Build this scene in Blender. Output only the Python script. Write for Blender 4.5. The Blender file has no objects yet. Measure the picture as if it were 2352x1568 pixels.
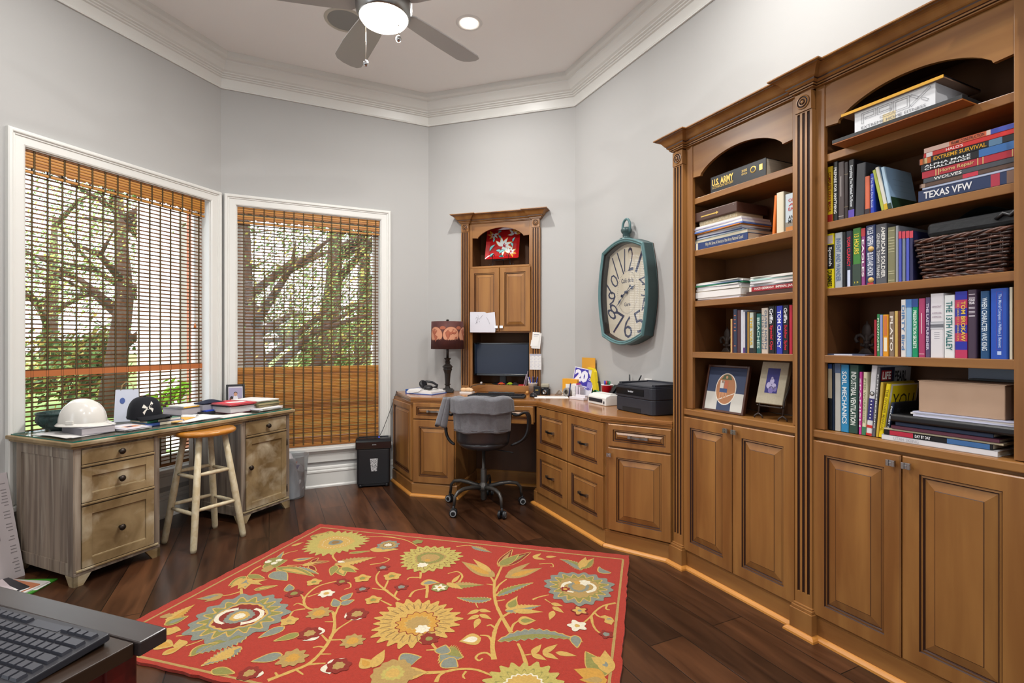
import bpy, math, random
from mathutils import Matrix, Vector
R = math.radians
sin, cos, pi = math.sin, math.cos, math.pi
SC = bpy.context.scene
COL = SC.collection

# ------------------------------------------------------------------ materials
def lin(c):
    if isinstance(c, str):
        c = c.lstrip('#'); c = ''.join(x*2 for x in c) if len(c) == 3 else c; c = [int(c[i:i+2], 16)/255 for i in (0, 2, 4)]
    return tuple((x/12.92 if x <= .04045 else ((x+.055)/1.055)**2.4) for x in c) + (1.0,)
_mats = {}
def mat(key, color, rough=.5, metal=0.0, spec=.5, noise=None, bump=None, emit=None, coat=0.0, alpha_mix=None, sheen=0.0):
    """noise=(color2, scale(x,y,z), detail, contrast) ; bump=(scale, strength)"""
    if key in _mats: return _mats[key]
    m = bpy.data.materials.new(key); m.use_nodes = True
    nt = m.node_tree; N = nt.nodes; Lk = nt.links
    b = N['Principled BSDF']
    b.inputs['Base Color'].default_value = lin(color)
    b.inputs['Roughness'].default_value = rough
    b.inputs['Metallic'].default_value = metal
    b.inputs['Specular IOR Level'].default_value = spec
    if coat: b.inputs['Coat Weight'].default_value = coat; b.inputs['Coat Roughness'].default_value = .12
    if sheen: b.inputs['Sheen Weight'].default_value = sheen
    tc = None
    if noise or bump:
        tc = N.new('ShaderNodeTexCoord')
    if noise:
        c2, sc, det, con = noise
        mp = N.new('ShaderNodeMapping'); mp.inputs['Scale'].default_value = sc
        Lk.new(tc.outputs['Object'], mp.inputs['Vector'])
        n = N.new('ShaderNodeTexNoise'); n.inputs['Scale'].default_value = 1; n.inputs['Detail'].default_value = det
        n.inputs['Distortion'].default_value = .4
        Lk.new(mp.outputs[0], n.inputs['Vector'])
        r = N.new('ShaderNodeValToRGB')
        r.color_ramp.elements[0].position = .5-con/2; r.color_ramp.elements[1].position = .5+con/2
        r.color_ramp.elements[0].color = lin(c2); r.color_ramp.elements[1].color = lin(color)
        Lk.new(n.outputs['Fac'], r.inputs[0]); Lk.new(r.outputs[0], b.inputs['Base Color'])
    if bump:
        sc, st = bump
        n2 = N.new('ShaderNodeTexNoise'); n2.inputs['Scale'].default_value = sc; n2.inputs['Detail'].default_value = 3
        Lk.new(tc.outputs['Object'], n2.inputs['Vector'])
        bp = N.new('ShaderNodeBump'); bp.inputs['Strength'].default_value = st; bp.inputs['Distance'].default_value = .004
        Lk.new(n2.outputs['Fac'], bp.inputs['Height']); Lk.new(bp.outputs[0], b.inputs['Normal'])
    if emit:
        b.inputs['Emission Color'].default_value = lin(emit[0]); b.inputs['Emission Strength'].default_value = emit[1]
    _mats[key] = m
    return m
def C(hexc, rough=.5, spec=.4):
    """plain coloured material, cached by colour"""
    return mat('paint_' + hexc.lstrip('#') + '_%02d' % int(rough*100), hexc, rough, spec=spec)
def glass_mat(key, tint=(1, 1, 1), refl=.07, body=0.0, bodycol=(1, 1, 1)):
    if key in _mats: return _mats[key]
    m = bpy.data.materials.new(key); m.use_nodes = True
    nt = m.node_tree; N = nt.nodes; Lk = nt.links
    N.remove(N['Principled BSDF']); out = N['Material Output']
    t = N.new('ShaderNodeBsdfTransparent'); t.inputs[0].default_value = tint + (1,)
    g = N.new('ShaderNodeBsdfGlossy'); g.inputs['Roughness'].default_value = .03
    fr = N.new('ShaderNodeLayerWeight'); fr.inputs['Blend'].default_value = .25
    mx = N.new('ShaderNodeMixShader')
    mul = N.new('ShaderNodeMath'); mul.operation = 'MULTIPLY_ADD'; mul.inputs[1].default_value = .5; mul.inputs[2].default_value = refl*.4
    Lk.new(fr.outputs['Fresnel'], mul.inputs[0]); Lk.new(mul.outputs[0], mx.inputs[0])
    Lk.new(t.outputs[0], mx.inputs[1]); Lk.new(g.outputs[0], mx.inputs[2])
    last = mx
    if body:
        d = N.new('ShaderNodeBsdfDiffuse'); d.inputs[0].default_value = bodycol + (1,)
        m2 = N.new('ShaderNodeMixShader'); m2.inputs[0].default_value = body
        Lk.new(mx.outputs[0], m2.inputs[1]); Lk.new(d.outputs[0], m2.inputs[2]); last = m2
    Lk.new(last.outputs[0], out.inputs[0])
    _mats[key] = m
    return m

# ------------------------------------------------------------------ mesh builder
_fontcache = {}
def text_geo(s, bold=0.0):
    k = (s, bold)
    if k in _fontcache: return _fontcache[k]
    cu = bpy.data.curves.new('t', 'FONT'); cu.body = s; cu.resolution_u = 2; cu.offset = bold; cu.fill_mode = 'FRONT'
    ob = bpy.data.objects.new('t', cu); COL.objects.link(ob)
    dg = bpy.context.evaluated_depsgraph_get(); dg.update()
    me = ob.evaluated_get(dg).to_mesh()
    vs = [tuple(v.co) for v in me.vertices]; fs = [tuple(p.vertices) for p in me.polygons]
    ob.evaluated_get(dg).to_mesh_clear()
    bpy.data.objects.remove(ob); bpy.data.curves.remove(cu)
    if vs:
        x0 = min(v[0] for v in vs); x1 = max(v[0] for v in vs); y0 = min(v[1] for v in vs); y1 = max(v[1] for v in vs)
        vs = [((v[0]-x0)/max(x1-x0, 1e-6), (v[1]-y0)/max(y1-y0, 1e-6)) for v in vs]
    _fontcache[k] = (vs, fs)
    return _fontcache[k]

class MB:
    def __init__(s): s.v = []; s.f = []; s.m = []; s.sm = []; s.X = None
    def add(s, vs, fs, m=0, smooth=False):
        o = len(s.v)
        if s.X is not None: vs = [tuple(s.X @ Vector(p)) for p in vs]
        s.v += [tuple(p) for p in vs]
        for i, f in enumerate(fs):
            s.f.append(tuple(o+k for k in f)); s.m.append(m[i] if isinstance(m, list) else m); s.sm.append(smooth)
        return s
    def box(s, x0, x1, y0, y1, z0, z1, m=0):
        if x0 > x1: x0, x1 = x1, x0
        if y0 > y1: y0, y1 = y1, y0
        if z0 > z1: z0, z1 = z1, z0
        v = [(x, y, z) for z in (z0, z1) for y in (y0, y1) for x in (x0, x1)]
        return s.add(v, [(0, 2, 3, 1), (4, 5, 7, 6), (0, 1, 5, 4), (2, 6, 7, 3), (0, 4, 6, 2), (1, 3, 7, 5)], m)
    def rbox(s, x0, x1, y0, y1, z0, z1, r, m=0, n=4, axis='z'):
        """box with rounded vertical edges (axis) """
        if axis == 'z': P = rrect(x0, x1, y0, y1, r, n); return s.prism(P, z0, z1, 'z', m)
        if axis == 'y': P = rrect(x0, x1, z0, z1, r, n); return s.prism(P, y0, y1, 'y', m)
        P = rrect(y0, y1, z0, z1, r, n); return s.prism(P, x0, x1, 'x', m)
    def prism(s, P, a, b, axis='z', m=0, mcap=None, smooth=False):
        n = len(P)
        area = sum(P[i][0]*P[(i+1) % n][1]-P[(i+1) % n][0]*P[i][1] for i in range(n))
        P = list(P) if area > 0 else list(P)[::-1]
        if axis == 'z': f = lambda p, t: (p[0], p[1], t)
        elif axis == 'y': f = lambda p, t: (p[0], t, p[1])
        else: f = lambda p, t: (t, p[0], p[1])
        v = [f(p, a) for p in P]+[f(p, b) for p in P]
        F = [(i, (i+1) % n, n+(i+1) % n, n+i) for i in range(n)]
        if axis == 'y': F = [q[::-1] for q in F]; caps = [tuple(range(n)), tuple(range(2*n-1, n-1, -1))]
        else: caps = [tuple(range(n-1, -1, -1)), tuple(range(n, 2*n))]
        s.add(v, F, m, smooth); o = len(s.v)-2*n
        for c in caps: s.f.append(tuple(o+k for k in c)); s.m.append(m if mcap is None else mcap); s.sm.append(False)
        return s
    def lathe(s, prof, c=(0, 0, 0), n=24, m=0, axis='z', smooth=True, a0=0, a1=2*pi, sx=1, sy=1):
        full = abs(a1-a0-2*pi) < 1e-6; k = n if full else n+1
        v = []
        for r, z in prof:
            for i in range(k):
                a = a0+(a1-a0)*i/n
                p = (r*cos(a)*sx, r*sin(a)*sy, z)
                if axis == 'x': p = (p[2], p[0], p[1])
                if axis == 'y': p = (p[0], p[2], p[1])
                v.append((p[0]+c[0], p[1]+c[1], p[2]+c[2]))
        F = []
        for j in range(len(prof)-1):
            for i in range(n):
                a = j*k+i; b = j*k+(i+1) % k
                q = (a, b, b+k, a+k)
                F.append(q if axis != 'y' else q[::-1])
        return s.add(v, F, m, smooth)
    def cyl(s, p0, p1, r0, r1=None, n=12, m=0, caps=True):
        return s.tube([p0, p1], [r0, r0 if r1 is None else r1], n, m, caps)
    def tube(s, pts, r, n=8, m=0, caps=True, smooth=True, closed=False):
        pts = [Vector(p) for p in pts]; k = len(pts)
        rr = r if isinstance(r, (list, tuple)) else [r]*k
        v = []; up = None
        for i, p in enumerate(pts):
            if closed: d = pts[(i+1) % k]-pts[i-1]
            else: d = pts[min(i+1, k-1)]-pts[max(i-1, 0)]
            if d.length < 1e-9: d = Vector((0, 0, 1))
            d.normalize()
            if up is None:
                up = Vector((0, 0, 1)) if abs(d.z) < .9 else Vector((1, 0, 0))
            a = d.cross(up)
            if a.length < 1e-6: a = d.cross(Vector((0, 1, 0)))
            a.normalize(); b = a.cross(d).normalized(); up = b
            for j in range(n):
                t = 2*pi*j/n
                v.append(p+a*(cos(t)*rr[i])+b*(sin(t)*rr[i]))
        F = []
        for i in range(k if closed else k-1):
            for j in range(n):
                i2 = (i+1) % k
                F.append((i*n+j, i2*n+j, i2*n+(j+1) % n, i*n+(j+1) % n))
        s.add(v, F, m, smooth)
        if caps and not closed:
            o = len(s.v)-k*n
            s.f.append(tuple(o+j for j in range(n))); s.m.append(m); s.sm.append(False)
            s.f.append(tuple(o+(k-1)*n+j for j in range(n-1, -1, -1))); s.m.append(m); s.sm.append(False)
        return s
    def ell(s, c, rx, ry, rz, n=16, k=10, m=0):
        v = []; F = []
        for j in range(k+1):
            t = pi*j/k-pi/2
            for i in range(n):
                a = 2*pi*i/n
                v.append((c[0]+rx*cos(t)*cos(a), c[1]+ry*cos(t)*sin(a), c[2]+rz*sin(t)))
        for j in range(k):
            for i in range(n):
                F.append((j*n+i, j*n+(i+1) % n, (j+1)*n+(i+1) % n, (j+1)*n+i))
        return s.add(v, F, m, True)
    def grid(s, fn, nu, nv, m=0, smooth=True, flip=False):
        v = [fn(i/nu, j/nv) for j in range(nv+1) for i in range(nu+1)]
        w = nu+1; F = []
        for j in range(nv):
            for i in range(nu):
                q = (j*w+i, j*w+i+1, (j+1)*w+i+1, (j+1)*w+i)
                F.append(q[::-1] if flip else q)
        return s.add(v, F, m, smooth)
    def rect(s, o, ux, uz, m=0):
        o = Vector(o); ux = Vector(ux); uz = Vector(uz)
        return s.add([o, o+ux, o+ux+uz, o+uz], [(0, 1, 2, 3)], m)
    def text(s, st, o, ux, uz, m=0, bold=0.0, lift=.0004):
        """string squeezed into the parallelogram o, ux (line direction), uz (letter height)"""
        vs, fs = text_geo(st, bold)
        o = Vector(o); ux = Vector(ux); uz = Vector(uz); nn = ux.cross(uz).normalized()*lift
        s.add([o+ux*a+uz*b+nn for a, b in vs], fs, m)
        return s
    def sweep(s, prof, path, m=0, closed=False, side=1, smooth=False, mats=None):
        """prof: (out, z) list; path: 2D points; offset to the left of travel * side"""
        k = len(path); P = [Vector((p[0], p[1])) for p in path]; mit = []
        for i in range(k):
            a = P[i]-P[i-1] if (i > 0 or closed) else None
            b = P[(i+1) % k]-P[i] if (i < k-1 or closed) else None
            if a is None: a = b
            if b is None: b = a
            a = a.normalized(); b = b.normalized()
            na = Vector((-a.y, a.x)); nb = Vector((-b.y, b.x))
            mm = (na+nb); mm = mm/max(mm.dot(na), .2)
            mit.append(mm*side)
        v = []; q = len(prof)
        for i in range(k):
            for o, z in prof:
                p = P[i]+mit[i]*o; v.append((p.x, p.y, z))
        F = []; M = []
        for i in range(k if closed else k-1):
            i2 = (i+1) % k
            for j in range(q-1):
                f = (i*q+j, i*q+j+1, i2*q+j+1, i2*q+j)
                F.append(f if side < 0 else f[::-1]); M.append(mats[j] if mats else m)
        s.add(v, F, M, smooth)
        if not closed:
            o = len(s.v)-k*q
            for e in (0, (k-1)*q):
                s.f.append(tuple(o+e+j for j in range(q))); s.m.append(m); s.sm.append(False)
        return s
    def build(s, name, mats, parent=None, base=(0, 0, 0), bevel=0, solid=0, subd=0, loc=None):
        me = bpy.data.meshes.new(name)
        b = base
        me.from_pydata([(p[0]-b[0], p[1]-b[1], p[2]-b[2]) for p in s.v], [], s.f)
        if not isinstance(mats, (list, tuple)): mats = [mats]
        for x in mats: me.materials.append(x)
        me.polygons.foreach_set('material_index', [min(i, len(mats)-1) for i in s.m])
        me.polygons.foreach_set('use_smooth', s.sm)
        me.update()
        o = bpy.data.objects.new(name, me); COL.objects.link(o)
        if parent is not None: o.parent = parent
        if solid:
            q = o.modifiers.new('thickness', 'SOLIDIFY'); q.thickness = solid; q.offset = 0
        if subd:
            q = o.modifiers.new('smooth', 'SUBSURF'); q.levels = subd; q.render_levels = subd
        if bevel:
            q = o.modifiers.new('edge', 'BEVEL'); q.width = bevel; q.segments = 2; q.limit_method = 'ANGLE'; q.angle_limit = R(40)
        return o

def rrect(x0, x1, y0, y1, r, n=4):
    P = []
    for cx, cy, a in ((x1-r, y1-r, 0), (x0+r, y1-r, 90), (x0+r, y0+r, 180), (x1-r, y0+r, 270)):
        for i in range(n+1):
            t = R(a+90*i/n); P.append((cx+r*cos(t), cy+r*sin(t)))
    return P
def tagset(o, label=None, cat=None, group=None, kind=None):
    if label: o['label'] = label
    if cat: o['category'] = cat
    if group: o['group'] = group
    if kind: o['kind'] = kind
    return o

# ------------------------------------------------------------------ frames: x along the wall to the right, y into the wall, z up
def az(a): return Vector((sin(R(a)), cos(R(a))))
P_AB = Vector((-2.2134, 3.8876)); P_BC = Vector((-.7489, 4.583)); P_CD = Vector((.5169, 4.1887))
T_A, T_B, T_C, T_D = az(19.6), az(64.6), az(107.3), az(154.6)
def FR(o, t):
    t = t.normalized()
    return Matrix(((t.x, -t.y, 0, o.x), (t.y, t.x, 0, o.y), (0, 0, 1, 0), (0, 0, 0, 1)))
F_W = Matrix.Identity(4)
F_A, F_B, F_C, F_D = FR(P_AB, T_A), FR(P_AB, T_B), FR(P_BC, T_C), FR(P_CD, T_D)
def sub(F, x, y, deg=0, z=0):
    return F @ Matrix.Translation((x, y, z)) @ Matrix.Rotation(R(deg), 4, 'Z')
def w2(F, x, y):
    p = F @ Vector((x, y, 0)); return Vector((p.x, p.y))
class Thing:
    """an Empty at the thing's base that parents its parts; parts are written in the frame's own coordinates"""
    def __init__(s, name, label, cat, F=F_W, base=(0, 0, 0), group=None, kind=None):
        s.o = bpy.data.objects.new(name, None); COL.objects.link(s.o); s.o.empty_display_size = .05
        s.base = base; s.o.matrix_world = F @ Matrix.Translation(base)
        tagset(s.o, label, cat, group, kind)
    def part(s, name, mb, mats, parent=None, label=None, **k):
        o = mb.build(name, mats, parent or s.o, s.base, **k)
        if label: o['label'] = label
        return o
def solo(name, label, cat, mb, mats, F=F_W, base=(0, 0, 0), group=None, kind=None, **k):
    """a thing that is one mesh"""
    o = mb.build(name, mats, None, base, **k)
    o.matrix_world = F @ Matrix.Translation(base)
    return tagset(o, label, cat, group, kind)
def struct(name, mb, mats, F=F_W, **k):
    o = mb.build(name, mats, None, (0, 0, 0), **k); o.matrix_world = F
    o['kind'] = 'structure'; return o
# ------------------------------------------------------------------ shared materials
M_WALL = mat('wall_paint', '#b0afad', .75, spec=.25, bump=(260, .06))
M_CEIL = mat('ceiling_paint', '#efedea', .8, spec=.2)
M_TRIM = mat('trim_paint', '#d9d8d3', .35, spec=.4)
M_WOOD = mat('stained_maple', '#9c6d3a', .34, spec=.42, noise=('#7f5229', (12, 12, 1.3), 6, .34))
M_WOODH = mat('stained_maple_level', '#9c6d3a', .34, spec=.42, noise=('#7f5229', (1.3, 12, 12), 6, .34))
M_WOODIN = mat('stained_maple_shaded', '#6b4526', .5, spec=.3, noise=('#57351b', (9, 9, 1.6), 4, .7))  # darker copy of the maple: shade inside the cases put into the colour
M_GLAZE = mat('dark_glaze', '#371b0e', .45)
M_SHOE = mat('honey_moulding', '#cf8f45', .38, noise=('#bb7b34', (4, 4, 4), 3, .6))
M_TOPW = mat('worktop_maple', '#9c6a35', .2, spec=.5, noise=('#8e592d', (2, 9, 9), 5, .7), coat=.25)
M_CHROME = mat('chrome', '#c9c9cc', .18, metal=1)
M_STEEL = mat('brushed_nickel', '#9b9a98', .32, metal=1)
M_BRONZE = mat('dark_bronze', '#3b332d', .35, metal=.8)
M_BLACK = mat('black_plastic', '#15161a', .42)
M_BLACKG = mat('gloss_black_plastic', '#0c0d10', .16)
M_IRON = mat('dark_iron', '#3a302c', .6, metal=.3)
M_PAPER = mat('paper', '#dedbd8', .8, spec=.2)
M_PAGES = mat('page_edges', '#d8cdb8', .85, spec=.15, noise=('#b9ad96', (3, 3, 260), 2, .8))
M_WHITE = mat('white_plastic', '#dcdad6', .4)
M_GLASS = glass_mat('window_glass')

# ------------------------------------------------------------------ floor, walls, ceiling
ZC, ZCB = 3.345, 3.112
A_END = w2(F_A, -5.0, 0); D_END = w2(F_D, 5.2, 0)
POLY = [A_END, P_AB, P_BC, P_CD, D_END, Vector((1.6, -2.6)), Vector((-2.6, -2.6))]
def floor_mat():
    m = bpy.data.materials.new('floor_planks'); m.use_nodes = True
    nt = m.node_tree; N = nt.nodes; Lk = nt.links; b = N['Principled BSDF']
    tc = N.new('ShaderNodeTexCoord'); mp = N.new('ShaderNodeMapping'); mp.inputs['Rotation'].default_value = (0, 0, R(64.6))
    Lk.new(tc.outputs['Object'], mp.inputs[0])
    br = N.new('ShaderNodeTexBrick'); br.offset = .37; br.inputs['Scale'].default_value = 1
    br.inputs['Brick Width'].default_value = 1.15; br.inputs['Row Height'].default_value = .168
    br.inputs['Mortar Size'].default_value = .0022; br.inputs['Mortar Smooth'].default_value = .3; br.inputs['Bias'].default_value = -.1
    br.inputs['Color1'].default_value = lin('#50321f'); br.inputs['Color2'].default_value = lin('#2b1a11'); br.inputs['Mortar'].default_value = lin('#0e0805')
    Lk.new(mp.outputs[0], br.inputs['Vector'])
    m2 = N.new('ShaderNodeMapping'); m2.inputs['Scale'].default_value = (2.2, 16, 1); Lk.new(mp.outputs[0], m2.inputs[0])
    n = N.new('ShaderNodeTexNoise'); n.inputs['Scale'].default_value = 1; n.inputs['Detail'].default_value = 7; n.inputs['Distortion'].default_value = .8
    Lk.new(m2.outputs[0], n.inputs['Vector'])
    r = N.new('ShaderNodeValToRGB'); r.color_ramp.elements[0].position = .3; r.color_ramp.elements[1].position = .72
    r.color_ramp.elements[0].color = (.42, .36, .33, 1); r.color_ramp.elements[1].color = (1.55, 1.5, 1.4, 1)
    Lk.new(n.outputs['Fac'], r.inputs[0])
    mx = N.new('ShaderNodeMix'); mx.data_type = 'RGBA'; mx.blend_type = 'MULTIPLY'; mx.inputs[0].default_value = 1
    Lk.new(br.outputs['Color'], mx.inputs[6]); Lk.new(r.outputs[0], mx.inputs[7]); Lk.new(mx.outputs[2], b.inputs['Base Color'])
    b.inputs['Roughness'].default_value = .3; b.inputs['Specular IOR Level'].default_value = .42
    bp = N.new('ShaderNodeBump'); bp.inputs['Strength'].default_value = .35; bp.inputs['Distance'].default_value = .003
    ad = N.new('ShaderNodeMath'); ad.operation = 'MULTIPLY_ADD'; ad.inputs[1].default_value = -1.2
    Lk.new(br.outputs['Fac'], ad.inputs[0]); Lk.new(n.outputs['Fac'], ad.inputs[2])
    Lk.new(ad.outputs[0], bp.inputs['Height']); Lk.new(bp.outputs[0], b.inputs['Normal'])
    return m
cen = Vector((-.4, 1.2))
struct('floor', MB().prism([tuple(cen+(p-cen)*1.06) for p in POLY], -.1, 0, 'z'), floor_mat())
struct('ceiling', MB().prism([tuple(cen+(p-cen)*1.06) for p in POLY], ZC, ZC+.12, 'z'), M_CEIL)
WZ0, WZ1 = .33, 2.236
def wall(name, F, x0, x1, hole=None, zh=None):
    mb = MB(); T = .16; z0, z1 = zh or (WZ0-.03, WZ1)
    if hole:
        a, b = hole
        mb.box(x0, a, 0, T, 0, ZC); mb.box(b, x1, 0, T, 0, ZC); mb.box(a, b, 0, T, 0, z0); mb.box(a, b, 0, T, z1, ZC)
    else: mb.box(x0, x1, 0, T, 0, ZC)
    struct(name, mb, M_WALL, F)
WA, WB = (-1.212, -.092), (.105, 1.2)
wall('wall_left', F_A, -5.1, .0, WA)
wall('wall_back', F_B, 0, 1.6213, WB)
wall('wall_desk', F_C, 0, 1.3258, (.352, 1.015), (.763, 2.254))
wall('wall_right', F_D, 0, 5.25)
for nm, a, b in (('wall_rear_right', POLY[4], POLY[5]), ('wall_rear', POLY[5], POLY[6]), ('wall_rear_left', POLY[6], POLY[0])):
    wall(nm, FR(a, (b-a)), -.05, (b-a).length+.05)
crown = [(0, ZCB), (.012, ZCB), (.014, ZCB+.006), (.012, ZCB+.012), (.008, ZCB+.015), (.016, ZCB+.075), (.027, ZCB+.08), (.027, ZCB+.088), (.037, ZCB+.092),
         (.037, ZCB+.1), (.05, ZCB+.105), (.05, ZCB+.113), (.064, ZCB+.122), (.084, ZCB+.15), (.1, ZCB+.17), (.1, ZCB+.18), (.116, ZCB+.186), (.13, ZCB+.198), (.133, ZC)]
struct('trim_1', MB().sweep(crown, [tuple(p) for p in POLY], closed=True, side=-1), M_TRIM)
base = [(0, 0), (.024, 0), (.024, .012), (.017, .02), (.015, .022), (.015, .118), (.02, .122), (.02, .134), (.014, .14), (.012, .147), (.015, .15), (.012, .164), (.006, .17), (0, .17)]
struct('baseboard_left', MB().sweep(base, [tuple(A_END), tuple(P_AB), tuple(w2(F_B, 1.32, 0))], side=-1), M_TRIM)
struct('baseboard_right', MB().sweep(base, [tuple(w2(F_D, 3.1, 0)), tuple(D_END), tuple(POLY[5]), tuple(POLY[6]), tuple(A_END)], side=-1), M_TRIM)

# ------------------------------------------------------------------ windows
RX = Matrix(((1, 0, 0, 0), (0, 0, -1, 0), (0, 1, 0, 0), (0, 0, 0, 1)))     # plan (x, y) drawn on a wall: y becomes height, height becomes out of the wall
def window(n, F, hole):
    a, b = hole
    root = Thing('window_%d' % n, None, None, F, ((a+b)/2, 0, WZ0), kind='structure')
    mb = MB(); mb.X = RX
    prof = [(0, 0), (0, .012), (.008, .016), (.046, .017), (.049, .0225), (.056, .0225), (.059, .029), (.064, .031), (.074, .031), (.08, .026), (.08, 0)]
    mb.sweep(prof, [(a, WZ0), (a, WZ1), (b, WZ1), (b, WZ0)], side=1)
    root.part('casing', mb, M_TRIM)
    mb = MB().box(a-.1 if n == 2 else a-.09, b+.09, -.045, .02, WZ0-.03, WZ0-.002)
    mb.prism([(0, .205), (-.014, .205), (-.014, .275), (-.02, .28), (-.026, .3), (0, .3)], a-.08, b+.08, 'x')
    mb.box(a, b, .02, .16, WZ0-.03, WZ0-.002)
    root.part('sill', mb, M_TRIM, bevel=.004)
    mb = MB(); w = .05
    mb.box(a, a+w, .085, .125, WZ0, WZ1); mb.box(b-w, b, .085, .125, WZ0, WZ1); mb.box(a+w, b-w, .085, .125, WZ0, WZ0+w+.02); mb.box(a+w, b-w, .085, .125, WZ1-w, WZ1)
    root.part('sash_frame', mb, M_TRIM)
    mb = MB().box(a, a+.006, 0, .085, WZ0, WZ1).box(b-.006, b, 0, .085, WZ0, WZ1).box(a, b, 0, .085, WZ1-.006, WZ1)
    root.part('jamb', mb, M_TRIM)
    root.part('glass_pane', MB().box(a+w, b-w, .102, .106, WZ0+w+.02, WZ1-w), M_GLASS)
window(1, F_A, WA); window(2, F_B, WB)

# ------------------------------------------------------------------ woven wood blinds
M_BAM = [mat('bamboo_a', '#a66b24', .45), mat('bamboo_b', '#845019', .5), mat('bamboo_c', '#b57a2a', .42)]
M_TAPE = mat('woven_tape', '#54401c', .8); M_TAPED = mat('woven_thread', '#33270f', .8)
def blind(label, F, x0, x1, dense, ntape, cordx, cordz, vgap):
    rnd = random.Random(len(label))
    t = Thing('woven_blind', label, 'window blind', F, ((x0+x1)/2, .03, WZ0))
    zt = 2.102; zb = WZ0+.004
    mb = MB(); z = zt+.05; P = .0253
    while z > zb+.012:
        if dense and z < dense:
            h = .0122; mb.prism([(.0315, z-h+.0012), (.0285, z-h+.002), (.0275, z-h*.5), (.0285, z-.001), (.0315, z-.0003)], x0, x1, 'x', rnd.choice((0, 0, 1, 2))); mb.box(x0+.002, x1-.002, .031, .0315, z-h, z, 1); z -= h+(.0006 if rnd.random() < .3 else 0); continue
        q = rnd.uniform(-.0012, .0012)
        mb.box(x0+rnd.uniform(0, .004), x1-rnd.uniform(0, .004), .028, .0305, z-.0085+q, z+q, rnd.choice((3, 3, 4)))
        z -= P
    t.part('slat_panel', mb, M_BAM+[mat('bamboo_dark', '#6e421d', .5), mat('bamboo_backlit_b', '#573212', .5)])  # open slats: same bamboo, darkened in colour to look backlit
    if not dense:
        t.part('batten', MB().box(x0, x1, .026, .033, .995, 1.03), mat('batten_wood', '#b4693a', .45))
    t.part('bottom_rail', MB().box(x0, x1, .025, .034, zb, zb+.014), M_BAM[1])
    tp = MB(); sp = (x1-x0)/ntape
    for i in range(ntape):
        x = x0+sp*(i+.62)
        tp.box(x-.0032, x+.0032, .0262, .0272, zb, zt+.05, 0)
        tp.box(x-.0058, x-.0042, .0258, .0272, zb, zt+.05, 1); tp.box(x+.0042, x+.0058, .0258, .0272, zb, zt+.05, 1)
    t.part('stitching', tp, [M_TAPE, M_TAPED])
    va = MB(); z = WZ1-.002; k = 0
    while k < 8:
        h = .0165
        if k in vgap: 
            x = x0-.004
            while x < x1: 
                w = rnd.uniform(.02, .07)
                va.box(x, min(x+w, x1), .006, .009, z-h*.42, z, 1); x += w+rnd.uniform(.01, .03)
        else: va.prism([(.009, z-h+.0022), (.0065, z-h+.003), (.0058, z-h*.5), (.0065, z-.0012), (.009, z-.0004)], x0-.004, x1+.004, 'x', rnd.choice((0, 2, 2, 1))); va.box(x0-.003, x1+.003, .009, .0095, z-h, z, 1)
        z -= h; k += 1
    for i in range(ntape):
        x = x0+sp*(i+.62)
        va.box(x-.0028, x+.0028, .0052, .006, z, WZ1-.002, 3); va.box(x-.0048, x-.0038, .0046, .006, z, WZ1-.002, 4); va.box(x+.0038, x+.0048, .0046, .006, z, WZ1-.002, 4)
    va.box(x0, x1, .009, .034, WZ1-.03, WZ1-.006, 1)
    t.part('valance', va, M_BAM+[M_TAPE, M_TAPED])
    c = t.part('pull_cord', MB().tube([(cordx, .018, zt), (cordx, .016, cordz+.03)], .0014, 5), M_TAPED)
    t.part('cord_tassel', MB().lathe([(0, .034), (.004, .033), (.006, .02), (.009, .008), (.009, 0), (0, 0)], (cordx, .016, cordz), 10), mat('tassel_wood', '#b5651f', .4), c)
blind('woven wood blind with open slats over the window behind the weathered desk', F_A, WA[0]+.005, WA[1]-.042, None, 15, -.2, 1.29, (6,))
blind('woven wood blind with closed lower half over the window behind the shredder', F_B, WB[0]+.004, WB[1]-.014, 1.0, 15, 1.13, 1.25, (3, 6))
# ------------------------------------------------------------------ cabinet vocabulary (written on a front at y = yf, room towards -y)
WG = [M_WOOD, M_GLAZE]
def raised(mb, x0, x1, z0, z1, yf, th=.02, fw=.05, wide=.026):
    """raised-panel front: frame, glazed groove, bevelled field; its face at yf-th"""
    y = yf-th
    rings = [(0, yf, 0), (0, y+.004, 0), (.004, y, 0), (fw, y, 0), (fw+.003, y+.006, 1), (fw+.009, y+.004, 0), (fw+.012, y+.010, 1), (fw+.014, y+.010, 1), (fw+.014+wide, y+.0015, 0), (fw+.016+wide, y+.0005, 1)]
    v = []; F = []; M = []
    for i, (d, yy, m) in enumerate(rings):
        v += [(x0+d, yy, z0+d), (x1-d, yy, z0+d), (x1-d, yy, z1-d), (x0+d, yy, z1-d)]
        if i:
            for k in range(4):
                a = (i-1)*4+k; b = (i-1)*4+(k+1) % 4
                F.append((a, b, b+4, a+4)); M.append(m)
    n = len(rings)*4
    F.append((n-4, n-3, n-2, n-1)); M.append(0)
    mb.add(v, F, M); return mb
def knob(t, door, x, z, y):
    mb = MB().box(x-.004, x+.004, y-.012, y, z-.004, z+.004).box(x-.014, x+.014, y-.02, y-.012, z-.011, z+.011)
    mb.box(x-.014, x-.004, y-.023, y-.02, z-.011, z+.011).box(x+.004, x+.014, y-.023, y-.02, z-.011, z+.011).box(x-.004, x+.004, y-.022, y-.02, z-.002, z+.002)
    t.part('knob', mb, M_CHROME, door, label='square chrome knob', bevel=.0012)
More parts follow.
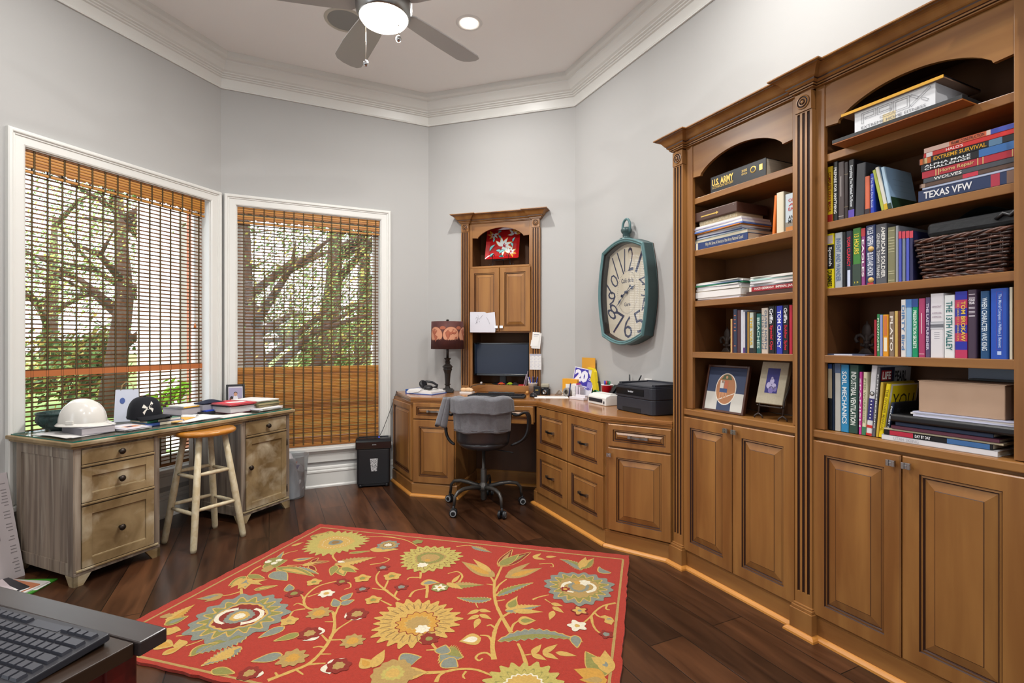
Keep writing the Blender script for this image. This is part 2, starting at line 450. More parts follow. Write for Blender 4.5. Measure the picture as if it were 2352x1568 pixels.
def pull(t, drawer, x, z, y, w=.085, m=None):
    mb = MB()
    P = [(x-w/2+w*i/8, y-.012-.014*sin(pi*i/8), z) for i in range(9)]
    for i in range(8):
        a, b = P[i], P[i+1]
        mb.add([(p[0], p[1]+dy, p[2]+dz) for p in (a, b) for dy in (0, .006) for dz in (-.006, .006)], [(0, 1, 5, 4), (2, 6, 7, 3), (0, 4, 6, 2), (1, 3, 7, 5), (0, 2, 3, 1), (4, 5, 7, 6)], 0)
    for sx in (-1, 1): mb.box(x+sx*w/2-.008, x+sx*w/2+.008, y-.016, y, z-.008, z+.008, 1)
    t.part('handle', mb, [m or M_BRONZE, M_STEEL], drawer, label='arched metal bar pull')
def front(t, name, x0, x1, z0, z1, yf, fw=.05, wide=.026, kn=None, pl=None, parent=None, th=.02):
    d = t.part(name, raised(MB(), x0, x1, z0, z1, yf, th, fw, wide), WG, parent)
    if kn: knob(t, d, kn[0], kn[1], yf-th)
    if pl: pull(t, d, (x0+x1)/2, (z0+z1)/2, yf-th+.001, *pl)
    return d
def fluted(mb, x0, x1, yb, yf, z0, z1, n=3):
    """pilaster with n glazed flutes; wood 0, glaze 1"""
    w = x1-x0; e = .05; fl = w*.155; gap = (w-n*fl)/(n+1)
    mb.box(x0, x1, yf, yb, z0, z0+e).box(x0, x1, yf, yb, z1-.004, z1)
    P = [(x0, yb), (x0, yf)]; M = [0]
    for i in range(n):
        a = x0+gap+(fl+gap)*i
        for k in range(6):
            t = pi*k/5; P.append((a+fl/2-fl/2*cos(t), yf+fl*.62*sin(t)))
            M.append(0 if k == 0 else 1)
    P += [(x1, yf), (x1, yb)]; M += [0, 0]
    v = [(p[0], p[1], z0+e) for p in P]+[(p[0], p[1], z1-.004) for p in P]; q = len(P)
    mb.add(v, [(i, i+1, q+i+1, q+i) for i in range(q-1)], M); return mb
def rosette(x, y, z, r=.029):
    mb = MB().box(x-r-.006, x+r+.006, y, y+.03, z-r-.008, z+r+.008)
    pr = [(r, 0), (r*.97, .003), (r*.8, .004), (r*.76, .001), (r*.66, .0005), (r*.58, .004), (r*.42, .0045), (r*.36, .001), (r*.3, .001), (r*.24, .0055), (r*.1, .007), (0, .007)]
    mm = [1, 0, 1, 1, 1, 0, 1, 1, 1, 0, 0]
    for i in range(len(pr)-1):
        mb.lathe([(pr[i][0], -pr[i][1]), (pr[i+1][0], -pr[i+1][1])], (x, y, z), 24, mm[i], axis='y')
    return mb
def ccrown(z0, h, p):
    f = lambda a, b: (p*a, z0+h*b)
    return [(0, z0-.002), f(.12, 0), f(.12, .06), f(.2, .08), f(.2, .16), f(.24, .2), f(.3, .26), f(.34, .3), f(.34, .38), f(.39, .41), f(.44, .46), f(.49, .54), f(.54, .62), f(.6, .7), f(.68, .77), f(.77, .82), f(.88, .845), f(.9, .85), f(.9, .88), f(.97, .9), f(1, .92), f(1, .98), f(.98, 1), (0, z0+h)]
CG = [0, 0, 1, 0, 1, 0, 0, 1]+[0]*9+[1]+[0]*5
def arch_panel(mb, a, b, zl, zp, zt, y0, y1, lip=.052):
    P = [(a, zt), (a, zl), (a+lip, zl-.004)]
    n = 20
    for i in range(n+1):
        u = i/n; x = a+lip+.004+(b-a-2*lip-.008)*u
        P.append((x, zl+.006+(zp-zl-.006)*(1-abs(2*u-1)**2.1)**.85))
    P += [(b-lip, zl-.004), (b, zl), (b, zt)]
    m = MB(); m.prism(P, y0, y1, 'y')
    mb.add(m.v, m.f, 0); return mb
SHOEP = [(0, 0), (.018, 0), (.017, .008), (.012, .014), (.005, .018), (0, .019)]
PLC = [(0, 0), (.001, .085), (.006, .09), (.006, .096), (0, .1)]

def bookcase(name, label, F, a, b, xl, xr, pil, first):
    """a, b: opening; xl, xr: body; pil: list of pilaster spans"""
    t = Thing(name, label, 'bookcase', F, ((a+b)/2, -.14, 0), 'built in bookcases with arched tops')
    yf = -.275; zt = 2.213
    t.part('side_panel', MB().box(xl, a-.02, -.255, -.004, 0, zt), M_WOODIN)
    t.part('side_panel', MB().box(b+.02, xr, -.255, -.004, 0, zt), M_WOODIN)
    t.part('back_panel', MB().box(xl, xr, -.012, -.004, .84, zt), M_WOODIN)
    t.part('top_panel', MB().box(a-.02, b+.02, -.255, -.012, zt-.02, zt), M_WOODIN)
    ff = MB().box(pil[0][1], a, yf, -.255, .84, zt).box(b, xr if len(pil) < 2 else pil[1][0], yf, -.255, .84, zt)
    t.part('face_frame', ff, M_WOOD, bevel=.002)
    t.part('arch_valance', arch_panel(MB(), a-.003, b+.003, 2.043, 2.122, zt, yf+.004, -.255), M_WOODH)
    for z, y in ((1.934, -.262), (1.664, -.262), (1.401, -.262), (1.137, -.274)):
        t.part('shelf', MB().box(a-.019, b+.019, y, -.013, z-.03, z), M_WOODH, bevel=.002)
    t.part('counter_ledge', MB().box(pil[0][1]-.005, (pil[1][0] if len(pil) > 1 else xr)+.003, -.292, -.012, .808, .838), M_WOODH, bevel=.004)
    cb = MB().box(xl, xr, -.272, -.012, .1, .808)
    t.part('cabinet_body', cb, M_WOOD)
    xa, xb = pil[0][1]-.008, (pil[1][0] if len(pil) > 1 else xr); mid = (xa+xb)/2
    front(t, 'door', xa+.002, mid-.002, .098, .797, -.273, .052, .03, kn=(mid-.024, .768))
    front(t, 'door', mid+.002, xb-.002, .098, .797, -.273, .052, .03, kn=(mid+.024, .768))
    for (p0, p1) in pil:
        p = t.part('pilaster', fluted(MB(), p0, p1, -.255, -.298, .118, 2.125), WG)
        t.part('rosette', rosette((p0+p1)/2, -.302, 2.164), WG, p)
        t.part('pilaster_foot', MB().box(p0-.012, p1+.012, -.318, -.25, 0, .1).box(p0-.008, p1+.008, -.312, -.25, .1, .112).box(p0-.004, p1+.004, -.305, -.25, .112, .12), M_WOOD, p, bevel=.002)
    # plinth, shoe and crown follow the breaks of the pilasters
    path = []; py = -.286
    if first: path += [(pil[0][0]-.012, 0), (pil[0][0]-.012, -.318)]
    else: path += [(pil[0][0]-.012, -.27), (pil[0][0]-.012, -.318)]
    path += [(pil[0][1]+.012, -.318), (pil[0][1]+.012, py), (xb if len(pil) > 1 else xr, py)]
    if len(pil) > 1: path = path[:-1]+[(pil[1][0]-.012, py), (pil[1][0]-.012, -.318), (pil[1][1]+.012, -.318), (pil[1][1]+.012, -.2)]
    t.part('plinth', MB().box(pil[0][1], xr, py, -.05, 0, .086).box(pil[0][1], xr, py+.004, -.05, .086, .095), M_WOODH)
    t.part('shoe_moulding', MB().sweep(SHOEP, path, side=-1), M_SHOE, label='honey coloured quarter round')
    cp = []
    if first: cp += [(pil[0][0], 0), (pil[0][0], -.298)]
    else: cp += [(pil[0][0], -.276), (pil[0][0], -.298)]
    cp += [(pil[0][1], -.298), (pil[0][1], -.276)]
    if len(pil) > 1: cp += [(pil[1][0], -.276), (pil[1][0], -.298), (pil[1][1], -.298), (pil[1][1], 0)]
    else: cp += [(xr, -.276)]
    t.part('crown_moulding', MB().sweep(ccrown(zt-.004, .072, .075), cp, side=-1, mats=CG), WG)
    t.part('top_cover', MB().box(xl, xr, -.27, -.004, zt, zt+.05), M_WOODIN)
    return t
PIL1, PIL2, PIL3 = (1.446, 1.516), (2.153, 2.226), (2.868, 2.94)
bookcase('bookcase', 'built-in maple bookcase beside the wall clock, holding the framed runner picture', F_D, 1.562, 2.124, 1.444, 2.15, [PIL1], True)
bookcase('bookcase', 'built-in maple bookcase at the picture edge, holding the wicker basket', F_D, 2.262, 2.832, 2.152, 2.942, [PIL2, PIL3], False)

# ------------------------------------------------------------------ the built-in desk: one worktop over separate cabinets
F_K = sub(F_C, .165, -.59, 2.9); F_G = sub(F_D, 1.10, -.485, 29.3)
def pt(F, x, y): p = F @ Vector((x, y, 0)); return (p.x, p.y)
def inter(p, u, q, v):
    d = u[0]*v[1]-u[1]*v[0]; w = (q[0]-p[0], q[1]-p[1]); k = (w[0]*v[1]-w[1]*v[0])/d
    return (p[0]+u[0]*k, p[1]+u[1]*k)
def vec(F, x, y): p = F.to_3x3() @ Vector((x, y, 0)); return (p.x, p.y)
OV = .014
ea = pt(F_B, 1.325, -.012)
k1 = inter(pt(F_K, 0, -OV), vec(F_K, 1, 0), pt(F_D, 0, -.49-OV-.006), vec(F_D, 1, 0))
g0 = inter(pt(F_D, 0, -.49-OV-.006), vec(F_D, 1, 0), pt(F_G, 0, -.012), vec(F_G, 1, 0))
top = [ea, pt(F_K, -.014, -OV), k1, g0, pt(F_G, .39, -.012), pt(F_D, 1.438, -.30), pt(F_D, 1.438, -.004), tuple(P_CD+Vector((-.004, -.006))), tuple(P_BC+Vector((.0, -.008)))]
wt = MB().prism(top, .742, .76, 'z')
lip = top[:6]
wt.sweep([(0, .722), (.0, .742)], lip, side=-1)
wt.prism(top, .723, .742, 'z')
solo('worktop', 'long angled maple worktop of the built-in corner desk under the clock', 'worktop', wt, M_TOPW, F_W, (*pt(F_C, .6, -.3), .722), bevel=.003)
# left cabinet
t = Thing('desk_cabinet', 'built-in maple desk cabinet left of the kneehole, with one drawer over one door', 'cabinet', F_K, (.17, .25, 0))
ex, ey = (F_K.inverted() @ Vector((ea[0], ea[1], 0)))[:2]
body = [(0, 0), (.352, 0), (.352, .5), (-.05, .52), (ex+.02, ey-.01), (ex, ey-.03)]
t.part('cabinet_body', MB().prism(body, .1, .721, 'z'), M_WOOD)
d = front(t, 'drawer', .007, .345, .596, .718, -.001, .028, .012, pl=(.085, M_STEEL))
front(t, 'door', .007, .345, .106, .588, -.001, .05, .026)
el = math.hypot(ex, ey-.03)
F_E = sub(F_K, ex, ey-.03, math.degrees(math.atan2(-(ey-.03), -ex)))
t2 = MB(); t2.X = F_K.inverted() @ F_E
raised(t2, .012, el-.02, .115, .70, .0, .014, .04, .02)
t.part('end_panel', t2, WG)
pl = MB().sweep([(0, 0), (.014, 0), (.014, .092), (.008, .1), (0, .1)], [(ex, ey-.03), (0, 0), (.352, 0), (.352, .5)], side=-1)
t.part('plinth', pl, M_WOODH)
t.part('shoe_moulding', MB().sweep([(o+.014, z) for o, z in SHOEP], [(ex+.015, ey-.05), (0, 0), (.352, 0), (.352, .49)], side=-1), M_SHOE, label='honey coloured quarter round')
# kneehole with the middle drawer
t = Thing('kneehole_unit', 'built-in kneehole with a wide drawer above, behind the swivel chair', 'cabinet', F_K, (.66, .25, 0))
t.part('back_panel', MB().box(.356, .96, .478, .492, 0, .72), mat('kneehole_back_shaded', '#5a3820', .5, noise=('#472a17', (9, 9, 1.6), 4, .5)))  # maple darkened further: the kneehole's shade is put into the colour
t.part('apron', MB().box(.356, .96, .004, .02, .6, .721), M_WOODH)
front(t, 'drawer', .362, .955, .588, .718, .003, .028, .012, pl=(.085, M_STEEL))
t.part('baseboard', MB().sweep([(0, 0), (.012, 0), (.012, .1), (.006, .11), (0, .115)], [(.356, .478), (.96, .478)], side=-1), M_WOODH)
t.part('shoe_moulding', MB().sweep([(o+.012, z) for o, z in SHOEP], [(.37, .478), (.955, .478)], side=-1), M_SHOE)
t.part('outlet_plate', MB().box(.90, .94, .472, .478, .44, .52), M_WHITE, label='white socket plate')
# file cabinet
t = Thing('file_cabinet', 'built-in maple file cabinet with four square drawers right of the kneehole', 'cabinet', F_D, (.68, -.25, 0))
t.part('cabinet_body', MB().prism([(.262, -.488), (1.098, -.488), (1.3, -.04), (.3, -.02), (.262, -.2)], .1, .721, 'z'), M_WOOD)
for x0, x1 in ((.276, .694), (.702, 1.093)):
    for z0, z1 in ((.41, .716), (.098, .402)):
        front(t, 'drawer', x0, x1, z0, z1, -.489, .052, .014, pl=(.082, M_BLACKG), th=.018)
po = MB().box(.236, .262, -.487, -.45, .112, .721)
pp = t.part('corner_post', po, M_WOOD, bevel=.002)
t.part('post_foot', MB().box(.226, .272, -.502, -.44, 0, .1).box(.231, .268, -.496, -.44, .1, .112), M_WOOD, pp, bevel=.002)
t.part('plinth', MB().box(.262, 1.105, -.497, -.4, 0, .085).box(.262, 1.1, -.493, -.4, .085, .096), M_WOODH)
t.part('shoe_moulding', MB().sweep(SHOEP, [(.226, -.44), (.226, -.502), (.272, -.502), (.272, -.497), (1.1, -.497)], side=-1), M_SHOE, label='honey coloured quarter round')
# angled cabinet beside the bookcase
t = Thing('desk_cabinet', 'built-in maple cabinet angled between the file drawers and the bookcase', 'cabinet', F_G, (.19, .16, 0))
t.part('cabinet_body', MB().prism([(.004, 0), (.392, 0), (.392, .05), (.2, .3), (.1, .3)], .1, .721, 'z'), M_WOOD)
front(t, 'drawer', .02, .386, .588, .716, -.001, .03, .012, pl=(.1, M_STEEL))
front(t, 'door', .02, .386, .106, .58, -.001, .052, .028, kn=(.034, .54))
t.part('plinth', MB().box(.0, .385, -.012, .1, 0, .088).box(.0, .385, -.008, .1, .088, .098), M_WOODH)
t.part('shoe_moulding', MB().sweep(SHOEP, [(-.008, -.012), (.366, -.012)], side=-1), M_SHOE, label='honey coloured quarter round')

# ------------------------------------------------------------------ hutch over the desk
t = Thing('hutch_cabinet', 'tall narrow maple hutch over the desk with an arched niche and two doors', 'cabinet', F_C, (.683, .1, .76))
a, b = .427, .939; yf = -.014; zt = 2.215; yb = .27                       # the hutch is let into the wall; only its front stands proud
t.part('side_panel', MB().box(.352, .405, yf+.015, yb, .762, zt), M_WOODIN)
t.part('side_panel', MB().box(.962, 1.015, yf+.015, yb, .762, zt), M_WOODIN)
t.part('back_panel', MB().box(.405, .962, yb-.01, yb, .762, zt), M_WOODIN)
t.part('niche_shelf', MB().box(.405, .962, yf, yb-.01, 1.824, 1.841), M_WOODH, bevel=.002)
t.part('cupboard_floor', MB().box(.405, .962, yf+.004, yb-.01, 1.266, 1.285), M_WOODH)
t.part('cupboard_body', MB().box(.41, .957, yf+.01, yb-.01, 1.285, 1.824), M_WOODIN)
t.part('monitor_ledge', MB().box(.405, .962, yf-.004, yb-.01, .762, .819), M_WOODH, bevel=.002)
t.part('face_frame', MB().box(.402, a, yf, yf+.015, .819, zt).box(b, .966, yf, yf+.015, .819, zt), M_WOOD, bevel=.0015)
t.part('arch_valance', arch_panel(MB(), a-.002, b+.002, 2.088, 2.167, zt, yf+.003, yf+.016, .053), M_WOODH)
t.part('top_panel', MB().box(.352, 1.015, yf+.015, yb, zt-.004, zt+.04), M_WOODIN)
front(t, 'door', .411, .681, 1.277, 1.82, yf-.001, .042, .023, kn=(.661, 1.315))
front(t, 'door', .686, .955, 1.277, 1.82, yf-.001, .042, .023, kn=(.706, 1.315))
for p0, p1 in ((.332, .403), (.965, 1.036)):
    p = t.part('pilaster', fluted(MB(), p0, p1, -.001, yf-.02, .761, 2.141), WG)
    t.part('rosette', rosette((p0+p1)/2, yf-.024, 2.179, .0275), WG, p)
t.part('crown_moulding', MB().sweep(ccrown(zt-.003, .074, .076), [(.332, -.001), (.332, yf-.02), (.403, yf-.02), (.403, yf), (.965, yf), (.965, yf-.02), (1.036, yf-.02), (1.036, -.001)], side=-1, mats=CG), WG)
# ------------------------------------------------------------------ weathered desk under the left window
def weathered(key, c1, c2, c3, sc):
    m = bpy.data.materials.new(key); m.use_nodes = True
    nt = m.node_tree; N = nt.nodes; Lk = nt.links; b = N['Principled BSDF']; b.inputs['Roughness'].default_value = .55; b.inputs['Specular IOR Level'].default_value = .35
    tc = N.new('ShaderNodeTexCoord')
    def noise(s, det, dist):
        mp = N.new('ShaderNodeMapping'); mp.inputs['Scale'].default_value = s; Lk.new(tc.outputs['Object'], mp.inputs[0])
        n = N.new('ShaderNodeTexNoise'); n.inputs['Scale'].default_value = 1; n.inputs['Detail'].default_value = det; n.inputs['Distortion'].default_value = dist
        Lk.new(mp.outputs[0], n.inputs['Vector']); return n
    a = noise(sc, 5, .5); r = N.new('ShaderNodeValToRGB'); r.color_ramp.elements[0].position = .36; r.color_ramp.elements[1].position = .62
    r.color_ramp.elements[0].color = lin(c1); r.color_ramp.elements[1].color = lin(c2); Lk.new(a.outputs['Fac'], r.inputs[0])
    c = noise((7, 7, 8) if sc[0] < 9 else (26, 26, 2.2), 6, .5); r2 = N.new('ShaderNodeValToRGB'); r2.color_ramp.elements[0].position = .5; r2.color_ramp.elements[1].position = .74
    Lk.new(c.outputs['Fac'], r2.inputs[0])
    mx = N.new('ShaderNodeMix'); mx.data_type = 'RGBA'; Lk.new(r2.outputs[0], mx.inputs[0]); Lk.new(r.outputs[0], mx.inputs[6]); mx.inputs[7].default_value = lin(c3)
    Lk.new(mx.outputs[2], b.inputs['Base Color']); return m
M_WF = weathered('weathered_oak_front', '#705a3a', '#9a8460', '#bdb096', (5, 5, 5))
M_WS = weathered('weathered_oak_side', '#5f5146', '#8f8070', '#a59a8a', (22, 22, 1.2))
M_WE = mat('whitened_edge', '#b9aa88', .55, noise=('#8b7650', (14, 14, 14), 4, .6))
F_L = sub(F_A, -1.30, -.565, -3.2)
t = Thing('weathered_desk', 'weathered whitewashed double-pedestal desk with a glass top under the window', 'desk', F_L, (.65, .2, 0))
LW = 1.315
t.part('desk_top', MB().box(-.03, LW+.03, -.03, .55, .684, .703).box(-.02, LW+.02, -.02, .54, .672, .684).box(.39, .93, -.004, .02, .655, .672), M_WF, bevel=.004)
gt = MB().box(-.012, LW+.012, -.014, .54, .7035, .7095)
gm = [0, 0, 1, 1, 1, 1]
gt.m = gm
t.part('glass_top', gt, [glass_mat('desk_glass', (.93, .97, .95), .12), mat('glass_edge', '#0e6a60', .15)])
def ped(x0, x1, drawers, door):
    p = t.part('pedestal', MB().box(x0, x1, 0.004, .5, .06, .672).box(x0-.004, x1+.004, -.004, .504, .05, .066).box(x0, x0+.028, -.002, .01, .066, .672).box(x1-.028, x1, -.002, .01, .066, .672), [M_WS], bevel=.002)
    for xs, s in ((x0, -1), (x1, 1)):
        q = MB(); xx = xs+s*.004
        q.box(xs, xx, .0, .045, .066, .672).box(xs, xx, .455, .5, .066, .672).box(xs, xx, .045, .455, .62, .672).box(xs, xx, .045, .455, .066, .11)
        t.part('side_frame', q, M_WS, p)
    for xa, xb, s in ((x0-.004, x0+.06, 1), (x1+.004, x1-.06, -1)):
        for ya, yb in ((-.004, .06), (.504, .44)):
            P = [(xa, 0), (xa+s*.04, 0), (xa+s*.075, .05), (xa, .05)]
            t.part('foot', MB().prism(P, ya, ya+(.02 if ya < .1 else -.02), 'y').prism([(ya, 0), (ya+(yb-ya)*.62, 0), (yb+(yb-ya)*.1, .05), (ya, .05)], xa, xa+s*.018, 'x'), M_WF, p)
    fm = MB().box(x0+.006, x1-.006, -.008, .0, .066, .078)
    t.part('base_moulding', fm, M_WE, p, bevel=.003)
    def face(name, z0, z1, panel, kx, kz):
        q = MB().box(x0+.03, x1-.03, -.006, .004, z0, z1, 0)
        if panel:
            f = .042
            q = MB().box(x0+.03, x0+.03+f, -.008, .004, z0, z1).box(x1-.03-f, x1-.03, -.008, .004, z0, z1).box(x0+.03+f, x1-.03-f, -.008, .004, z1-f, z1).box(x0+.03+f, x1-.03-f, -.008, .004, z0, z0+f).box(x0+.03+f, x1-.03-f, -.001, .004, z0+f, z1-f)
            q.box(x0+.03+f, x1-.03-f, -.003, -.001, z0+f, z0+f+.004, 1).box(x0+.03+f, x0+.033+f, -.003, -.001, z0+f, z1-f, 1)
        d = t.part(name, q, [M_WF, M_WE], bevel=.002)
        kn = MB().lathe([(.008, 0), (.007, -.008), (.006, -.012), (.014, -.017), (.0165, -.022), (.013, -.028), (0, -.031)], (kx, -.006, kz), 16, 0, axis='y')
        t.part('knob', kn, M_BRONZE, d, label='dark bronze mushroom knob')
        return d
    mx = (x0+x1)/2
    for (z0, z1, pan) in drawers:
        face('drawer', z0, z1, pan, mx, (z0+z1)/2)
        t.part('drawer_rail', MB().box(x0+.028, x1-.028, -.012, .0, z0-.014, z0-.003), M_WF, p, bevel=.003)
    if door:
        d = face('door', door[0], door[1], True, x0+.055, .36)
        [t.part('hinge', MB().cyl((x1-.026, -.01, zz), (x1-.026, -.01, zz+.05), .004), M_BRONZE, d) for zz in (.12, .45)]
ped(0, .40, [(.588, .66, False), (.40, .568, True), (.082, .38, True)], None)
ped(.925, LW, [(.572, .66, False)], (.082, .552))

# ------------------------------------------------------------------ stool
SL = [Vector((-2.056, 3.023)), Vector((-1.794, 2.880)), Vector((-1.898, 3.271)), Vector((-1.644, 3.132))]
sc = sum(SL, Vector((0, 0)))/4
t = Thing('bar_stool', 'round wooden stool with honey seat and chipped cream legs before the weathered desk', 'stool', F_W, (sc.x, sc.y, 0))
t.part('seat', MB().lathe([(0, .638), (.15, .638), (.163, .643), (.168, .652), (.167, .662), (.158, .668), (.12, .668), (0, .664)], (sc.x, sc.y, 0), 40), mat('honey_seat', '#bf7f2f', .25, noise=('#a9691f', (3, 22, 3), 4, .7), coat=.3))
M_CREAM = mat('chipped_cream', '#cfc3a6', .5, noise=('#bfae8a', (40, 40, 30), 5, .25))
ends = []
for p in SL:
    tp = sc+(p-sc)*.50; ends.append((p, tp))
    a = Vector((p.x, p.y, 0)); b = Vector((tp.x, tp.y, .64))
    t.part('leg', MB().tube([a, a+(b-a)*.03, a+(b-a)*.45, b], [.0145, .0175, .0195, .016], 14), M_CREAM)
def onleg(i, z): p, q = ends[i]; f = z/.64; r = p+(q-p)*f; return Vector((r.x, r.y, z))
for i, j, z in ((0, 1, .205), (1, 3, .225), (0, 2, .225), (2, 3, .215), (0, 1, .405), (1, 3, .42), (0, 2, .42), (2, 3, .41)):
    a, b = onleg(i, z), onleg(j, z)
    t.part('rung', MB().tube([a, a+(b-a)*.3, a+(b-a)*.7, b], [.008, .0115, .0115, .008], 10), M_CREAM)

# ------------------------------------------------------------------ swivel chair with the grey fleece
CX, CY = -.205, 3.69
t = Thing('swivel_chair', 'dark grey swivel tub chair on a five-star base at the kneehole', 'chair', F_W, (CX, CY, 0))
M_CH = mat('charcoal_shell', '#2b2b2f', .3, spec=.5); M_CHL = mat('charcoal_metal', '#4a4845', .35, metal=.5)
t.part('column', MB().lathe([(0, .05), (.018, .05), (.022, .06), (.022, .27), (.018, .275), (.012, .28), (.012, .44), (0, .44)], (CX, CY, 0), 18), M_CHL)
t.part('hub', MB().lathe([(.022, .12), (.04, .125), (.045, .14), (.04, .158), (.026, .17), (.022, .18)], (CX, CY, 0), 20), M_CHL)
for k in range(5):
    a = R(-133+72*k); u = Vector((cos(a), sin(a), 0)); c = Vector((CX, CY, 0))
    P = [c+u*.03+Vector((0, 0, .145)), c+u*.12+Vector((0, 0, .163)), c+u*.19+Vector((0, 0, .168)), c+u*.245+Vector((0, 0, .158)), c+u*.272+Vector((0, 0, .13)), c+u*.28+Vector((0, 0, .065))]
    lg = t.part('leg', MB().tube(P, [.016, .0145, .0135, .0125, .0115, .01], 10), M_CHL)
    w = Vector((-u.y, u.x, 0)); q = c+u*.285+Vector((0, 0, .027)); w = (w*.7+u*.72).normalized() if k in (0, 1) else w
    cm = MB()
    for s in (-1, 1):
        cm.tube([q+w*(s*.007), q+w*(s*.008), q+w*(s*.024), q+w*(s*.026)], [.02, .027, .027, .023], 18, 0)
        cm.tube([q+w*(s*.0262), q+w*(s*.0275)], [.0215, .0195], 18, 1)
        cm.tube([q+w*(s*.0276), q+w*(s*.028)], [.0145, .012], 18, 0)
    cm.tube([q, q+Vector((0, 0, .045))], .008, 8, 0)
    t.part('caster', cm, [M_BLACK, mat('caster_ring', '#8d8e90', .4)], lg, label='black twin-wheel caster with grey ring')
TH = R(-93)
def shell(u, v, off=0.0):
    th = TH+u*R(78); z = .432+.36*v-.03*v*(abs(u)**3)
    r = .178+.035*v+off
    if v < .16: r -= .07*(1-v/.16)**2
    return Vector((CX+cos(th)*r*1.02-.0*v, CY+sin(th)*r-.02*v, z))
t.part('back_shell', MB().grid(lambda i, j: shell(2*i-1, j), 36, 16), M_CH, solid=.012)
t.part('seat', MB().lathe([(0, .425), (.1, .425), (.15, .435), (.178, .455), (.185, .475), (.17, .488), (0, .482)], (CX, CY, 0), 32, sy=1.05), M_CH)
t.part('tilt_lever', MB().tube([(CX+.03, CY-.02, .425), (CX+.19, CY-.06, .408), (CX+.215, CY-.07, .404)], [.004, .004, .005], 8), M_BLACK)
for s in (-1, 1):
    e = shell(s, .78); sx_ = 1 if s > 0 else .55; c0 = Vector((CX, CY, 0)); o = Vector((s*sx_, 0, 0))
    P = [e, e+o*.04+Vector((0, .01, -.03)), e+o*.075+Vector((0, .02, -.008)), e+o*.105+Vector((0, .035, .0)), e+o*.125+Vector((0, .05, -.025)), e+o*.127+Vector((0, .055, -.08)), e+o*.122+Vector((0, .055, -.15)), e+o*.095+Vector((0, .05, -.195)), e+o*.045+Vector((0, .04, -.225)), e+o*-.01+Vector((0, .03, -.24))]
    am = MB(); n = len(P)
    W = Vector((.03, .05, 0)) if s > 0 else Vector((0, .045, 0)); v = []
    for i, p in enumerate(P):
        d = (P[min(i+1, n-1)]-P[max(i-1, 0)]).normalized(); nn = d.cross(W).normalized()*.012
        v += [p-W*.5-nn, p+W*.5-nn, p+W*.5+nn, p-W*.5+nn]
    F = []
    for i in range(n-1):
        for k in range(4): F.append((i*4+k, (i+1)*4+k, (i+1)*4+(k+1) % 4, i*4+(k+1) % 4))
    F += [(0, 1, 2, 3), (4*n-1, 4*n-2, 4*n-3, 4*n-4)]
    am.add(v, F, 0, True)
    t.part('armrest', am, M_BLACK, subd=1)
# fleece
M_FL = mat('grey_fleece', '#747478', .95, spec=.1, noise=('#636368', (60, 60, 60), 4, .8), bump=(220, .5), sheen=.3)
t = Thing('fleece_jacket', 'grey fleece draped over the back of the swivel chair', 'jacket', F_W, (CX, CY-.2, .7))
def drape(u0, u1, zlow, zin, off, seed):
    def f(i, j):
        u = u0+(u1-u0)*i
        wv = .004*sin(17*u+seed)+.003*sin(31*u+2*seed+j*4)
        top = .803-.028*abs(u)**3+.006*sin(9*u+seed)
        if j < .72:
            z = zlow+.006*sin(7*u+seed)+(top-zlow)*(j/.72); v = (z-.432)/.36
            p = shell(u, min(v, 1), .008+off+wv*(1-.6*j)+.012*(1-j/.72)); p.z = z; return p
        k = (j-.72)/.28; p = shell(u, 1, .008+off); q = shell(u, 1, -.022-off)
        p = p.lerp(q, min(1, k*1.6)); p.z = top+.012*sin(min(1, k*1.6)*pi)-(top-zin)*max(0, (k-.45)/.55)
        return p
    return f
t.part('back_panel', MB().grid(drape(-.86, .86, .565, .66, .0, 1), 44, 26), M_FL, solid=.006)
t.part('folded_collar', MB().grid(drape(-.9, .88, .70, .74, .013, 2.5), 44, 20), M_FL, solid=.008)
hm = MB()
for zz, of in ((.572, .017), (.588, .0165)):
    hm.tube([shell(-.84+1.68*i/30, (zz-.432)/.36, .0125+of*.6) for i in range(31)], .0016, 6)
hm.tube([shell(-.88+1.74*i/30, (.708-.432)/.36, .034) for i in range(31)], .0018, 6)
t.part('hem', hm, M_FL)
def slv(i, j):
    a = -pi/2+pi*2*i; u = -.93
    p = shell(u, .98, .02); z = .80-.2*j
    return Vector((p.x-.02-.045*j+.028*cos(a)*(1+.5*j), p.y-.02+.03*sin(a), z+.012*sin(a*2)*j))
t.part('sleeve', MB().grid(slv, 20, 14), M_FL, solid=.004)

# ------------------------------------------------------------------ paper shredder and its cord
F_S = sub(F_B, .965, -.178, -12)
t = Thing('paper_shredder', 'black paper shredder with a window of white shreds below the blind', 'shredder', F_S, (.138, .075, 0))
sw, sd, sh = .278, .15, .40
t.part('bin', MB().rbox(0.006, sw-.006, .004, sd-.004, .03, .31, .02).rbox(.012, sw-.012, .01, sd-.01, .012, .03, .02), M_BLACK, bevel=.003)
hd = [(0, .312), (0, .372), (.004, .384), (.014, .394), (.034, sh), (.11, sh), (sd, .392), (sd, .312)]
h = t.part('shredder_head', MB().prism([(y, z) for y, z in hd], -.002, sw+.002, 'x'), mat('piano_black', '#101216', .14), bevel=.006)
t.part('feed_slot', MB().box(.03, sw-.03, .062, .07, sh-.002, sh+.0015).box(.02, sw-.02, .078, .088, sh, sh+.006), M_BLACKG, h)
t.part('status_light', MB().ell((.182, .055, sh+.001), .0035, .0035, .003, 10, 6), mat('blue_led', '#2a3cff', .3, emit=('#3040ff', 9)), h, label='glowing blue light')
wn = MB().prism([(.112, .236), (.174, .236), (.166, .133), (.12, .133)], .0005, .004, 'y')
t.part('window', wn, mat('paper_shreds', '#dcdcdc', .6, noise=('#4b4b50', (190, 190, 190), 3, .18)), label='tapered window full of white paper shreds')
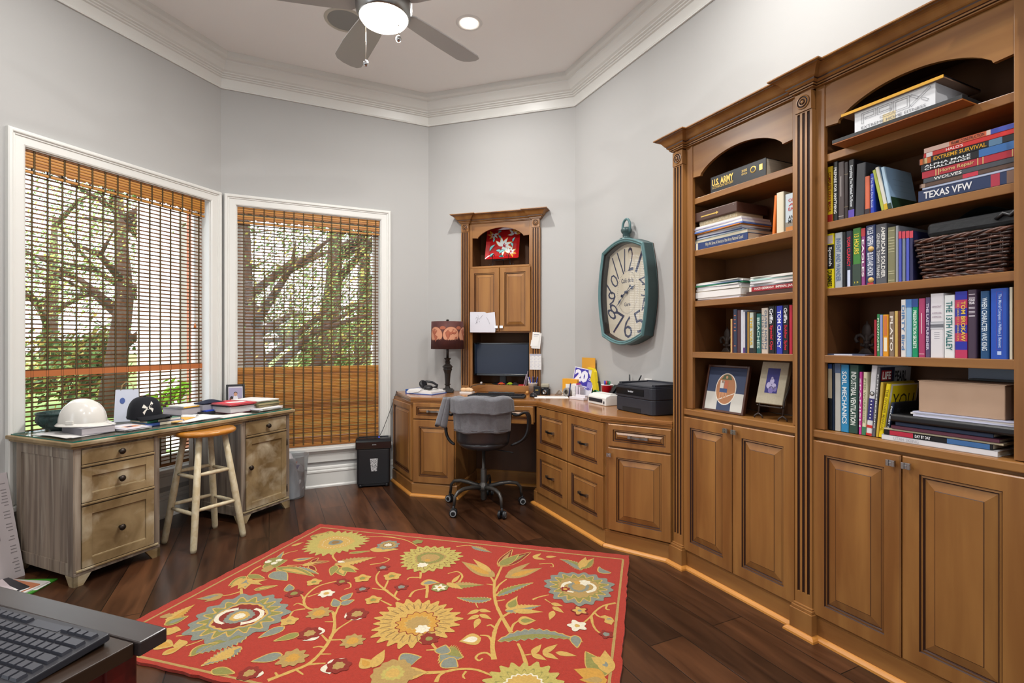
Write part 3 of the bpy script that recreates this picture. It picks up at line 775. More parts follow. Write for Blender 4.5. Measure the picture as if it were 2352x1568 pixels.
t.part('lettering', MB().text('ATIVA', (.128, -.0006, .345), (.034, 0, 0), (0, 0, .009), 0, .02), mat('grey_print', '#a5a8ad', .4), h)
for x in (.035, sw-.035):
    t.part('wheel', MB().cyl((x-.012, .02, .016), (x+.012, .02, .016), .016, n=16).cyl((x-.012, sd-.02, .016), (x+.012, sd-.02, .016), .016, n=16), M_BLACK)
a = F_S @ Vector((.18, .1, .4)); b = F_B @ Vector((1.33, -.03, .70)); c2 = F_W @ Vector((ea[0]+.02, ea[1]-.04, .768))
cord = []
for i in range(25):
    k = i/24; p = a.lerp(c2, k); p.z = a.z+(c2.z-a.z)*k**1.7; p.y += .02*sin(pi*k); p.x += -.02*sin(pi*k); cord.append(p)
solo('power_cord', 'thin black cord running from the shredder up to the corner desk', 'cord', MB().tube(cord, .0026, 6), M_BLACK, F_W, tuple(a))

# ------------------------------------------------------------------ waste bin
bc = w2(F_B, .475, -.185)
t = Thing('waste_bin', 'clear plastic waste bin lined with a white bag beside the weathered desk', 'bin', F_W, (bc.x, bc.y, 0))
t.part('bin', MB().lathe([(0, .004), (.105, .004), (.108, .008), (.135, .315), (.139, .318), (.139, .322), (.133, .32), (.106, .012)], (bc.x, bc.y, 0), 40), glass_mat('clear_plastic', (.9, .92, .93), .1, .12, (.75, .77, .8)))
def bag(i, j):
    a = 2*pi*i; z = .012+.3*j; r = (.10+.022*j)*(1+.05*sin(5*a+7*j)+.03*sin(11*a-9*j))
    if a < 2.2 or a > 5.5: z -= .12*j*max(0, cos(a-.3))**.5 if cos(a-.3) > 0 else 0
    return (bc.x+r*cos(a)*.97, bc.y+r*sin(a)*.97, z)
t.part('liner_bag', MB().grid(bag, 60, 16), mat('white_film', '#e4e6ea', .35, bump=(40, .6)))
rn = random.Random(5); pm = MB()
for k in range(9):
    a = rn.uniform(0, 6.28); r = rn.uniform(.02, .06); zz = .06+.02*k
    x, y = bc.x+r*cos(a), bc.y+r*sin(a); w = rn.uniform(.03, .05); tl = rn.uniform(-.6, .6)
    pm.add([(x-w, y-w*.5, zz), (x+w, y-w*.5, zz+.02*tl), (x+w*.8, y+w, zz+.03), (x-w*.9, y+w*.8, zz+.02-.02*tl), (x, y, zz+.03)], [(0, 1, 4), (1, 2, 4), (2, 3, 4), (3, 0, 4)], k % 3)
t.part('crumpled_paper', pm, [M_PAPER, C('#3d4a78'), C('#c26a3c')])

# ------------------------------------------------------------------ carton and magazines left of the desk
F_X = sub(F_A, -1.295, -.175, 0) @ Matrix.Rotation(R(-17), 4, 'X')
cb = MB().box(-.46, 0, 0, .045, 0, .535, 0)
rn = random.Random(3)
for k in range(30):
    z = .03+.016*k; 
    if rn.random() < .75: cb.box(-.03-rn.uniform(0, .012), -.014, -.0006, 0, z, z+.005, 1)
for x, z, w, h in ((-.075, .30, .02, .04), (-.07, .2, .006, .06), (-.12, .22, .02, .1), (-.2, .1, .05, .12), (-.09, .36, .01, .03)): cb.box(x-w, x, -.0006, 0, z, z+h, 1)
solo('carton', 'flat white printed carton leaning on the wall left of the weathered desk', 'box', cb, [mat('printed_board', '#c9bfc0', .5, noise=('#b3aaab', (6, 6, 1.5), 3, .6)), C('#8b8485')], F_X)
mg = [('#3f8f2c', 'green magazine fanned out on the floor by the carton', -1.44, -.345, 22, .0), ('#d8d4cf', 'white pamphlet under the orange magazine on the floor', -1.47, -.33, 14, .006), ('#c07a58', 'orange and cream magazine on the floor pile by the carton', -1.50, -.31, 5, .012), ('#2b2b30', 'black covered magazine near the top of the floor pile', -1.52, -.28, -6, .018), ('#cdbfc2', 'pale topmost magazine of the floor pile by the carton', -1.56, -.27, -14, .024)]
for col, lab, s, y, ang, z in mg:
    F = sub(F_A, s, y, ang); 
    solo('magazine', lab, 'magazine', MB().box(-.14, .14, -.105, .105, z, z+.0055, 0).box(-.139, .139, -.104, .104, z+.001, z+.0045, 1).box(.02, .1, -.106, -.02, z+.0056, z+.0058, 1), [C(col, .35), M_PAPER], F, group='magazines on the floor')
# ------------------------------------------------------------------ ceiling fan
FX, FY, FZ = -.657, 2.625, 2.92
t = Thing('ceiling_fan', 'five-bladed brushed nickel ceiling fan with a lit frosted bowl', 'ceiling fan', F_W, (FX, FY, 2.8))
M_BLADE = mat('silver_blade', '#a39f9c', .38, spec=.5)
t.part('motor_housing', MB().lathe([(0, 3.03), (.05, 3.03), (.09, 3.015), (.125, 2.985), (.142, 2.94), (.142, 2.9), (.138, 2.872), (.128, 2.855), (.124, 2.85), (0, 2.85)], (FX, FY, 0), 48), M_STEEL)
t.part('downrod', MB().cyl((FX, FY, 3.02), (FX, FY, 3.31), .013).lathe([(.013, 3.25), (.05, 3.27), (.065, 3.31), (.068, ZC)], (FX, FY, 0), 32), M_STEEL)
t.part('light_bowl', MB().lathe([(.123, 2.856), (.122, 2.846), (.112, 2.832), (.09, 2.818), (.05, 2.808), (0, 2.805)], (FX, FY, 0), 40), mat('lit_glass', '#fff6ea', .4, emit=('#fff1df', 9)))
for azd in (38, 110, 182, 254, 326):
    a = R(90-azd); Fb = Matrix.Translation((FX, FY, FZ)) @ Matrix.Rotation(a, 4, 'Z') @ Matrix.Rotation(R(11), 4, 'X')
    P = [(.13, -.035), (.16, -.052), (.30, -.06), (.5, -.066), (.63, -.064), (.66, -.05), (.672, -.02), (.67, .015), (.655, .045), (.62, .062), (.45, .062), (.28, .054), (.16, .046), (.13, .035)]
    P = [(x, y*1.32) for x, y in P]; m = MB(); m.X = Fb; m.prism(P, -.004, .004, 'z')
    bl = t.part('blade', m, M_BLADE, bevel=.0015)
for dx, dy, z0, z1 in ((-.078, -.055, 2.84, 2.6), (.088, -.06, 2.86, 2.72)):
    m = MB(); m.tube([(FX+dx, FY+dy, z0+.02), (FX+dx, FY+dy, z1)], .0016, 6); m.ell((FX+dx, FY+dy, z0*.4+z1*.6), .0035, .0035, .004, 8, 6)
    ch = t.part('pull_chain', m, mat('chain', '#cfc4b4', .3, metal=.8))
    t.part('chain_ball', MB().ell((FX+dx, FY+dy, z1-.012), .014, .014, .016, 16, 10), M_CHROME, ch)
# recessed lamp and speaker
t = Thing('recessed_light', 'bright recessed downlight in the ceiling in front of the hutch', 'ceiling light', F_W, (-.29, 3.46, ZC))
t.part('trim_ring', MB().lathe([(.058, ZC), (.056, ZC-.004), (.075, ZC-.006), (.088, ZC-.003), (.09, ZC)], (-.29, 3.46, 0), 36), M_WHITE)
t.part('bulb', MB().lathe([(0, ZC-.003), (.056, ZC-.003)], (-.29, 3.46, 0), 30), mat('lit_bulb', '#ffffff', .4, emit=('#fff6ea', 30)))
t = Thing('ceiling_speaker', 'round ceiling speaker with a grey grille beside the fan', 'speaker', F_W, (-1.12, 3.43, ZC))
t.part('bezel', MB().lathe([(.112, ZC-.004), (.116, ZC-.007), (.13, ZC-.006), (.134, ZC)], (-1.12, 3.43, 0), 48), mat('speaker_bezel', '#bdb8ab', .6))
t.part('grille', MB().lathe([(0, ZC-.005), (.112, ZC-.004)], (-1.12, 3.43, 0), 48), mat('speaker_grille', '#8f8f8b', .7, bump=(900, .4)))

# ------------------------------------------------------------------ wall clock
t = Thing('wall_clock', 'large teal pocket-watch wall clock with cream face on the grey wall', 'clock', F_D, (.72, -.045, 1.53))
cx, cz = .722, 1.53
def outline(sc=1.0, n=12):
    hw, hz, bx, bz = .225*sc, .303*sc, .047, .062
    P = []
    for i in range(n): k = i/n; P.append((cx-hw+2*hw*k, cz-hz-bz*sin(pi*k)))
    for i in range(n): k = i/n; P.append((cx+hw+bx*sin(pi*k), cz-hz+2*hz*k))
    for i in range(n): k = i/n; P.append((cx+hw-2*hw*k, cz+hz+bz*sin(pi*k)))
    for i in range(n): k = i/n; P.append((cx-hw-bx*sin(pi*k), cz+hz-2*hz*k))
    return P
M_TEAL = mat('teal_paint', '#3c5657', .34, noise=('#32484a', (6, 6, 6), 4, .7)); M_TEALE = mat('teal_rim', '#587b7d', .32, noise=('#48696c', (12, 12, 12), 4, .6))
M_RUST = mat('worn_rust', '#4a3226', .6)
def ringsurf(mb, rings):
    v = []; n = len(rings[0][0]); F = []; M = []
    for P, y, m in rings: v += [(p[0], y, p[1]) for p in P]
    for j in range(len(rings)-1):
        for i in range(n):
            F.append((j*n+i, j*n+(i+1) % n, (j+1)*n+(i+1) % n, (j+1)*n+i)); M.append(rings[j+1][2])
    mb.add(v, F, M); return mb
def shrink(P, d):
    return [(cx+(p[0]-cx)*(1-d/.25), cz+(p[1]-cz)*(1-d/.33)) for p in P]
O = outline()
cs = ringsurf(MB(), [(O, -.002, 2), (O, -.006, 2), (shrink(O, .003), -.01, 0), (shrink(O, .003), -.078, 0), (O, -.08, 1), (O, -.086, 1), (shrink(O, .008), -.094, 1), (shrink(O, .016), -.09, 1), (shrink(O, .02), -.092, 1), (shrink(O, .026), -.086, 1), (shrink(O, .028), -.08, 3), (shrink(O, .03), -.035, 3)])
t.part('case', cs, [M_TEAL, M_TEALE, M_RUST, M_BLACK])
f = MB(); fp = shrink(O, .03); f.add([(p[0], -.036, p[1]) for p in fp], [tuple(range(len(fp)))], 0)
fy = -.0364; INK = 1
for st, dx, dz, h, w, rot in (('12', .015, .225, .16, .10, 0), ('1', .125, .195, .15, .022, 27), ('2', .175, .095, .10, .07, 38), ('3', .185, .0, .085, .075, 5), ('4', .178, -.10, .09, .085, -35), ('5', .125, -.205, .145, .085, -22),
        ('6', .008, -.24, .15, .09, 0), ('7', -.10, -.215, .16, .09, 24), ('8', -.165, -.125, .10, .115, 32), ('9', -.178, -.03, .10, .09, 8), ('10', -.165, .075, .105, .12, -42), ('11', -.105, .195, .175, .075, -25)):
    ctr = Vector((cx+dx, fy, cz+dz)); up = Vector((sin(R(rot)), 0, cos(R(rot)))); rt = Vector((cos(R(rot)), 0, -sin(R(rot))))
    f.text(st, ctr-rt*(w/2)-up*(h/2), rt*w, up*h, INK, -.008)
f.text('Café de la', (cx-.066, fy, cz+.066), (.132, 0, 0), (0, 0, .032), INK, .01)
f.text('Gare', (cx-.034, fy, cz-.095), (.068, 0, 0), (0, 0, .026), INK, .01)
for k in range(60):
    a = 2*pi*k/60; r0, r1 = (1, 1.05) if k % 5 else (1, 1.07)
    p = [(cx+.105*r*cos(a+d), fy, cz+.142*r*sin(a+d)) for r, d in ((r0, -.012), (r0, .012), (r1, .012), (r1, -.012))]
    f.add(p, [(0, 1, 2, 3)] , INK)
t.part('face', f, [mat('aged_cream', '#d8d0bf', .6, noise=('#c9bea6', (5, 5, 5), 4, .7)), C('#2d3350', .6)], label='cream face with tall dark numerals')
def hand(ang, L, tail, w, y):
    m = MB(); a = R(90-ang); d = Vector((cos(a), 0, sin(a))); s = Vector((-sin(a), 0, cos(a))); c = Vector((cx, y, cz))
    P = [c-d*tail-s*w*.4, c-d*tail*.4-s*w*.3, c+d*L*.45-s*w*.25, c+d*L*.62-s*w*1.3, c+d*L*.72-s*w*.5, c+d*L, c+d*L*.72+s*w*.5, c+d*L*.62+s*w*1.3, c+d*L*.45+s*w*.25, c-d*tail*.4+s*w*.3, c-d*tail+s*w*.4]
    m.prism([(p.x, p.z) for p in P], y, y+.0015, 'y'); m.lathe([(0, y), (w*1.4, y), (w*1.4, y+.0015)], tuple(Vector((cx, 0, cz))-d*tail), 12, 0, axis='y'); return m
M_HAND = mat('blued_steel', '#26375f', .3, metal=.4)
t.part('hour_hand', hand(66, .105, .055, .008, -.046), M_HAND)
t.part('minute_hand', hand(229, .15, .06, .006, -.050), M_HAND)
t.part('centre_cap', MB().lathe([(.01, -.04), (.01, -.055), (0, -.057)], (cx, 0, cz), 14, axis='y'), M_HAND)
g = MB(); gp = shrink(O, .028); g.add([(p[0], -.078, p[1]) for p in gp], [tuple(range(len(gp)))], 0)
t.part('glass_cover', g, glass_mat('clock_glass', (1, 1, 1), .16))
ky = -.045; kz = cz+.303+.062
t.part('crown_knob', MB().lathe([(.045, kz-.006), (.045, kz+.004), (.028, kz+.006), (.024, kz+.02), (.026, kz+.022), (.024, kz+.034), (.034, kz+.045), (.038, kz+.06), (.034, kz+.072), (.016, kz+.082), (0, kz+.084)], (cx, ky, 0), 24), M_TEAL)
P = [(cx+.04*sin(2*pi*i/24), ky, kz+.085+.052*-cos(2*pi*i/24)) for i in range(24)]
t.part('hanging_ring', MB().tube(P, .0085, 10, closed=True), M_TEALE)
RUG_LINE = [(-1.209,3.246),(0.602,2.771),(0.249,1.44),(-1.6,1.974)]
RUG_STEMS = [('y',0.016,[(0.053,1.866),(0.038,1.943),(0.023,1.999)]),('y',0.02,[(-0.066,1.897),(-0.076,1.985),(-0.069,2.089),(-0.055,2.153),(-0.04,2.191),(0.006,2.244)]),('y',0.018,[(-0.003,2.073),(-0.025,2.136),(-0.057,2.239),(-0.077,2.332),(-0.086,2.488),(-0.074,2.568),(-0.052,2.691)]),('y',0.013,[(-0.079,2.413),(-0.063,2.477),(-0.027,2.539)]),('y',0.013,[(-0.085,2.499),(-0.1,2.545),(-0.115,2.58)]),('y',0.011,[(-0.076,2.372),(-0.054,2.413),(-0.024,2.439)]),('y',0.01,[(-0.087,2.477),(-0.124,2.488)]),('y',0.01,[(-0.072,2.323),(-0.033,2.337)]),('y',0.012,[(-0.067,1.904),(-0.096,1.937),(-0.124,1.93),(-0.135,1.907),(-0.122,1.891),(-0.109,1.904)]),('y',0.013,[(-0.077,2.006),(-0.095,2.047),(-0.128,2.054)]),('y',0.012,[(-0.003,2.092),(0.008,2.136),(0.034,2.165)]),('y',0.011,[(0.093,2.337),(0.126,2.362),(0.172,2.382)]),('y',0.011,[(-0.069,2.104),(-0.088,2.128),(-0.105,2.12)]),('y',0.012,[(0.468,2.308),(0.411,2.285),(0.37,2.244),(0.333,2.187),(0.283,2.124)]),('y',0.011,[(0.36,2.221),(0.372,2.195),(0.396,2.178)]),('y',0.012,[(0.341,2.195),(0.337,2.136),(0.345,2.089),(0.366,2.058)]),('y',0.01,[(0.427,2.294),(0.415,2.257),(0.43,2.248)]),('y',0.013,[(-0.515,2.332),(-0.596,2.423),(-0.657,2.499),(-0.681,2.568),(-0.68,2.628)]),('y',0.011,[(-0.609,2.434),(-0.61,2.499),(-0.615,2.545)]),('y',0.01,[(-0.586,2.423),(-0.668,2.444)]),('y',0.01,[(-0.538,2.285),(-0.599,2.332)]),('y',0.012,[(-0.545,2.362),(-0.544,2.413),(-0.549,2.444)]),('y',0.016,[(-0.85,1.78),(-0.789,1.829),(-0.744,1.872),(-0.725,1.937),(-0.72,2.013),(-0.731,2.104),(-0.764,2.195),(-0.796,2.239),(-0.893,2.257),(-0.936,2.304),(-0.954,2.362),(-0.947,2.434),(-0.919,2.482),(-0.854,2.522)]),('y',0.011,[(-0.762,2.195),(-0.769,2.257),(-0.774,2.313)]),('y',0.013,[(-0.724,2.035),(-0.715,2.096),(-0.679,2.165)]),('y',0.012,[(-0.746,1.866),(-0.717,1.872),(-0.683,1.875)]),('y',0.011,[(-0.719,2.021),(-0.669,2.024)]),('y',0.011,[(-0.912,2.257),(-0.956,2.239),(-0.952,2.187)]),('y',0.01,[(-0.944,2.362),(-0.9,2.402)]),('y',0.01,[(-0.722,1.971),(-0.745,1.978),(-0.767,1.971)]),('y',0.009,[(-0.719,1.93),(-0.682,1.93)]),('y',0.011,[(-0.718,2.006),(-0.745,2.035),(-0.766,2.058)]),('y',0.009,[(-0.956,2.342),(-0.973,2.372),(-0.997,2.392)]),('y',0.01,[(-0.828,1.805),(-0.844,1.823)]),('y',0.009,[(-0.928,2.285),(-0.965,2.304),(-0.976,2.285)]),('y',0.01,[(-0.84,2.51),(-0.794,2.499),(-0.775,2.455),(-0.799,2.434)]),('y',0.009,[(-0.772,1.835),(-0.739,1.811)]),('y',0.009,[(-0.752,2.153),(-0.788,2.153)]),('y',0.018,[(-1.248,2.362),(-1.294,2.444)]),('y',0.012,[(-1.29,2.085),(-1.308,2.058),(-1.344,2.047)]),('y',0.012,[(-1.32,2.691),(-1.334,2.641),(-1.33,2.58)]),('y',0.014,[(-0.991,2.871),(-0.986,2.813),(-0.941,2.744)]),('y',0.01,[(-0.889,3.085),(-0.833,3.093),(-0.734,3.09),(-0.665,3.051)]),('y',0.011,[(-1.28,2.413),(-1.314,2.382),(-1.348,2.372)]),('y',0.01,[(-1.273,2.813),(-1.25,2.856),(-1.209,2.886)]),('y',0.01,[(-0.751,2.704),(-0.684,2.731),(-0.665,2.771),(-0.699,2.792)]),('y',0.01,[(-1.184,2.691),(-1.136,2.698),(-1.104,2.704)]),('y',0.01,[(-0.779,3.093),(-0.689,3.068),(-0.616,3.026),(-0.544,2.947)]),('y',0.014,[(-0.466,2.616),(-0.456,2.545)]),('y',0.018,[(-0.419,2.499),(-0.403,2.434),(-0.394,2.352)]),('y',0.013,[(-0.473,2.362),(-0.461,2.418),(-0.41,2.444)]),('y',0.01,[(-0.32,2.939),(-0.272,2.959),(-0.228,2.954)]),('y',0.016,[(-0.313,1.82),(-0.245,1.826),(-0.192,1.841),(-0.13,1.838),(-0.067,1.803)]),('y',0.014,[(-0.319,2.006),(-0.292,1.964),(-0.272,1.937)]),('y',0.016,[(-0.263,1.771),(-0.257,1.805),(-0.24,1.823)]),('y',0.01,[(-0.295,1.957),(-0.328,1.954)]),('y',0.012,[(-0.265,2.488),(-0.249,2.568),(-0.28,2.622),(-0.326,2.598)]),('y',0.011,[(-0.458,2.556),(-0.509,2.556),(-0.518,2.533)]),('y',0.01,[(-0.164,1.829),(-0.173,1.805),(-0.164,1.788)]),('y',0.008,[(0.145,2.711),(0.208,2.718),(0.216,2.679),(0.2,2.679)]),('y',0.008,[(-0.16,2.332),(-0.163,2.304),(-0.151,2.266)]),('y',0.008,[(0.05,1.923),(0.075,1.93)]),('y',0.007,[(0.15,2.342),(0.176,2.304)]),('y',0.008,[(-1.264,1.981),(-1.229,2.013),(-1.213,2.043)])]
RUG_LEAVES = [((-0.087,2.562),(-0.272,2.744),0.11,'t','m',0,0),((-0.108,2.616),(-0.214,2.778),0.05,'y',None,0,0),((-0.071,2.685),(0.105,2.864),0.1,'d','o',0,0),((-0.069,2.691),(0.002,2.901),0.06,'d','t',0,0),((-0.063,2.691),(0.038,2.835),0.075,'o',None,0,0),((-0.036,2.556),(0.159,2.666),0.1,'t','m',0,0),((-0.025,2.592),(0.1,2.731),0.05,'t',None,0,0),((-0.054,2.013),(0.276,2.006),0.1,'g','o',0.16,1),((0.252,2.05),(0.251,1.971),0.05,'g',None,0,0),((-0.097,2.342),(-0.251,2.357),0.07,'g','o',0.1,1),((-0.068,2.372),(0.102,2.499),0.07,'o','g',0.05,1),((-0.031,2.239),(0.132,2.285),0.1,'y','g',0.0,1),((-0.022,2.257),(0.027,2.372),0.05,'y',None,0,0),((0.002,2.239),(0.138,2.23),0.05,'y',None,0,0),((-0.008,2.266),(0.017,2.342),0.05,'o',None,0,0),((-0.145,2.248),(-0.196,2.208),0.036,'y',None,0,0),((-0.145,2.248),(-0.09,2.23),0.036,'y',None,0,0),((-0.142,2.204),(-0.19,2.165),0.036,'y',None,0,0),((-0.14,2.212),(-0.085,2.17),0.036,'y',None,0,0),((-0.14,2.178),(-0.155,2.1),0.036,'y',None,0,0),((0.176,2.304),(0.227,2.28),0.036,'y',None,0,0),((0.181,2.275),(0.226,2.221),0.036,'y',None,0,0),((0.181,2.239),(0.159,2.165),0.036,'y',None,0,0),((0.114,2.792),(0.164,2.849),0.036,'y',None,0,0),((0.114,2.792),(0.183,2.765),0.036,'y',None,0,0),((0.185,2.799),(0.245,2.806),0.036,'y',None,0,0),((0.075,1.93),(0.115,1.992),0.036,'y',None,0,0),((0.075,1.93),(0.129,1.891),0.036,'y',None,0,0),((0.116,1.937),(0.178,1.992),0.036,'y',None,0,0),((0.116,1.937),(0.173,1.897),0.036,'y',None,0,0),((0.165,1.94),(0.244,1.917),0.036,'y',None,0,0),((0.024,2.161),(0.102,2.161),0.085,'y','o',0,0),((-0.123,2.035),(-0.208,2.01),0.1,'y','w',0,0),((-0.31,2.466),(-0.134,2.477),0.09,'t','o',0.03,1),((-0.319,2.499),(-0.234,2.434),0.05,'y',None,0,0),((-0.293,2.499),(-0.26,2.592),0.03,'y',None,0,0),((-0.446,2.488),(-0.351,2.499),0.08,'y','g',0.14,0),((-0.233,2.947),(-0.112,2.856),0.07,'t','g',0,1),((-0.268,1.937),(-0.184,1.91),0.16,'o','g',-0.05,1),((-0.267,1.93),(-0.258,1.985),0.07,'g',None,0,0),((-0.253,1.891),(-0.198,1.853),0.08,'g',None,0,0),((-0.407,1.866),(-0.34,1.91),0.1,'g','g',0.2,0),((0.328,1.805),(0.28,1.943),0.1,'o',None,0,0),((0.338,1.817),(0.355,1.954),0.08,'y',None,0,0),((0.325,1.788),(0.222,1.841),0.1,'m',None,0,0),((0.332,1.782),(0.234,1.782),0.08,'m','t',0,0),((0.345,1.853),(0.323,1.91),0.03,'g',None,0,0),((0.34,1.872),(0.295,1.91),0.06,'y',None,0,0),((0.358,2.641),(0.259,2.771),0.08,'g','o',-0.12,1),((0.354,2.653),(0.448,2.785),0.1,'y','o',0,1),((0.361,2.666),(0.403,2.799),0.06,'y',None,0,0),((0.501,2.604),(0.459,2.679),0.05,'g',None,0.25,0),((0.396,2.178),(0.432,2.153),0.06,'y','g',0,0),((0.396,2.178),(0.401,2.204),0.05,'y',None,0,0),((0.404,2.17),(0.414,2.128),0.05,'y',None,0,0),((-1.217,2.641),(-0.982,2.592),0.08,'g','o',0.12,1),((-1.222,2.616),(-1.109,2.522),0.1,'g',None,0,0),((-1.255,2.616),(-1.281,2.871),0.05,'g',None,0,0),((-1.229,2.666),(-0.994,2.568),0.07,'o','y',0.06,0),((-1.296,2.666),(-1.213,2.758),0.1,'o',None,0,0),((-1.261,2.616),(-1.275,2.704),0.07,'t',None,0,0),((-1.184,2.758),(-1.078,2.799),0.06,'y','g',-0.1,0),((-1.087,2.718),(-0.982,2.744),0.05,'d','t',0,0),((-1.065,2.691),(-1.007,2.628),0.03,'d',None,0,0),((-1.069,2.731),(-1.055,2.785),0.03,'d',None,0,0),((-1.104,2.691),(-1.04,2.731),0.05,'y',None,0,0),((-0.939,2.704),(-0.742,2.799),0.13,'t','y',0,1),((-0.895,2.691),(-0.789,2.641),0.06,'y',None,0,0),((-0.897,2.666),(-0.845,2.574),0.07,'o','y',0,0),((-0.929,2.691),(-0.912,2.58),0.05,'o',None,0,0),((-0.886,2.666),(-0.798,2.616),0.05,'o',None,0,0),((-0.935,2.744),(-0.891,2.731),0.03,'w',None,0,0),((-1.214,3.085),(-1.131,3.181),0.06,'o','y',-0.1,0),((-1.271,2.947),(-1.221,3.007),0.035,'y',None,0,0),((-0.905,2.849),(-0.799,2.878),0.03,'o',None,0,0),((-1.34,2.568),(-1.365,2.466),0.06,'o','y',0,0),((-1.304,2.499),(-1.21,2.533),0.05,'y',None,0,0),((-1.328,2.545),(-1.27,2.434),0.09,'y','g',0,0),((-1.328,2.545),(-1.348,2.444),0.05,'y',None,0,0),((-1.306,2.522),(-1.209,2.477),0.04,'y',None,0,0),((-1.33,2.58),(-1.232,2.545),0.05,'o',None,0,0),((-1.299,2.499),(-1.306,2.434),0.05,'y',None,0,0),((-1.344,2.382),(-1.449,2.342),0.07,'t','g',0.06,0),((-1.343,2.372),(-1.392,2.313),0.05,'t',None,0,0),((-1.222,2.429),(-1.134,2.471),0.04,'o','y',0,0),((-1.051,2.413),(-1.081,2.482),0.05,'g',None,0,0),((-0.776,2.275),(-0.816,2.342),0.05,'g',None,0,0),((-0.775,2.332),(-0.749,2.397),0.05,'g',None,0,0),((-0.767,2.294),(-0.721,2.332),0.05,'g',None,0,0),((-0.942,2.112),(-1.007,2.035),0.06,'g',None,0,0),((-0.859,2.062),(-0.936,2.013),0.05,'o',None,0,0),((-0.866,1.923),(-0.958,1.884),0.065,'g',None,0,0),((-1.062,2.043),(-1.21,1.917),0.14,'g','o',-0.08,1),((-1.045,1.971),(-1.127,1.859),0.1,'g','y',0,1),((-1.202,1.917),(-1.149,1.999),0.05,'o','g',0.22,0),((-1.059,1.95),(-1.107,1.878),0.07,'y',None,0,0),((-1.39,1.995),(-1.307,1.978),0.085,'y','m',0,0),((-1.316,1.923),(-1.27,1.985),0.05,'y','m',0,0),((-1.274,1.971),(-1.317,2.024),0.06,'y',None,0,0),((-1.449,2.145),(-1.42,2.294),0.09,'y','m',0.04,1),((-1.481,2.178),(-1.487,2.221),0.06,'t',None,0,0),((-1.443,2.128),(-1.391,2.195),0.06,'o','g',0,0),((-1.406,2.081),(-1.35,2.089),0.08,'y',None,0,0),((-1.413,2.104),(-1.394,2.05),0.06,'y',None,0,0),((-1.074,1.835),(-0.987,1.817),0.05,'o',None,0,0),((-0.505,1.847),(-0.486,1.957),0.06,'y',None,0,0),((-0.513,1.847),(-0.563,1.904),0.07,'y','m',0,0),((-0.399,1.811),(-0.298,1.823),0.09,'y','t',0,0),((-0.685,2.17),(-0.623,2.195),0.04,'w',None,0,0),((-0.687,2.178),(-0.72,2.221),0.05,'w',None,0,0),((-0.769,2.043),(-0.826,2.013),0.04,'w',None,0,0),((-0.771,2.058),(-0.796,2.112),0.05,'w',None,0,0),((-0.677,1.872),(-0.621,1.904),0.035,'w',None,0,0),((-0.679,1.866),(-0.644,1.811),0.06,'w',None,0,0),((-0.895,1.794),(-0.911,1.841),0.05,'w',None,0,0),((-0.806,2.901),(-0.641,2.901),0.1,'y',None,0,0)]
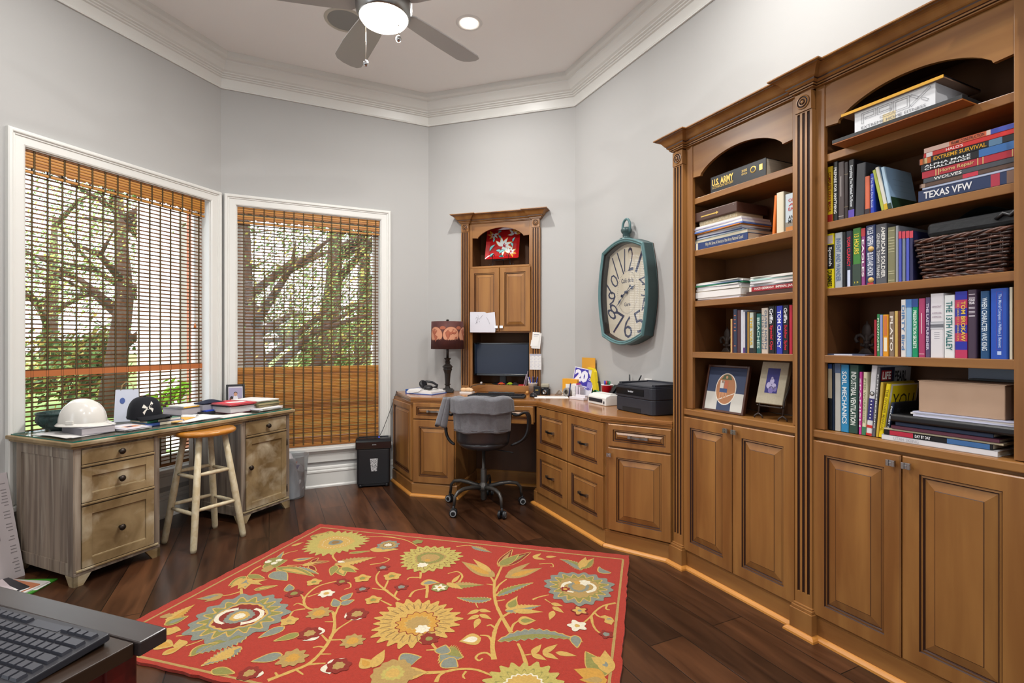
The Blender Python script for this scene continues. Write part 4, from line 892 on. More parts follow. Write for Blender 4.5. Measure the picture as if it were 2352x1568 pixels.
RUG_FLOWERS = [((-1.036,3.002),0.19,26,[(1,'k',0.22),(0.56,'y',0.12),(0.42,'w',0.25),(0.38,'y',0.05),(0.22,'g',0.1),(0.12,'b',0.0)],0),((-1.169,2.195),0.203,17,[(1,'g',0.16),(0.86,'y',0.3),(0.82,'o',0.35),(0.6,'g',0.1),(0.54,'y',0.03),(0.5,'d',0.08),(0.3,'g',0.1),(0.2,'y',0.1),(0.12,'w',0.1)],0),((-0.406,2.153),0.195,24,[(1,'y',0.24),(0.8,'t',0.3),(0.76,'y',0.34)],0),((-0.393,2.14),0.097,15,[(1,'d',0.2),(0.94,'m',0.2),(0.62,'y',0.25),(0.55,'t',0.2)],0),((-0.367,2.096),0.033,7,[(1,'w',0.25)],0),((-0.329,2.028),0.043,8,[(1,'d',0.25),(0.35,'o',0.1)],0),((-0.447,2.785),0.176,22,[(1,'k',0.2),(0.84,'b',0.3),(0.8,'k',0.34),(0.5,'t',0.1),(0.44,'o',0.1),(0.3,'t',0.1)],0),((-0.472,2.698),0.031,7,[(1,'w',0.3)],0),((-0.456,2.755),0.017,5,[(1,'m',0.2)],0),((0.32,2.455),0.173,17,[(1,'g',0.16),(0.86,'y',0.3),(0.82,'o',0.35),(0.6,'t',0.12),(0.3,'g',0.1),(0.2,'t',0.1)],0),((0.253,2.434),0.026,7,[(1,'d',0.3),(0.4,'m',0)],0),((0.355,2.499),0.032,6,[(1,'w',0.3)],0),((0.318,2.499),0.018,5,[(1,'m',0.2)],0),((0.042,1.749),0.144,18,[(1,'k',0.26),(0.72,'o',0.4),(0.66,'k',0.36),(0.5,'w',0.15),(0.45,'y',0.15)],0),((-0.423,1.817),0.08,12,[(1,'t',0.14),(0.55,'k',0.2),(0.35,'y',0.2)],0),((-1.276,2.744),0.052,6,[(1,'o',0.2)],0),((-1.305,2.738),0.018,5,[(1,'w',0.2)],0),((-1.255,2.755),0.019,5,[(1,'w',0.2)],0),((-1.264,2.718),0.018,5,[(1,'w',0.2)],0),((-1.019,2.392),0.043,6,[(1,'d',0.3),(0.4,'o',0.1)],0),((-0.868,2.392),0.04,6,[(1,'w',0.3),(0.35,'y',0.1)],0),((-0.835,2.51),0.037,6,[(1,'d',0.3),(0.4,'o',0.1)],0),((-0.97,2.505),0.04,5,[(1,'y',0.3),(0.3,'o',0)],0),((-0.94,2.157),0.041,5,[(1,'y',0.32),(0.25,'t',0)],0),((-0.837,2.221),0.056,9,[(1,'t',0.3),(0.5,'m',0.2)],0),((-0.817,1.904),0.06,9,[(1,'t',0.3),(0.45,'m',0.2)],0),((-0.627,2.013),0.051,9,[(1,'t',0.3),(0.5,'m',0.2)],0),((-0.67,2.212),0.051,7,[(1,'d',0.2),(0.5,'t',0.2)],0),((-0.817,2.065),0.048,7,[(1,'d',0.2),(0.5,'t',0.2)],0),((-0.63,1.859),0.047,7,[(1,'d',0.2),(0.5,'t',0.2)],0),((-0.933,1.817),0.042,7,[(1,'d',0.2),(0.5,'t',0.2)],0),((-0.673,2.666),0.042,5,[(1,'d',0.4),(0.45,'g',0.2)],0),((-0.712,2.434),0.038,5,[(1,'d',0.4),(0.45,'g',0.2)],0),((-0.531,2.455),0.039,5,[(1,'d',0.4),(0.45,'g',0.2)],0),((0.379,2.058),0.033,5,[(1,'d',0.4),(0.45,'g',0.2)],0),((-0.744,2.545),0.046,5,[(1,'y',0.32),(0.55,'m',0.3),(0.35,'o',0.2)],0),((-0.599,2.568),0.046,5,[(1,'y',0.32),(0.55,'m',0.3),(0.35,'o',0.2)],0),((-0.604,2.568),0.046,5,[(1,'y',0.32),(0.55,'m',0.3),(0.35,'o',0.2)],0),((-0.633,2.332),0.042,5,[(1,'y',0.32),(0.55,'m',0.3),(0.35,'o',0.2)],0),((0.27,2.12),0.047,5,[(1,'w',0.45),(0.25,'y',0.1)],0),((0.296,2.239),0.045,5,[(1,'d',0.45),(0.8,'y',0.5),(0.2,'g',0)],0),((-0.717,2.962),0.069,9,[(1,'g',0.2),(0.8,'t',0.3),(0.5,'b',0.2),(0.36,'w',0.3)],0),((-0.346,2.45),0.044,6,[(1,'o',0.15),(0.85,'w',0.6),(0.2,'m',0)],0),((-0.555,3.01),0.035,5,[(1,'o',0.3)],0)]
# ------------------------------------------------------------------ rug: the tufted motifs lie in the pile as one mesh
RUGC = [Vector((-1.242, 3.309)), Vector((.646, 2.822)), Vector((.277, 1.394)), Vector((-1.655, 1.967))]
def wool(key, c): return mat('wool_'+key, c, .95, spec=.08, noise=(tuple(x*.82 for x in [int(c[i:i+2], 16)/255 for i in (1, 3, 5)]), (130, 130, 130), 2, .9), bump=(420, .55), sheen=.15)
WK = {'r': '#ad3626', 'y': '#cda657', 't': '#b39255', 'o': '#8f8a48', 'g': '#868a7c', 'd': '#8a2c20', 'w': '#e6ddc4', 'm': '#cb973f', 'k': '#bdac5c', 'b': '#94713f'}
WI = {k: i for i, k in enumerate(WK)}
rg = MB(); rn = random.Random(8)
ring = []
for i in range(4):
    a, b = RUGC[i], RUGC[(i+1) % 4]; n = 60
    d = (b-a).normalized(); nn = Vector((d.y, -d.x))
    for k in range(n):
        p = a.lerp(b, k/n)+nn*rn.uniform(-.004, .004); ring.append((p.x, p.y))
rg.prism(ring, .001, .012, 'z', 0)
lay = [0]
def flat(P, c):
    lay[0] += 1; z = .0122+.0000045*lay[0]
    rg.add([(p[0], p[1], z) for p in P], [tuple(range(len(P)))], WI[c])
def ccw(P):
    a = sum(P[i][0]*P[(i+1) % len(P)][1]-P[(i+1) % len(P)][0]*P[i][1] for i in range(len(P)))
    return P if a > 0 else P[::-1]
def strip(pts, w, c, taper=True):
    Q = []
    V = [Vector(p) for p in pts]
    for i in range(len(V)-1):                                   # smooth through the points
        p0 = V[max(i-1, 0)]; p1 = V[i]; p2 = V[i+1]; p3 = V[min(i+2, len(V)-1)]
        for k in range(5):
            t = k/5
            Q.append(.5*((2*p1)+(p2-p0)*t+(2*p0-5*p1+4*p2-p3)*t*t+(3*p1-p0-3*p2+p3)*t**3))
    Q.append(V[-1]); n = len(Q); L = []; Rr = []
    for i, p in enumerate(Q):
        d = (Q[min(i+1, n-1)]-Q[max(i-1, 0)]); d = d.normalized() if d.length > 1e-6 else Vector((1, 0)); s = Vector((-d.y, d.x))
        ww = w*.5*(1-.45*i/n if taper else 1)*rn.uniform(.85, 1.12)
        L.append(p+s*ww); Rr.append(p-s*ww)
    lay[0] += 1; z = .0122+.0000045*lay[0]
    rg.add([(p.x, p.y, z) for p in Rr+L], [(i, i+1, n+i+1, n+i) for i in range(n-1)], WI[c])
for i in range(4):
    a, b = Vector(RUG_LINE[i]), Vector(RUG_LINE[(i+1) % 4]); strip([tuple(a.lerp(b, k/12)) for k in range(13)], .011, 't', False)
def leafpoly(b, t, w, bend, ser, grow=0, half=0):
    b = Vector(b); t = Vector(t); d = t-b; L = d.length; d.normalize(); s = Vector((-d.y, d.x))
    b = b-d*grow; L += 2*grow; n = 14 if not ser else 22
    up, dn = [], []
    for i in range(n+1):
        k = i/n; c = b+d*(L*k)+s*(bend*L*4*k*(1-k)); h = (w*.44)*max(0, sin(pi*k**.72))**1.05*(1-.25*k)+grow*.9
        if ser: h *= (1.0 if i % 2 else .68)
        if 0 < i < n: up.append(c+s*h); dn.append(c-s*h)
        else: up.append(c)
    ctr = [b+d*(L*i/n)+s*(bend*L*4*(i/n)*(1-i/n)) for i in range(n+1)]
    if half: return ccw([tuple(p) for p in ctr]+[tuple(p) for p in dn[::-1]])
    return ccw([tuple(p) for p in up]+[tuple(p) for p in dn[::-1]])
for c, w, pts in RUG_STEMS: strip(pts, w, c)
for b, t, w, c, c2, bend, ser in RUG_LEAVES:
    if c in 'god' : flat(leafpoly(b, t, w, bend, ser, .0045), 'y')
    flat(leafpoly(b, t, w, bend, ser), c)
    if c2:
        if ser or c == 'g': flat(leafpoly(b, t, w*.86, bend, ser, 0, 1), c2)
        else:
            B = Vector(b).lerp(Vector(t), .16); T = Vector(b).lerp(Vector(t), .86); flat(leafpoly(B, T, w*.5, bend, 0), c2)
for c, r0, n, rings, ph in RUG_FLOWERS:
    for s, col, jag in rings:
        P = []; m = n*6
        for i in range(m):
            a = 2*pi*i/m+ph; k = (i % 6)/6
            tooth = (1-abs(2*k-.85)/1.0) if k < .92 else 0
            rr = r0*s*(1-jag*(1-max(0, tooth)))*(1+.05*sin(3*a+r0*40)+.03*sin(7*a))
            P.append((c[0]+rr*cos(a), c[1]+rr*sin(a)))
        flat(P, col)
    if rings[0][1] == 'y' and n > 20:
        for i in range(26):
            a = 2*pi*i/26+.1; strip([(c[0]+r0*k*cos(a+.1*(k-.5)), c[1]+r0*k*sin(a+.1*(k-.5))) for k in (.52, .64, .76)], .006, 'b')
    if rings[0][1] == 'g' and r0 > .12:
        for sg in (-1, 1):
            strip([(c[0]+r0*.33*cos(q)*1.0+sg*r0*.12, c[1]+r0*.3*sin(q)) for q in [R(90-sg*90+dd) for dd in (-80, -40, 0, 40, 80)]], r0*.12, 'w')
solo('area_rug', 'red wool area rug tufted with yellow and grey flowers on the dark floor', 'rug', rg, [wool(k, c) for k, c in WK.items()], F_W, (-.5, 2.4, 0))
BOOK_ROWS = [
 ('a2', 1.667, [
  (2.255, 0.0213, 0.219, 0, '#d9b41c', 'COMPLETE KRAV MAGA', '#8c2318', 'foot:#a02a20', 'yellow paperback with a red foot at the left end of the second shelf'),
  (2.279, 0.0175, 0.232, 0, '#17181b', 'PREPARE FOR ANYTHING', '#e8e6e2', '', 'tall black book with bold white lettering beside the yellow paperback'),
  (2.298, 0.0233, 0.224, 0, '#4c4140', '', '#b9b0ad', 'bar', 'grey-brown hardback with tiny white lettering, third book of the second shelf'),
  (2.322, 0.0146, 0.217, 0, '#2b1f1e', '', '#8d7a5a', 'lines', 'narrow dark brown hardback between two grey spines on the second shelf'),
  (2.338, 0.0213, 0.22, 0, '#1b1a20', 'Everything You Wanted To Know', '#d8dde2', 'foot:#5a46a8', 'tall black and violet book with white script on the second shelf'),
  (2.362, 0.0339, 0.1951, 1.8, '#3b3c42', '', '#777', '', 'thick charcoal cloth hardback leaning on the violet book, second shelf'),
  (2.398, 0.0165, 0.14, 0, '#e2714e', '', '#5b2a25', 'foot:#3a2a30', 'short coral paperback next to the leaning charcoal book'),
  (2.417, 0.0136, 0.145, 0.0, '#2743c0', 'The Blue Dot Book', '#b9c6f0', '', 'short bright blue paperback beside the coral one'),
  (2.455, 0.0107, 0.1581, -11.3, '#b5c04a', '', '#6b7030', '', 'thin lime green book leaning to the left on the second shelf'),
  (2.466, 0.0116, 0.1651, -11.2, '#e4dfd2', '', '#9a9a8a', 'foot:#d8b41c', 'cream paperback leaning between the lime and the sky-blue books'),
  (2.479, 0.0116, 0.1591, -9.4, '#b9d6ec', '', '#47708f', 'foot:#24402f', 'sky-blue hardback with a green hillside cover leaning at the end of its row'),
 ]),
 ('a3', 1.401, [
  (2.251, 0.0301, 0.218, 0, '#e8d40f', 'DUMMIES', '#2a2a10', 'spanish', 'yellow and black language guide at the left end of the third shelf'),
  (2.285, 0.0291, 0.216, 0, '#aab0b6', 'INVENT AND WANDER', '#5b6f8f', '', 'pale silver-blue book second on the third shelf'),
  (2.316, 0.0116, 0.214, 0, '#141416', '', '#b9b9b9', '', 'narrow black book beside the silver-blue book'),
  (2.329, 0.0213, 0.215, 0, '#232838', 'TOM CLANCY', '#d8283c', 'foot2:#c9d2e8', 'dark blue thriller with red lettering on the third shelf'),
  (2.351, 0.0029, 0.213, 0, '#1c1d22', '', '#999', '', 'very thin black booklet before the green book'),
  (2.354, 0.0291, 0.22, 0, '#3f7d36', '13 HOURS', '#d9c53a', 'foot3:#36463c', 'green hardback with yellow numerals on the third shelf'),
  (2.385, 0.0136, 0.215, 0, '#8d3f7c', 'EAGLES', '#efe1e6', 'head:#b8383c', 'slim purple and red paperback beside the green hardback'),
  (2.401, 0.034, 0.221, 0, '#26345e', 'W.E.B. GRIFFIN', '#dfe2ee', 'coins', 'navy novel with two gold discs on its spine'),
  (2.436, 0.0369, 0.218, 0, '#55565c', 'AMERICAN SOLDIER', '#e3e1dc', 'two:GENERAL TOMMY FRANKS', 'broad slate-grey memoir with wide white capitals'),
  (2.476, 0.0252, 0.2, 0, '#7c795a', '', '#b7b28f', 'bands', 'olive cloth hardback with pale bands, next to the slate-grey memoir'),
  (2.502, 0.0087, 0.201, 0, '#8f9298', '', '#55575c', '', 'tall thin grey folder before the violet-blue cases'),
  (2.512, 0.0087, 0.179, 0, '#4a55b4', '', '#d6d8f0', 'head:#c2404f', 'first violet-blue plastic case, touching the thin grey folder'),
  (2.523, 0.0097, 0.177, 0, '#77808f', '', '#39405c', 'head:#c2404f', 'greyish plastic case between two violet-blue cases'),
  (2.535, 0.0097, 0.176, 0, '#4f5abc', '', '#d6d8f0', 'head:#c2404f', 'second violet-blue plastic case, right of the greyish case'),
  (2.546, 0.0107, 0.174, 0, '#2b2c52', '', '#8d2a3c', 'head:#c2404f', 'dark plastic case right beside the wicker basket'),
 ]),
 ('a4', 1.137, [
  (2.43, 0.0087, 0.134, 0, '#a02534', '', '#e6c9cc', '', 'thin crimson booklet beside the iron fleur-de-lis on the lower shelf'),
  (2.44, 0.0097, 0.154, 0, '#2f7d49', 'PHANTASTES', '#c6dfc0', '', 'slim green paperback right of the thin crimson booklet'),
  (2.45, 0.0087, 0.151, 0, '#8d97c6', '', '#c08aa0', '', 'slim lavender paperback between the green and orange ones'),
  (2.46, 0.0184, 0.151, 0, '#dc9520', '', '#8a4218', 'label', 'orange paperback with a cream label box'),
  (2.481, 0.0165, 0.161, 0, '#83705f', 'PLATO', '#e6ddd2', '', 'grey-brown paperback right of the orange one'),
  (2.499, 0.0107, 0.162, 0, '#c4a35a', '', '#7a6330', '', 'tan paperback beside the grey-brown one'),
  (2.51, 0.0078, 0.162, 0, '#5b2a16', '', '#c25a20', '', 'dark flame-patterned paperback left of the tall white one'),
  (2.519, 0.0155, 0.201, 0, '#d9d6d4', 'DIRTY Bird', '#4b77a8', '', 'tall white paperback with blue lettering and a small portrait'),
  (2.535, 0.0175, 0.201, 0, '#8fb3d2', '', '#4aa0a0', 'head:#4a78b4', 'tall pale blue paperback left of the emerald one'),
  (2.554, 0.0175, 0.201, 0, '#0f8f62', 'PRESENTATION SECRETS', '#dff0e4', 'head:#2c4a8c', 'tall emerald paperback with white lettering'),
  (2.573, 0.0194, 0.201, 0, '#a83c66', '', '#e9cfd6', 'bar', 'tall raspberry paperback on the lower shelf'),
  (2.594, 0.0126, 0.203, 0, '#554a6c', 'THE LAST PUNISHER', '#cfc8da', '', 'dusky purple book left of the thick white hardback'),
  (2.608, 0.0378, 0.214, 0, '#d9d6da', '', '#8a6f86', 'photo', 'thick white hardback with a black-and-white photo band'),
  (2.647, 0.0291, 0.206, 0, '#dfe2e2', 'THE 13TH VALLEY', '#2b6a6c', '', 'white novel with tall green lettering'),
  (2.678, 0.031, 0.215, 0, '#b8345c', 'TOM BROKAW', '#e3bf4a', 'stripes', 'book striped crimson and royal blue with gold lettering'),
  (2.71, 0.0223, 0.218, 0, '#453548', 'ONE YEAR', '#ece6ee', 'bible', 'dark plum hardback with white title block'),
  (2.742, 0.0223, 0.211, 0, '#1f4a75', 'WHEN CHARACTER WAS KING', '#cfdbe6', '', 'deep blue hardback before the broad blue volume'),
  (2.767, 0.0427, 0.216, 0, '#2450b4', 'The Moral Compass', '#b9cdf2', 'comp', 'broad bright blue volume near the end of the lower shelf'),
  (2.812, 0.0078, 0.217, 0, '#d8d2bf', '', '#999', '', 'cream book pressed to the right side of the lower shelf'),
 ]),
 ('a5', 0.8405, [
  (2.259, 0.0146, 0.2605, 0, '#15171d', '', '#b9a98c', 'tanhead', 'black and tan manual at the left end of the bottom shelf'),
  (2.275, 0.0078, 0.2605, 0, '#16263f', '', '#3a62a8', '', 'thin navy book behind the black and tan manual'),
  (2.285, 0.0223, 0.2635, 0, '#b5b3ad', '', '#6f7480', 'head:#4a5a78', 'light grey textbook with a blue top on the bottom shelf'),
  (2.309, 0.0291, 0.2605, 0, '#2e86b8', 'SOIL MECHANICS', '#e3eef2', '', 'bright blue textbook with white lettering on the bottom shelf'),
  (2.339, 0.032, 0.2605, 0.9, '#2b4a40', 'INDUSTRIAL VENTILATION', '#e2e8e2', '', 'dark green manual right of the bright blue textbook'),
  (2.376, 0.0087, 0.2355, 0.7, '#cc3f9c', 'SPANISH', '#f2e0ec', '', 'slim hot-pink paperback on the bottom shelf'),
  (2.387, 0.0136, 0.2356, 1.5, '#ddd6b4', 'PTSD WORKBOOK', '#8f9a72', 'foot:#3f7d5a', 'cream workbook with a green foot beside the hot-pink paperback'),
  (2.402, 0.0194, 0.2623, 4.4, '#d6d6da', '', '#333', 'flag', 'white hardback with stars and stripes on its spine'),
  (2.425, 0.0078, 0.2551, 4.0, '#5e5d62', 'REMEMBERING', '#d8d8d8', 'life', 'large grey picture book with a red title block on its cover'),
  (2.436, 0.0087, 0.2022, 4.8, '#c5a840', '', '#8a7430', '', 'faded yellow book tucked behind the bright yellow one'),
  (2.445, 0.0146, 0.1983, 7.8, '#e0c80f', 'THE OWNER MANUAL', '#8f7a10', 'you', 'bright yellow book with a large word on its cover'),
  (2.468, 0.0087, 0.132, 8.7, '#1d2a44', 'POCKET REF', '#dfe4ea', 'pocket', 'small navy handbook leaning on the bright yellow book'),
 ]),
 ('b4', 1.137, [
  (1.78, 0.0097, 0.163, 0, '#c9a46a', '', '#7a5a30', '', 'thin tan paperback beside the small iron fleur-de-lis'),
  (1.79, 0.0058, 0.161, 0, '#5b1f22', '', '#b08a60', '', 'very thin maroon booklet next to the tan paperback'),
  (1.796, 0.0213, 0.208, 0, '#28324a', '', '#c9704a', 'bars2', 'slate-navy book with orange marks, left bookcase'),
  (1.819, 0.0194, 0.203, 0, '#4a2a30', '', '#c9a8a0', '', 'dark red-brown book right of the slate-navy one'),
  (1.84, 0.0136, 0.203, 0, '#c6c8d2', '', '#8a90a8', '', 'pale grey slim book in the left bookcase row'),
  (1.854, 0.0087, 0.193, 0, '#d8d4da', '', '#5a3a6a', 'foot:#5a3a78', 'thin white and violet book in the left bookcase row'),
  (1.864, 0.0107, 0.195, 0, '#2b3450', '', '#c9cede', '', 'thin navy book before the gilt one'),
  (1.876, 0.0087, 0.192, 0, '#a9803a', '', '#6b4a18', '', 'thin gilt-brown book in the left bookcase row'),
  (1.888, 0.0213, 0.188, 0, '#b9c0b4', 'THE WAR', '#caa62a', 'foot:#232428', 'pale camouflage book with yellow lettering'),
  (1.911, 0.0136, 0.186, 0, '#26271f', '', '#b59a2a', '', 'black and olive book beside the pale camouflage one'),
  (1.926, 0.0223, 0.181, 0, '#1f5a58', 'BEACHES', '#b9d2c8', '', 'teal book left of the beige one'),
  (1.952, 0.033, 0.205, 0, '#c2b4a6', 'OLIVER NORTH', '#56687e', 'two:MISSION', 'beige hardback with slate lettering'),
  (1.989, 0.0291, 0.21, 0, '#15161a', 'Griffin', '#e6e6ea', 'ops', 'black novel with white and red lettering left of the royal blue one'),
  (2.02, 0.0068, 0.209, 0, '#17171a', '', '#c2203a', '', 'thin black and red book between two thick novels'),
  (2.028, 0.0291, 0.21, 0, '#2b36a8', 'TOM CLANCY', '#e8e9f6', '', 'royal blue novel with white lettering in the left bookcase'),
  (2.059, 0.0272, 0.21, 0, '#191b22', 'Griffin', '#e6e6ea', 'spies', 'black novel with red lettering right of the royal blue one'),
  (2.089, 0.0146, 0.21, 0, '#b8203c', '', '#f0dfe2', '', 'red book pressed to the right side of the left bookcase row'),
 ]),
]
# ------------------------------------------------------------------ books
def upright_book(key, sz, q, yf=-.248):
    x0, t, h, lean, col, tx, tc, ex, lab = q
    rn = random.Random(lab); dep = min(.205, .13+h*.25) if h < .2 else .2
    F = F_D
    th = Thing('book', lab, 'book', F, (x0, yf, sz), {'a2': 'upright books on the second shelf', 'a3': 'upright books on the third shelf', 'a4': 'upright books on the fourth shelf', 'a5': 'upright books on the cabinet top', 'b4': 'upright books in the left bookcase'}[key])
    th.o.rotation_euler.y += 0
    if lean:
        piv = t if lean > 0 else 0
        th.o.matrix_world = F @ Matrix.Translation((x0+piv, yf, sz)) @ Matrix.Rotation(R(lean), 4, 'Y') @ Matrix.Translation((-piv, 0, 0))
    th.base = (0, 0, 0)
    w = .0016 if t > .006 else t*.2
    mats = [C(col, .42), C(tc, .5)]
    def mi(c):
        m = C(c, .42)
        if m not in mats: mats.append(m)
        return mats.index(m)
    b = MB(); r = min(t*.18, .004)
    b.prism([(0, .004), (r*.3, .001), (r, 0), (t-r, 0), (t-r*.3, .001), (t, .004), (t, .006), (0, .006)], 0, h, 'z', 0)
    b.box(0, w, .005, dep, 0, h).box(t-w, t, .005, dep, 0, h)
    e = -.0005
    def band(z0, z1, c, i=0.0): b.box(i, t-i, e, .0015, z0, z1, mi(c)) if z1 > z0 else None
    def spine(st, za, zb, xa, xb, m=1, bold=.02): b.text(st, (xa*t, e-.0003, zb), (0, 0, -(zb-za)), ((xb-xa)*t, 0, 0), m, bold)
    za, zb = .12*h, .9*h
    k, _, v = ex.partition(':')
    if k == 'foot': band(0, .13*h, v); za = .18*h
    if k == 'foot2': band(0, .3*h, v, t*.25); za = .36*h
    if k == 'foot3': band(0, .38*h, v); b.text('13', (.25*t, e-.0008, .05*h), (.5*t, 0, 0), (0, 0, .03*h), 1); za = .55*h
    if k == 'head': band(.86*h, h, v); zb = .8*h; za = .15*h
    if k == 'tanhead': band(.48*h, .93*h, tc); band(.93*h, h, '#27457f')
    if k == 'bar':
        band(.05*h, .06*h, tc, t*.1); band(.4*h, .75*h, tc, t*.45)
    if k == 'lines': band(.2*h, .207*h, tc); band(.78*h, .787*h, tc)
    if k == 'bars2':
        for f in (.15, .5, .58, .66, .75, .85): band(f*h, (f+.018)*h, tc, t*.25)
    if k == 'bands':
        for f in (.04, .16, .2, .55, .6, .65, .7, .75, .8, .93): band(f*h, (f+.012)*h, tc, t*.12)
    if k == 'label': band(.12*h, .45*h, '#e9dfc6', t*.22); band(.5*h, .97*h, '#c9713a', t*.25)
    if k == 'spanish':
        band(.36*h, .80*h, '#111214'); band(.82*h, .97*h, '#c9b7b0', t*.12)
        spine('Spanish', .41*h, .76*h, .25, .78, mi('#f2f2f0')); za, zb = .04*h, .33*h
    if k == 'coins':
        for f in (.08, .60):
            b.lathe([(0, e-.0008), (t*.3, e-.0006), (t*.3, 0)], (t*.55, 0, f*h), 16, mi('#c9a463'), axis='y')
        band(.0, .035*h, '#b5323a', t*.2); spine('BLOOD AND HONOR', .15*h, .54*h, .2, .8, 1); za, zb = .66*h, .97*h
    if k == 'two': spine(v, .1*h, .85*h, .12, .38, 1, 0); spine(tx, .1*h, .95*h, .52, .88); tx = ''
    if k == 'photo':
        for i in range(10): band((.44+.012*i)*h, (.452+.012*i)*h, rn.choice(('#3a3b40', '#8d8f96', '#5c5e66', '#c3c4ca')), t*.02)
        for f in (.62, .68, .78): b.text('A DEMOCRAT WOLF'[int(f*10) % 3:][:9], (.15*t, e-.0003, f*h), (.7*t, 0, 0), (0, 0, .03*h), 1)
        for f in (.39, .36, .33, .3): band(f*h, (f+.006)*h, '#9a9aa4', t*.3)
    if k == 'stripes':
        for i in range(8): band(i*h/8, (i+1)*h/8, ('#b8345c', '#2a2f9e')[i % 2])
        e2 = -.0012; b.text(tx, (.5*t, e2, .85*h), (0, 0, -.6*h), (.38*t, 0, 0), 1, .02); b.text('THE GREATEST GENERATION', (.16*t, e2, .84*h), (0, 0, -.58*h), (.18*t, 0, 0), 1); tx = ''
    if k == 'bible':
        for f in (.93, .88, .865, .74, .725, .68, .66, .62, .61): band(f*h, (f+.006)*h, tc, t*.15)
        b.text('ONE', (.15*t, e-.0003, .83*h), (.7*t, 0, 0), (0, 0, .03*h), 1, .03); b.text('YEAR', (.15*t, e-.0003, .79*h), (.7*t, 0, 0), (0, 0, .033*h), 1, .03); tx = ''
    if k == 'comp':
        spine(tx+' o William J. Bennett', .16*h, .92*h, .42, .64); tx = ''; b.box(.4*t, .62*t, e, 0, .06*h, .11*h, 1)
        for zz in (.13, .95): b.box(.34*t, .68*t, e, .001, zz*h, (zz+.003)*h, mi('#7a4a9a'))
        for xx in (.34, .67): b.box(xx*t, (xx+.012)*t, e, .001, .13*h, .95*h, mi('#7a4a9a'))
    if k == 'flag':
        band(0, .035*h, '#c4332f'); band(.11*h, .15*h, '#c4332f'); band(.22*h, .53*h, '#33306e')
        for i in range(6): b.lathe([(0, e-.0006), (t*.16, e-.0005), (t*.16, 0)], (t*.5, 0, (.25+.048*i)*h), 5, mi('#e6e6ea'), axis='y')
        b.lathe([(0, e-.0005), (t*.42, e-.0004), (t*.42, 0)], (t*.5, 0, .6*h), 16, mi('#2a2a2c'), axis='y'); b.lathe([(0, e-.0009), (t*.28, e-.0008), (t*.28, 0)], (t*.5, 0, .6*h), 16, mi('#c9c7c4'), axis='y')
    if k in ('ops', 'spies'): spine({'ops': 'Special Ops', 'spies': 'Soldier Spies'}[k], .08*h, .6*h, .2, .8, mi('#d2263e')); za, zb = .64*h, .95*h
    if k in ('life', 'you', 'pocket') or 'sky-blue' in lab:
        xe = t+.0006
        fx = lambda ya, yb, z0, z1, c: b.box(t-.001, xe, .006+ya*(dep-.006), .006+yb*(dep-.006), z0*h, z1*h, mi(c))
        def ft(st, ya, yb, z0, z1, c, bold=.02): b.text(st, (xe+.0003, .006+ya*(dep-.006), z0*h), (0, (yb-ya)*(dep-.006), 0), (0, 0, (z1-z0)*h), mi(c), bold)
        if k == 'life':
            fx(0, .45, .79, 1, '#1e2438'); fx(.45, 1, 0, 1, '#a9a8ab'); fx(.03, .36, .81, .96, '#b3272e'); ft('LIFE', .06, .33, .83, .94, '#e8e4e0', .03); ft('PEARL', .46, .86, .79, .95, '#17181c', .03); ft('HARBOR', .5, .97, .62, .75, '#17181c', .03)
        if k == 'you':
            fx(0, 1, 0, 1, '#d8d2c2'); b.box(t-.001, xe+.0002, .016, dep-.01, .05*h, .97*h, mi('#e0c80f')); ft('YOU', .1, .88, .55, .82, '#2a2a18', 0)
        if k == 'pocket': fx(0, 1, 0, 1, '#15161a'); ft('POCKET', .12, .8, .7, .85, '#2e3036', .01)
        if 'sky-blue' in lab:
            fx(0, 1, .28, 1, '#8fb0cf'); fx(0, 1, 0, .28, '#23402c')
            for zz in (.45, .58, .72): fx(.2, .9, zz, zz+.008, '#5f7f9f')
    if tx and t > .006: spine(tx, za, zb, .2, .8)
    th.part('cover', b, mats)
    th.part('page_block', MB().box(w, t-w, .006, dep-.003, .003, h-.003), M_PAGES)
for key, sz, qs in BOOK_ROWS:
    for q in qs: upright_book(key, sz, q)
def flat_book(lab, x0, x1, z0, z1, dep, col, tx='', tc='#eeeeee', span=(.1, .6), yf=-.25, marks=(), group=None, pages_front=False, ang=0, bold=.02, F=F_D, name='book', cat='book'):
    th = Thing(name, lab, cat, F, ((x0+x1)/2, yf, z0), group)
    if ang: th.o.matrix_world = th.o.matrix_world @ Matrix.Rotation(R(ang), 4, 'Z')
    h = z1-z0-.0004; b = MB(); mats = [C(col, .42), C(tc, .5)]; w = .0016 if h > .006 else h*.25
    b.box(x0, x1, yf, yf+dep, z0, z0+w).box(x0, x1, yf, yf+dep, z0+h-w, z0+h)
    if not pages_front: b.box(x0, x1, yf, yf+.004, z0, z0+h)
    e = yf-.0006
    for a, c, colr in marks:
        m = C(colr, .45)
        if m not in mats: mats.append(m)
        b.box(x0+(x1-x0)*a, x0+(x1-x0)*c, e+.0001, yf+.001, z0+.0004, z0+h-.0004, mats.index(m))
    if tx:
        for i, line in enumerate(tx.split('|')):
            n = len(tx.split('|')); lh = .62*h if n == 1 else .3*h
            b.text(line, (x0+(x1-x0)*span[0], e-.0003, z0+h*.2 if n == 1 else z0+h*(.12+.42*(n-1-i))), ((x1-x0)*(span[1]-span[0]), 0, 0), (0, 0, lh), 1, bold)
    th.part('cover', b, mats)
    th.part('page_block', MB().box(x0+.003, x1-.003, yf+(.004 if not pages_front else .002), yf+dep-.003, z0+w, z0+h-w), M_PAGES)
    return th
G1 = 'books lying in the tall stack'
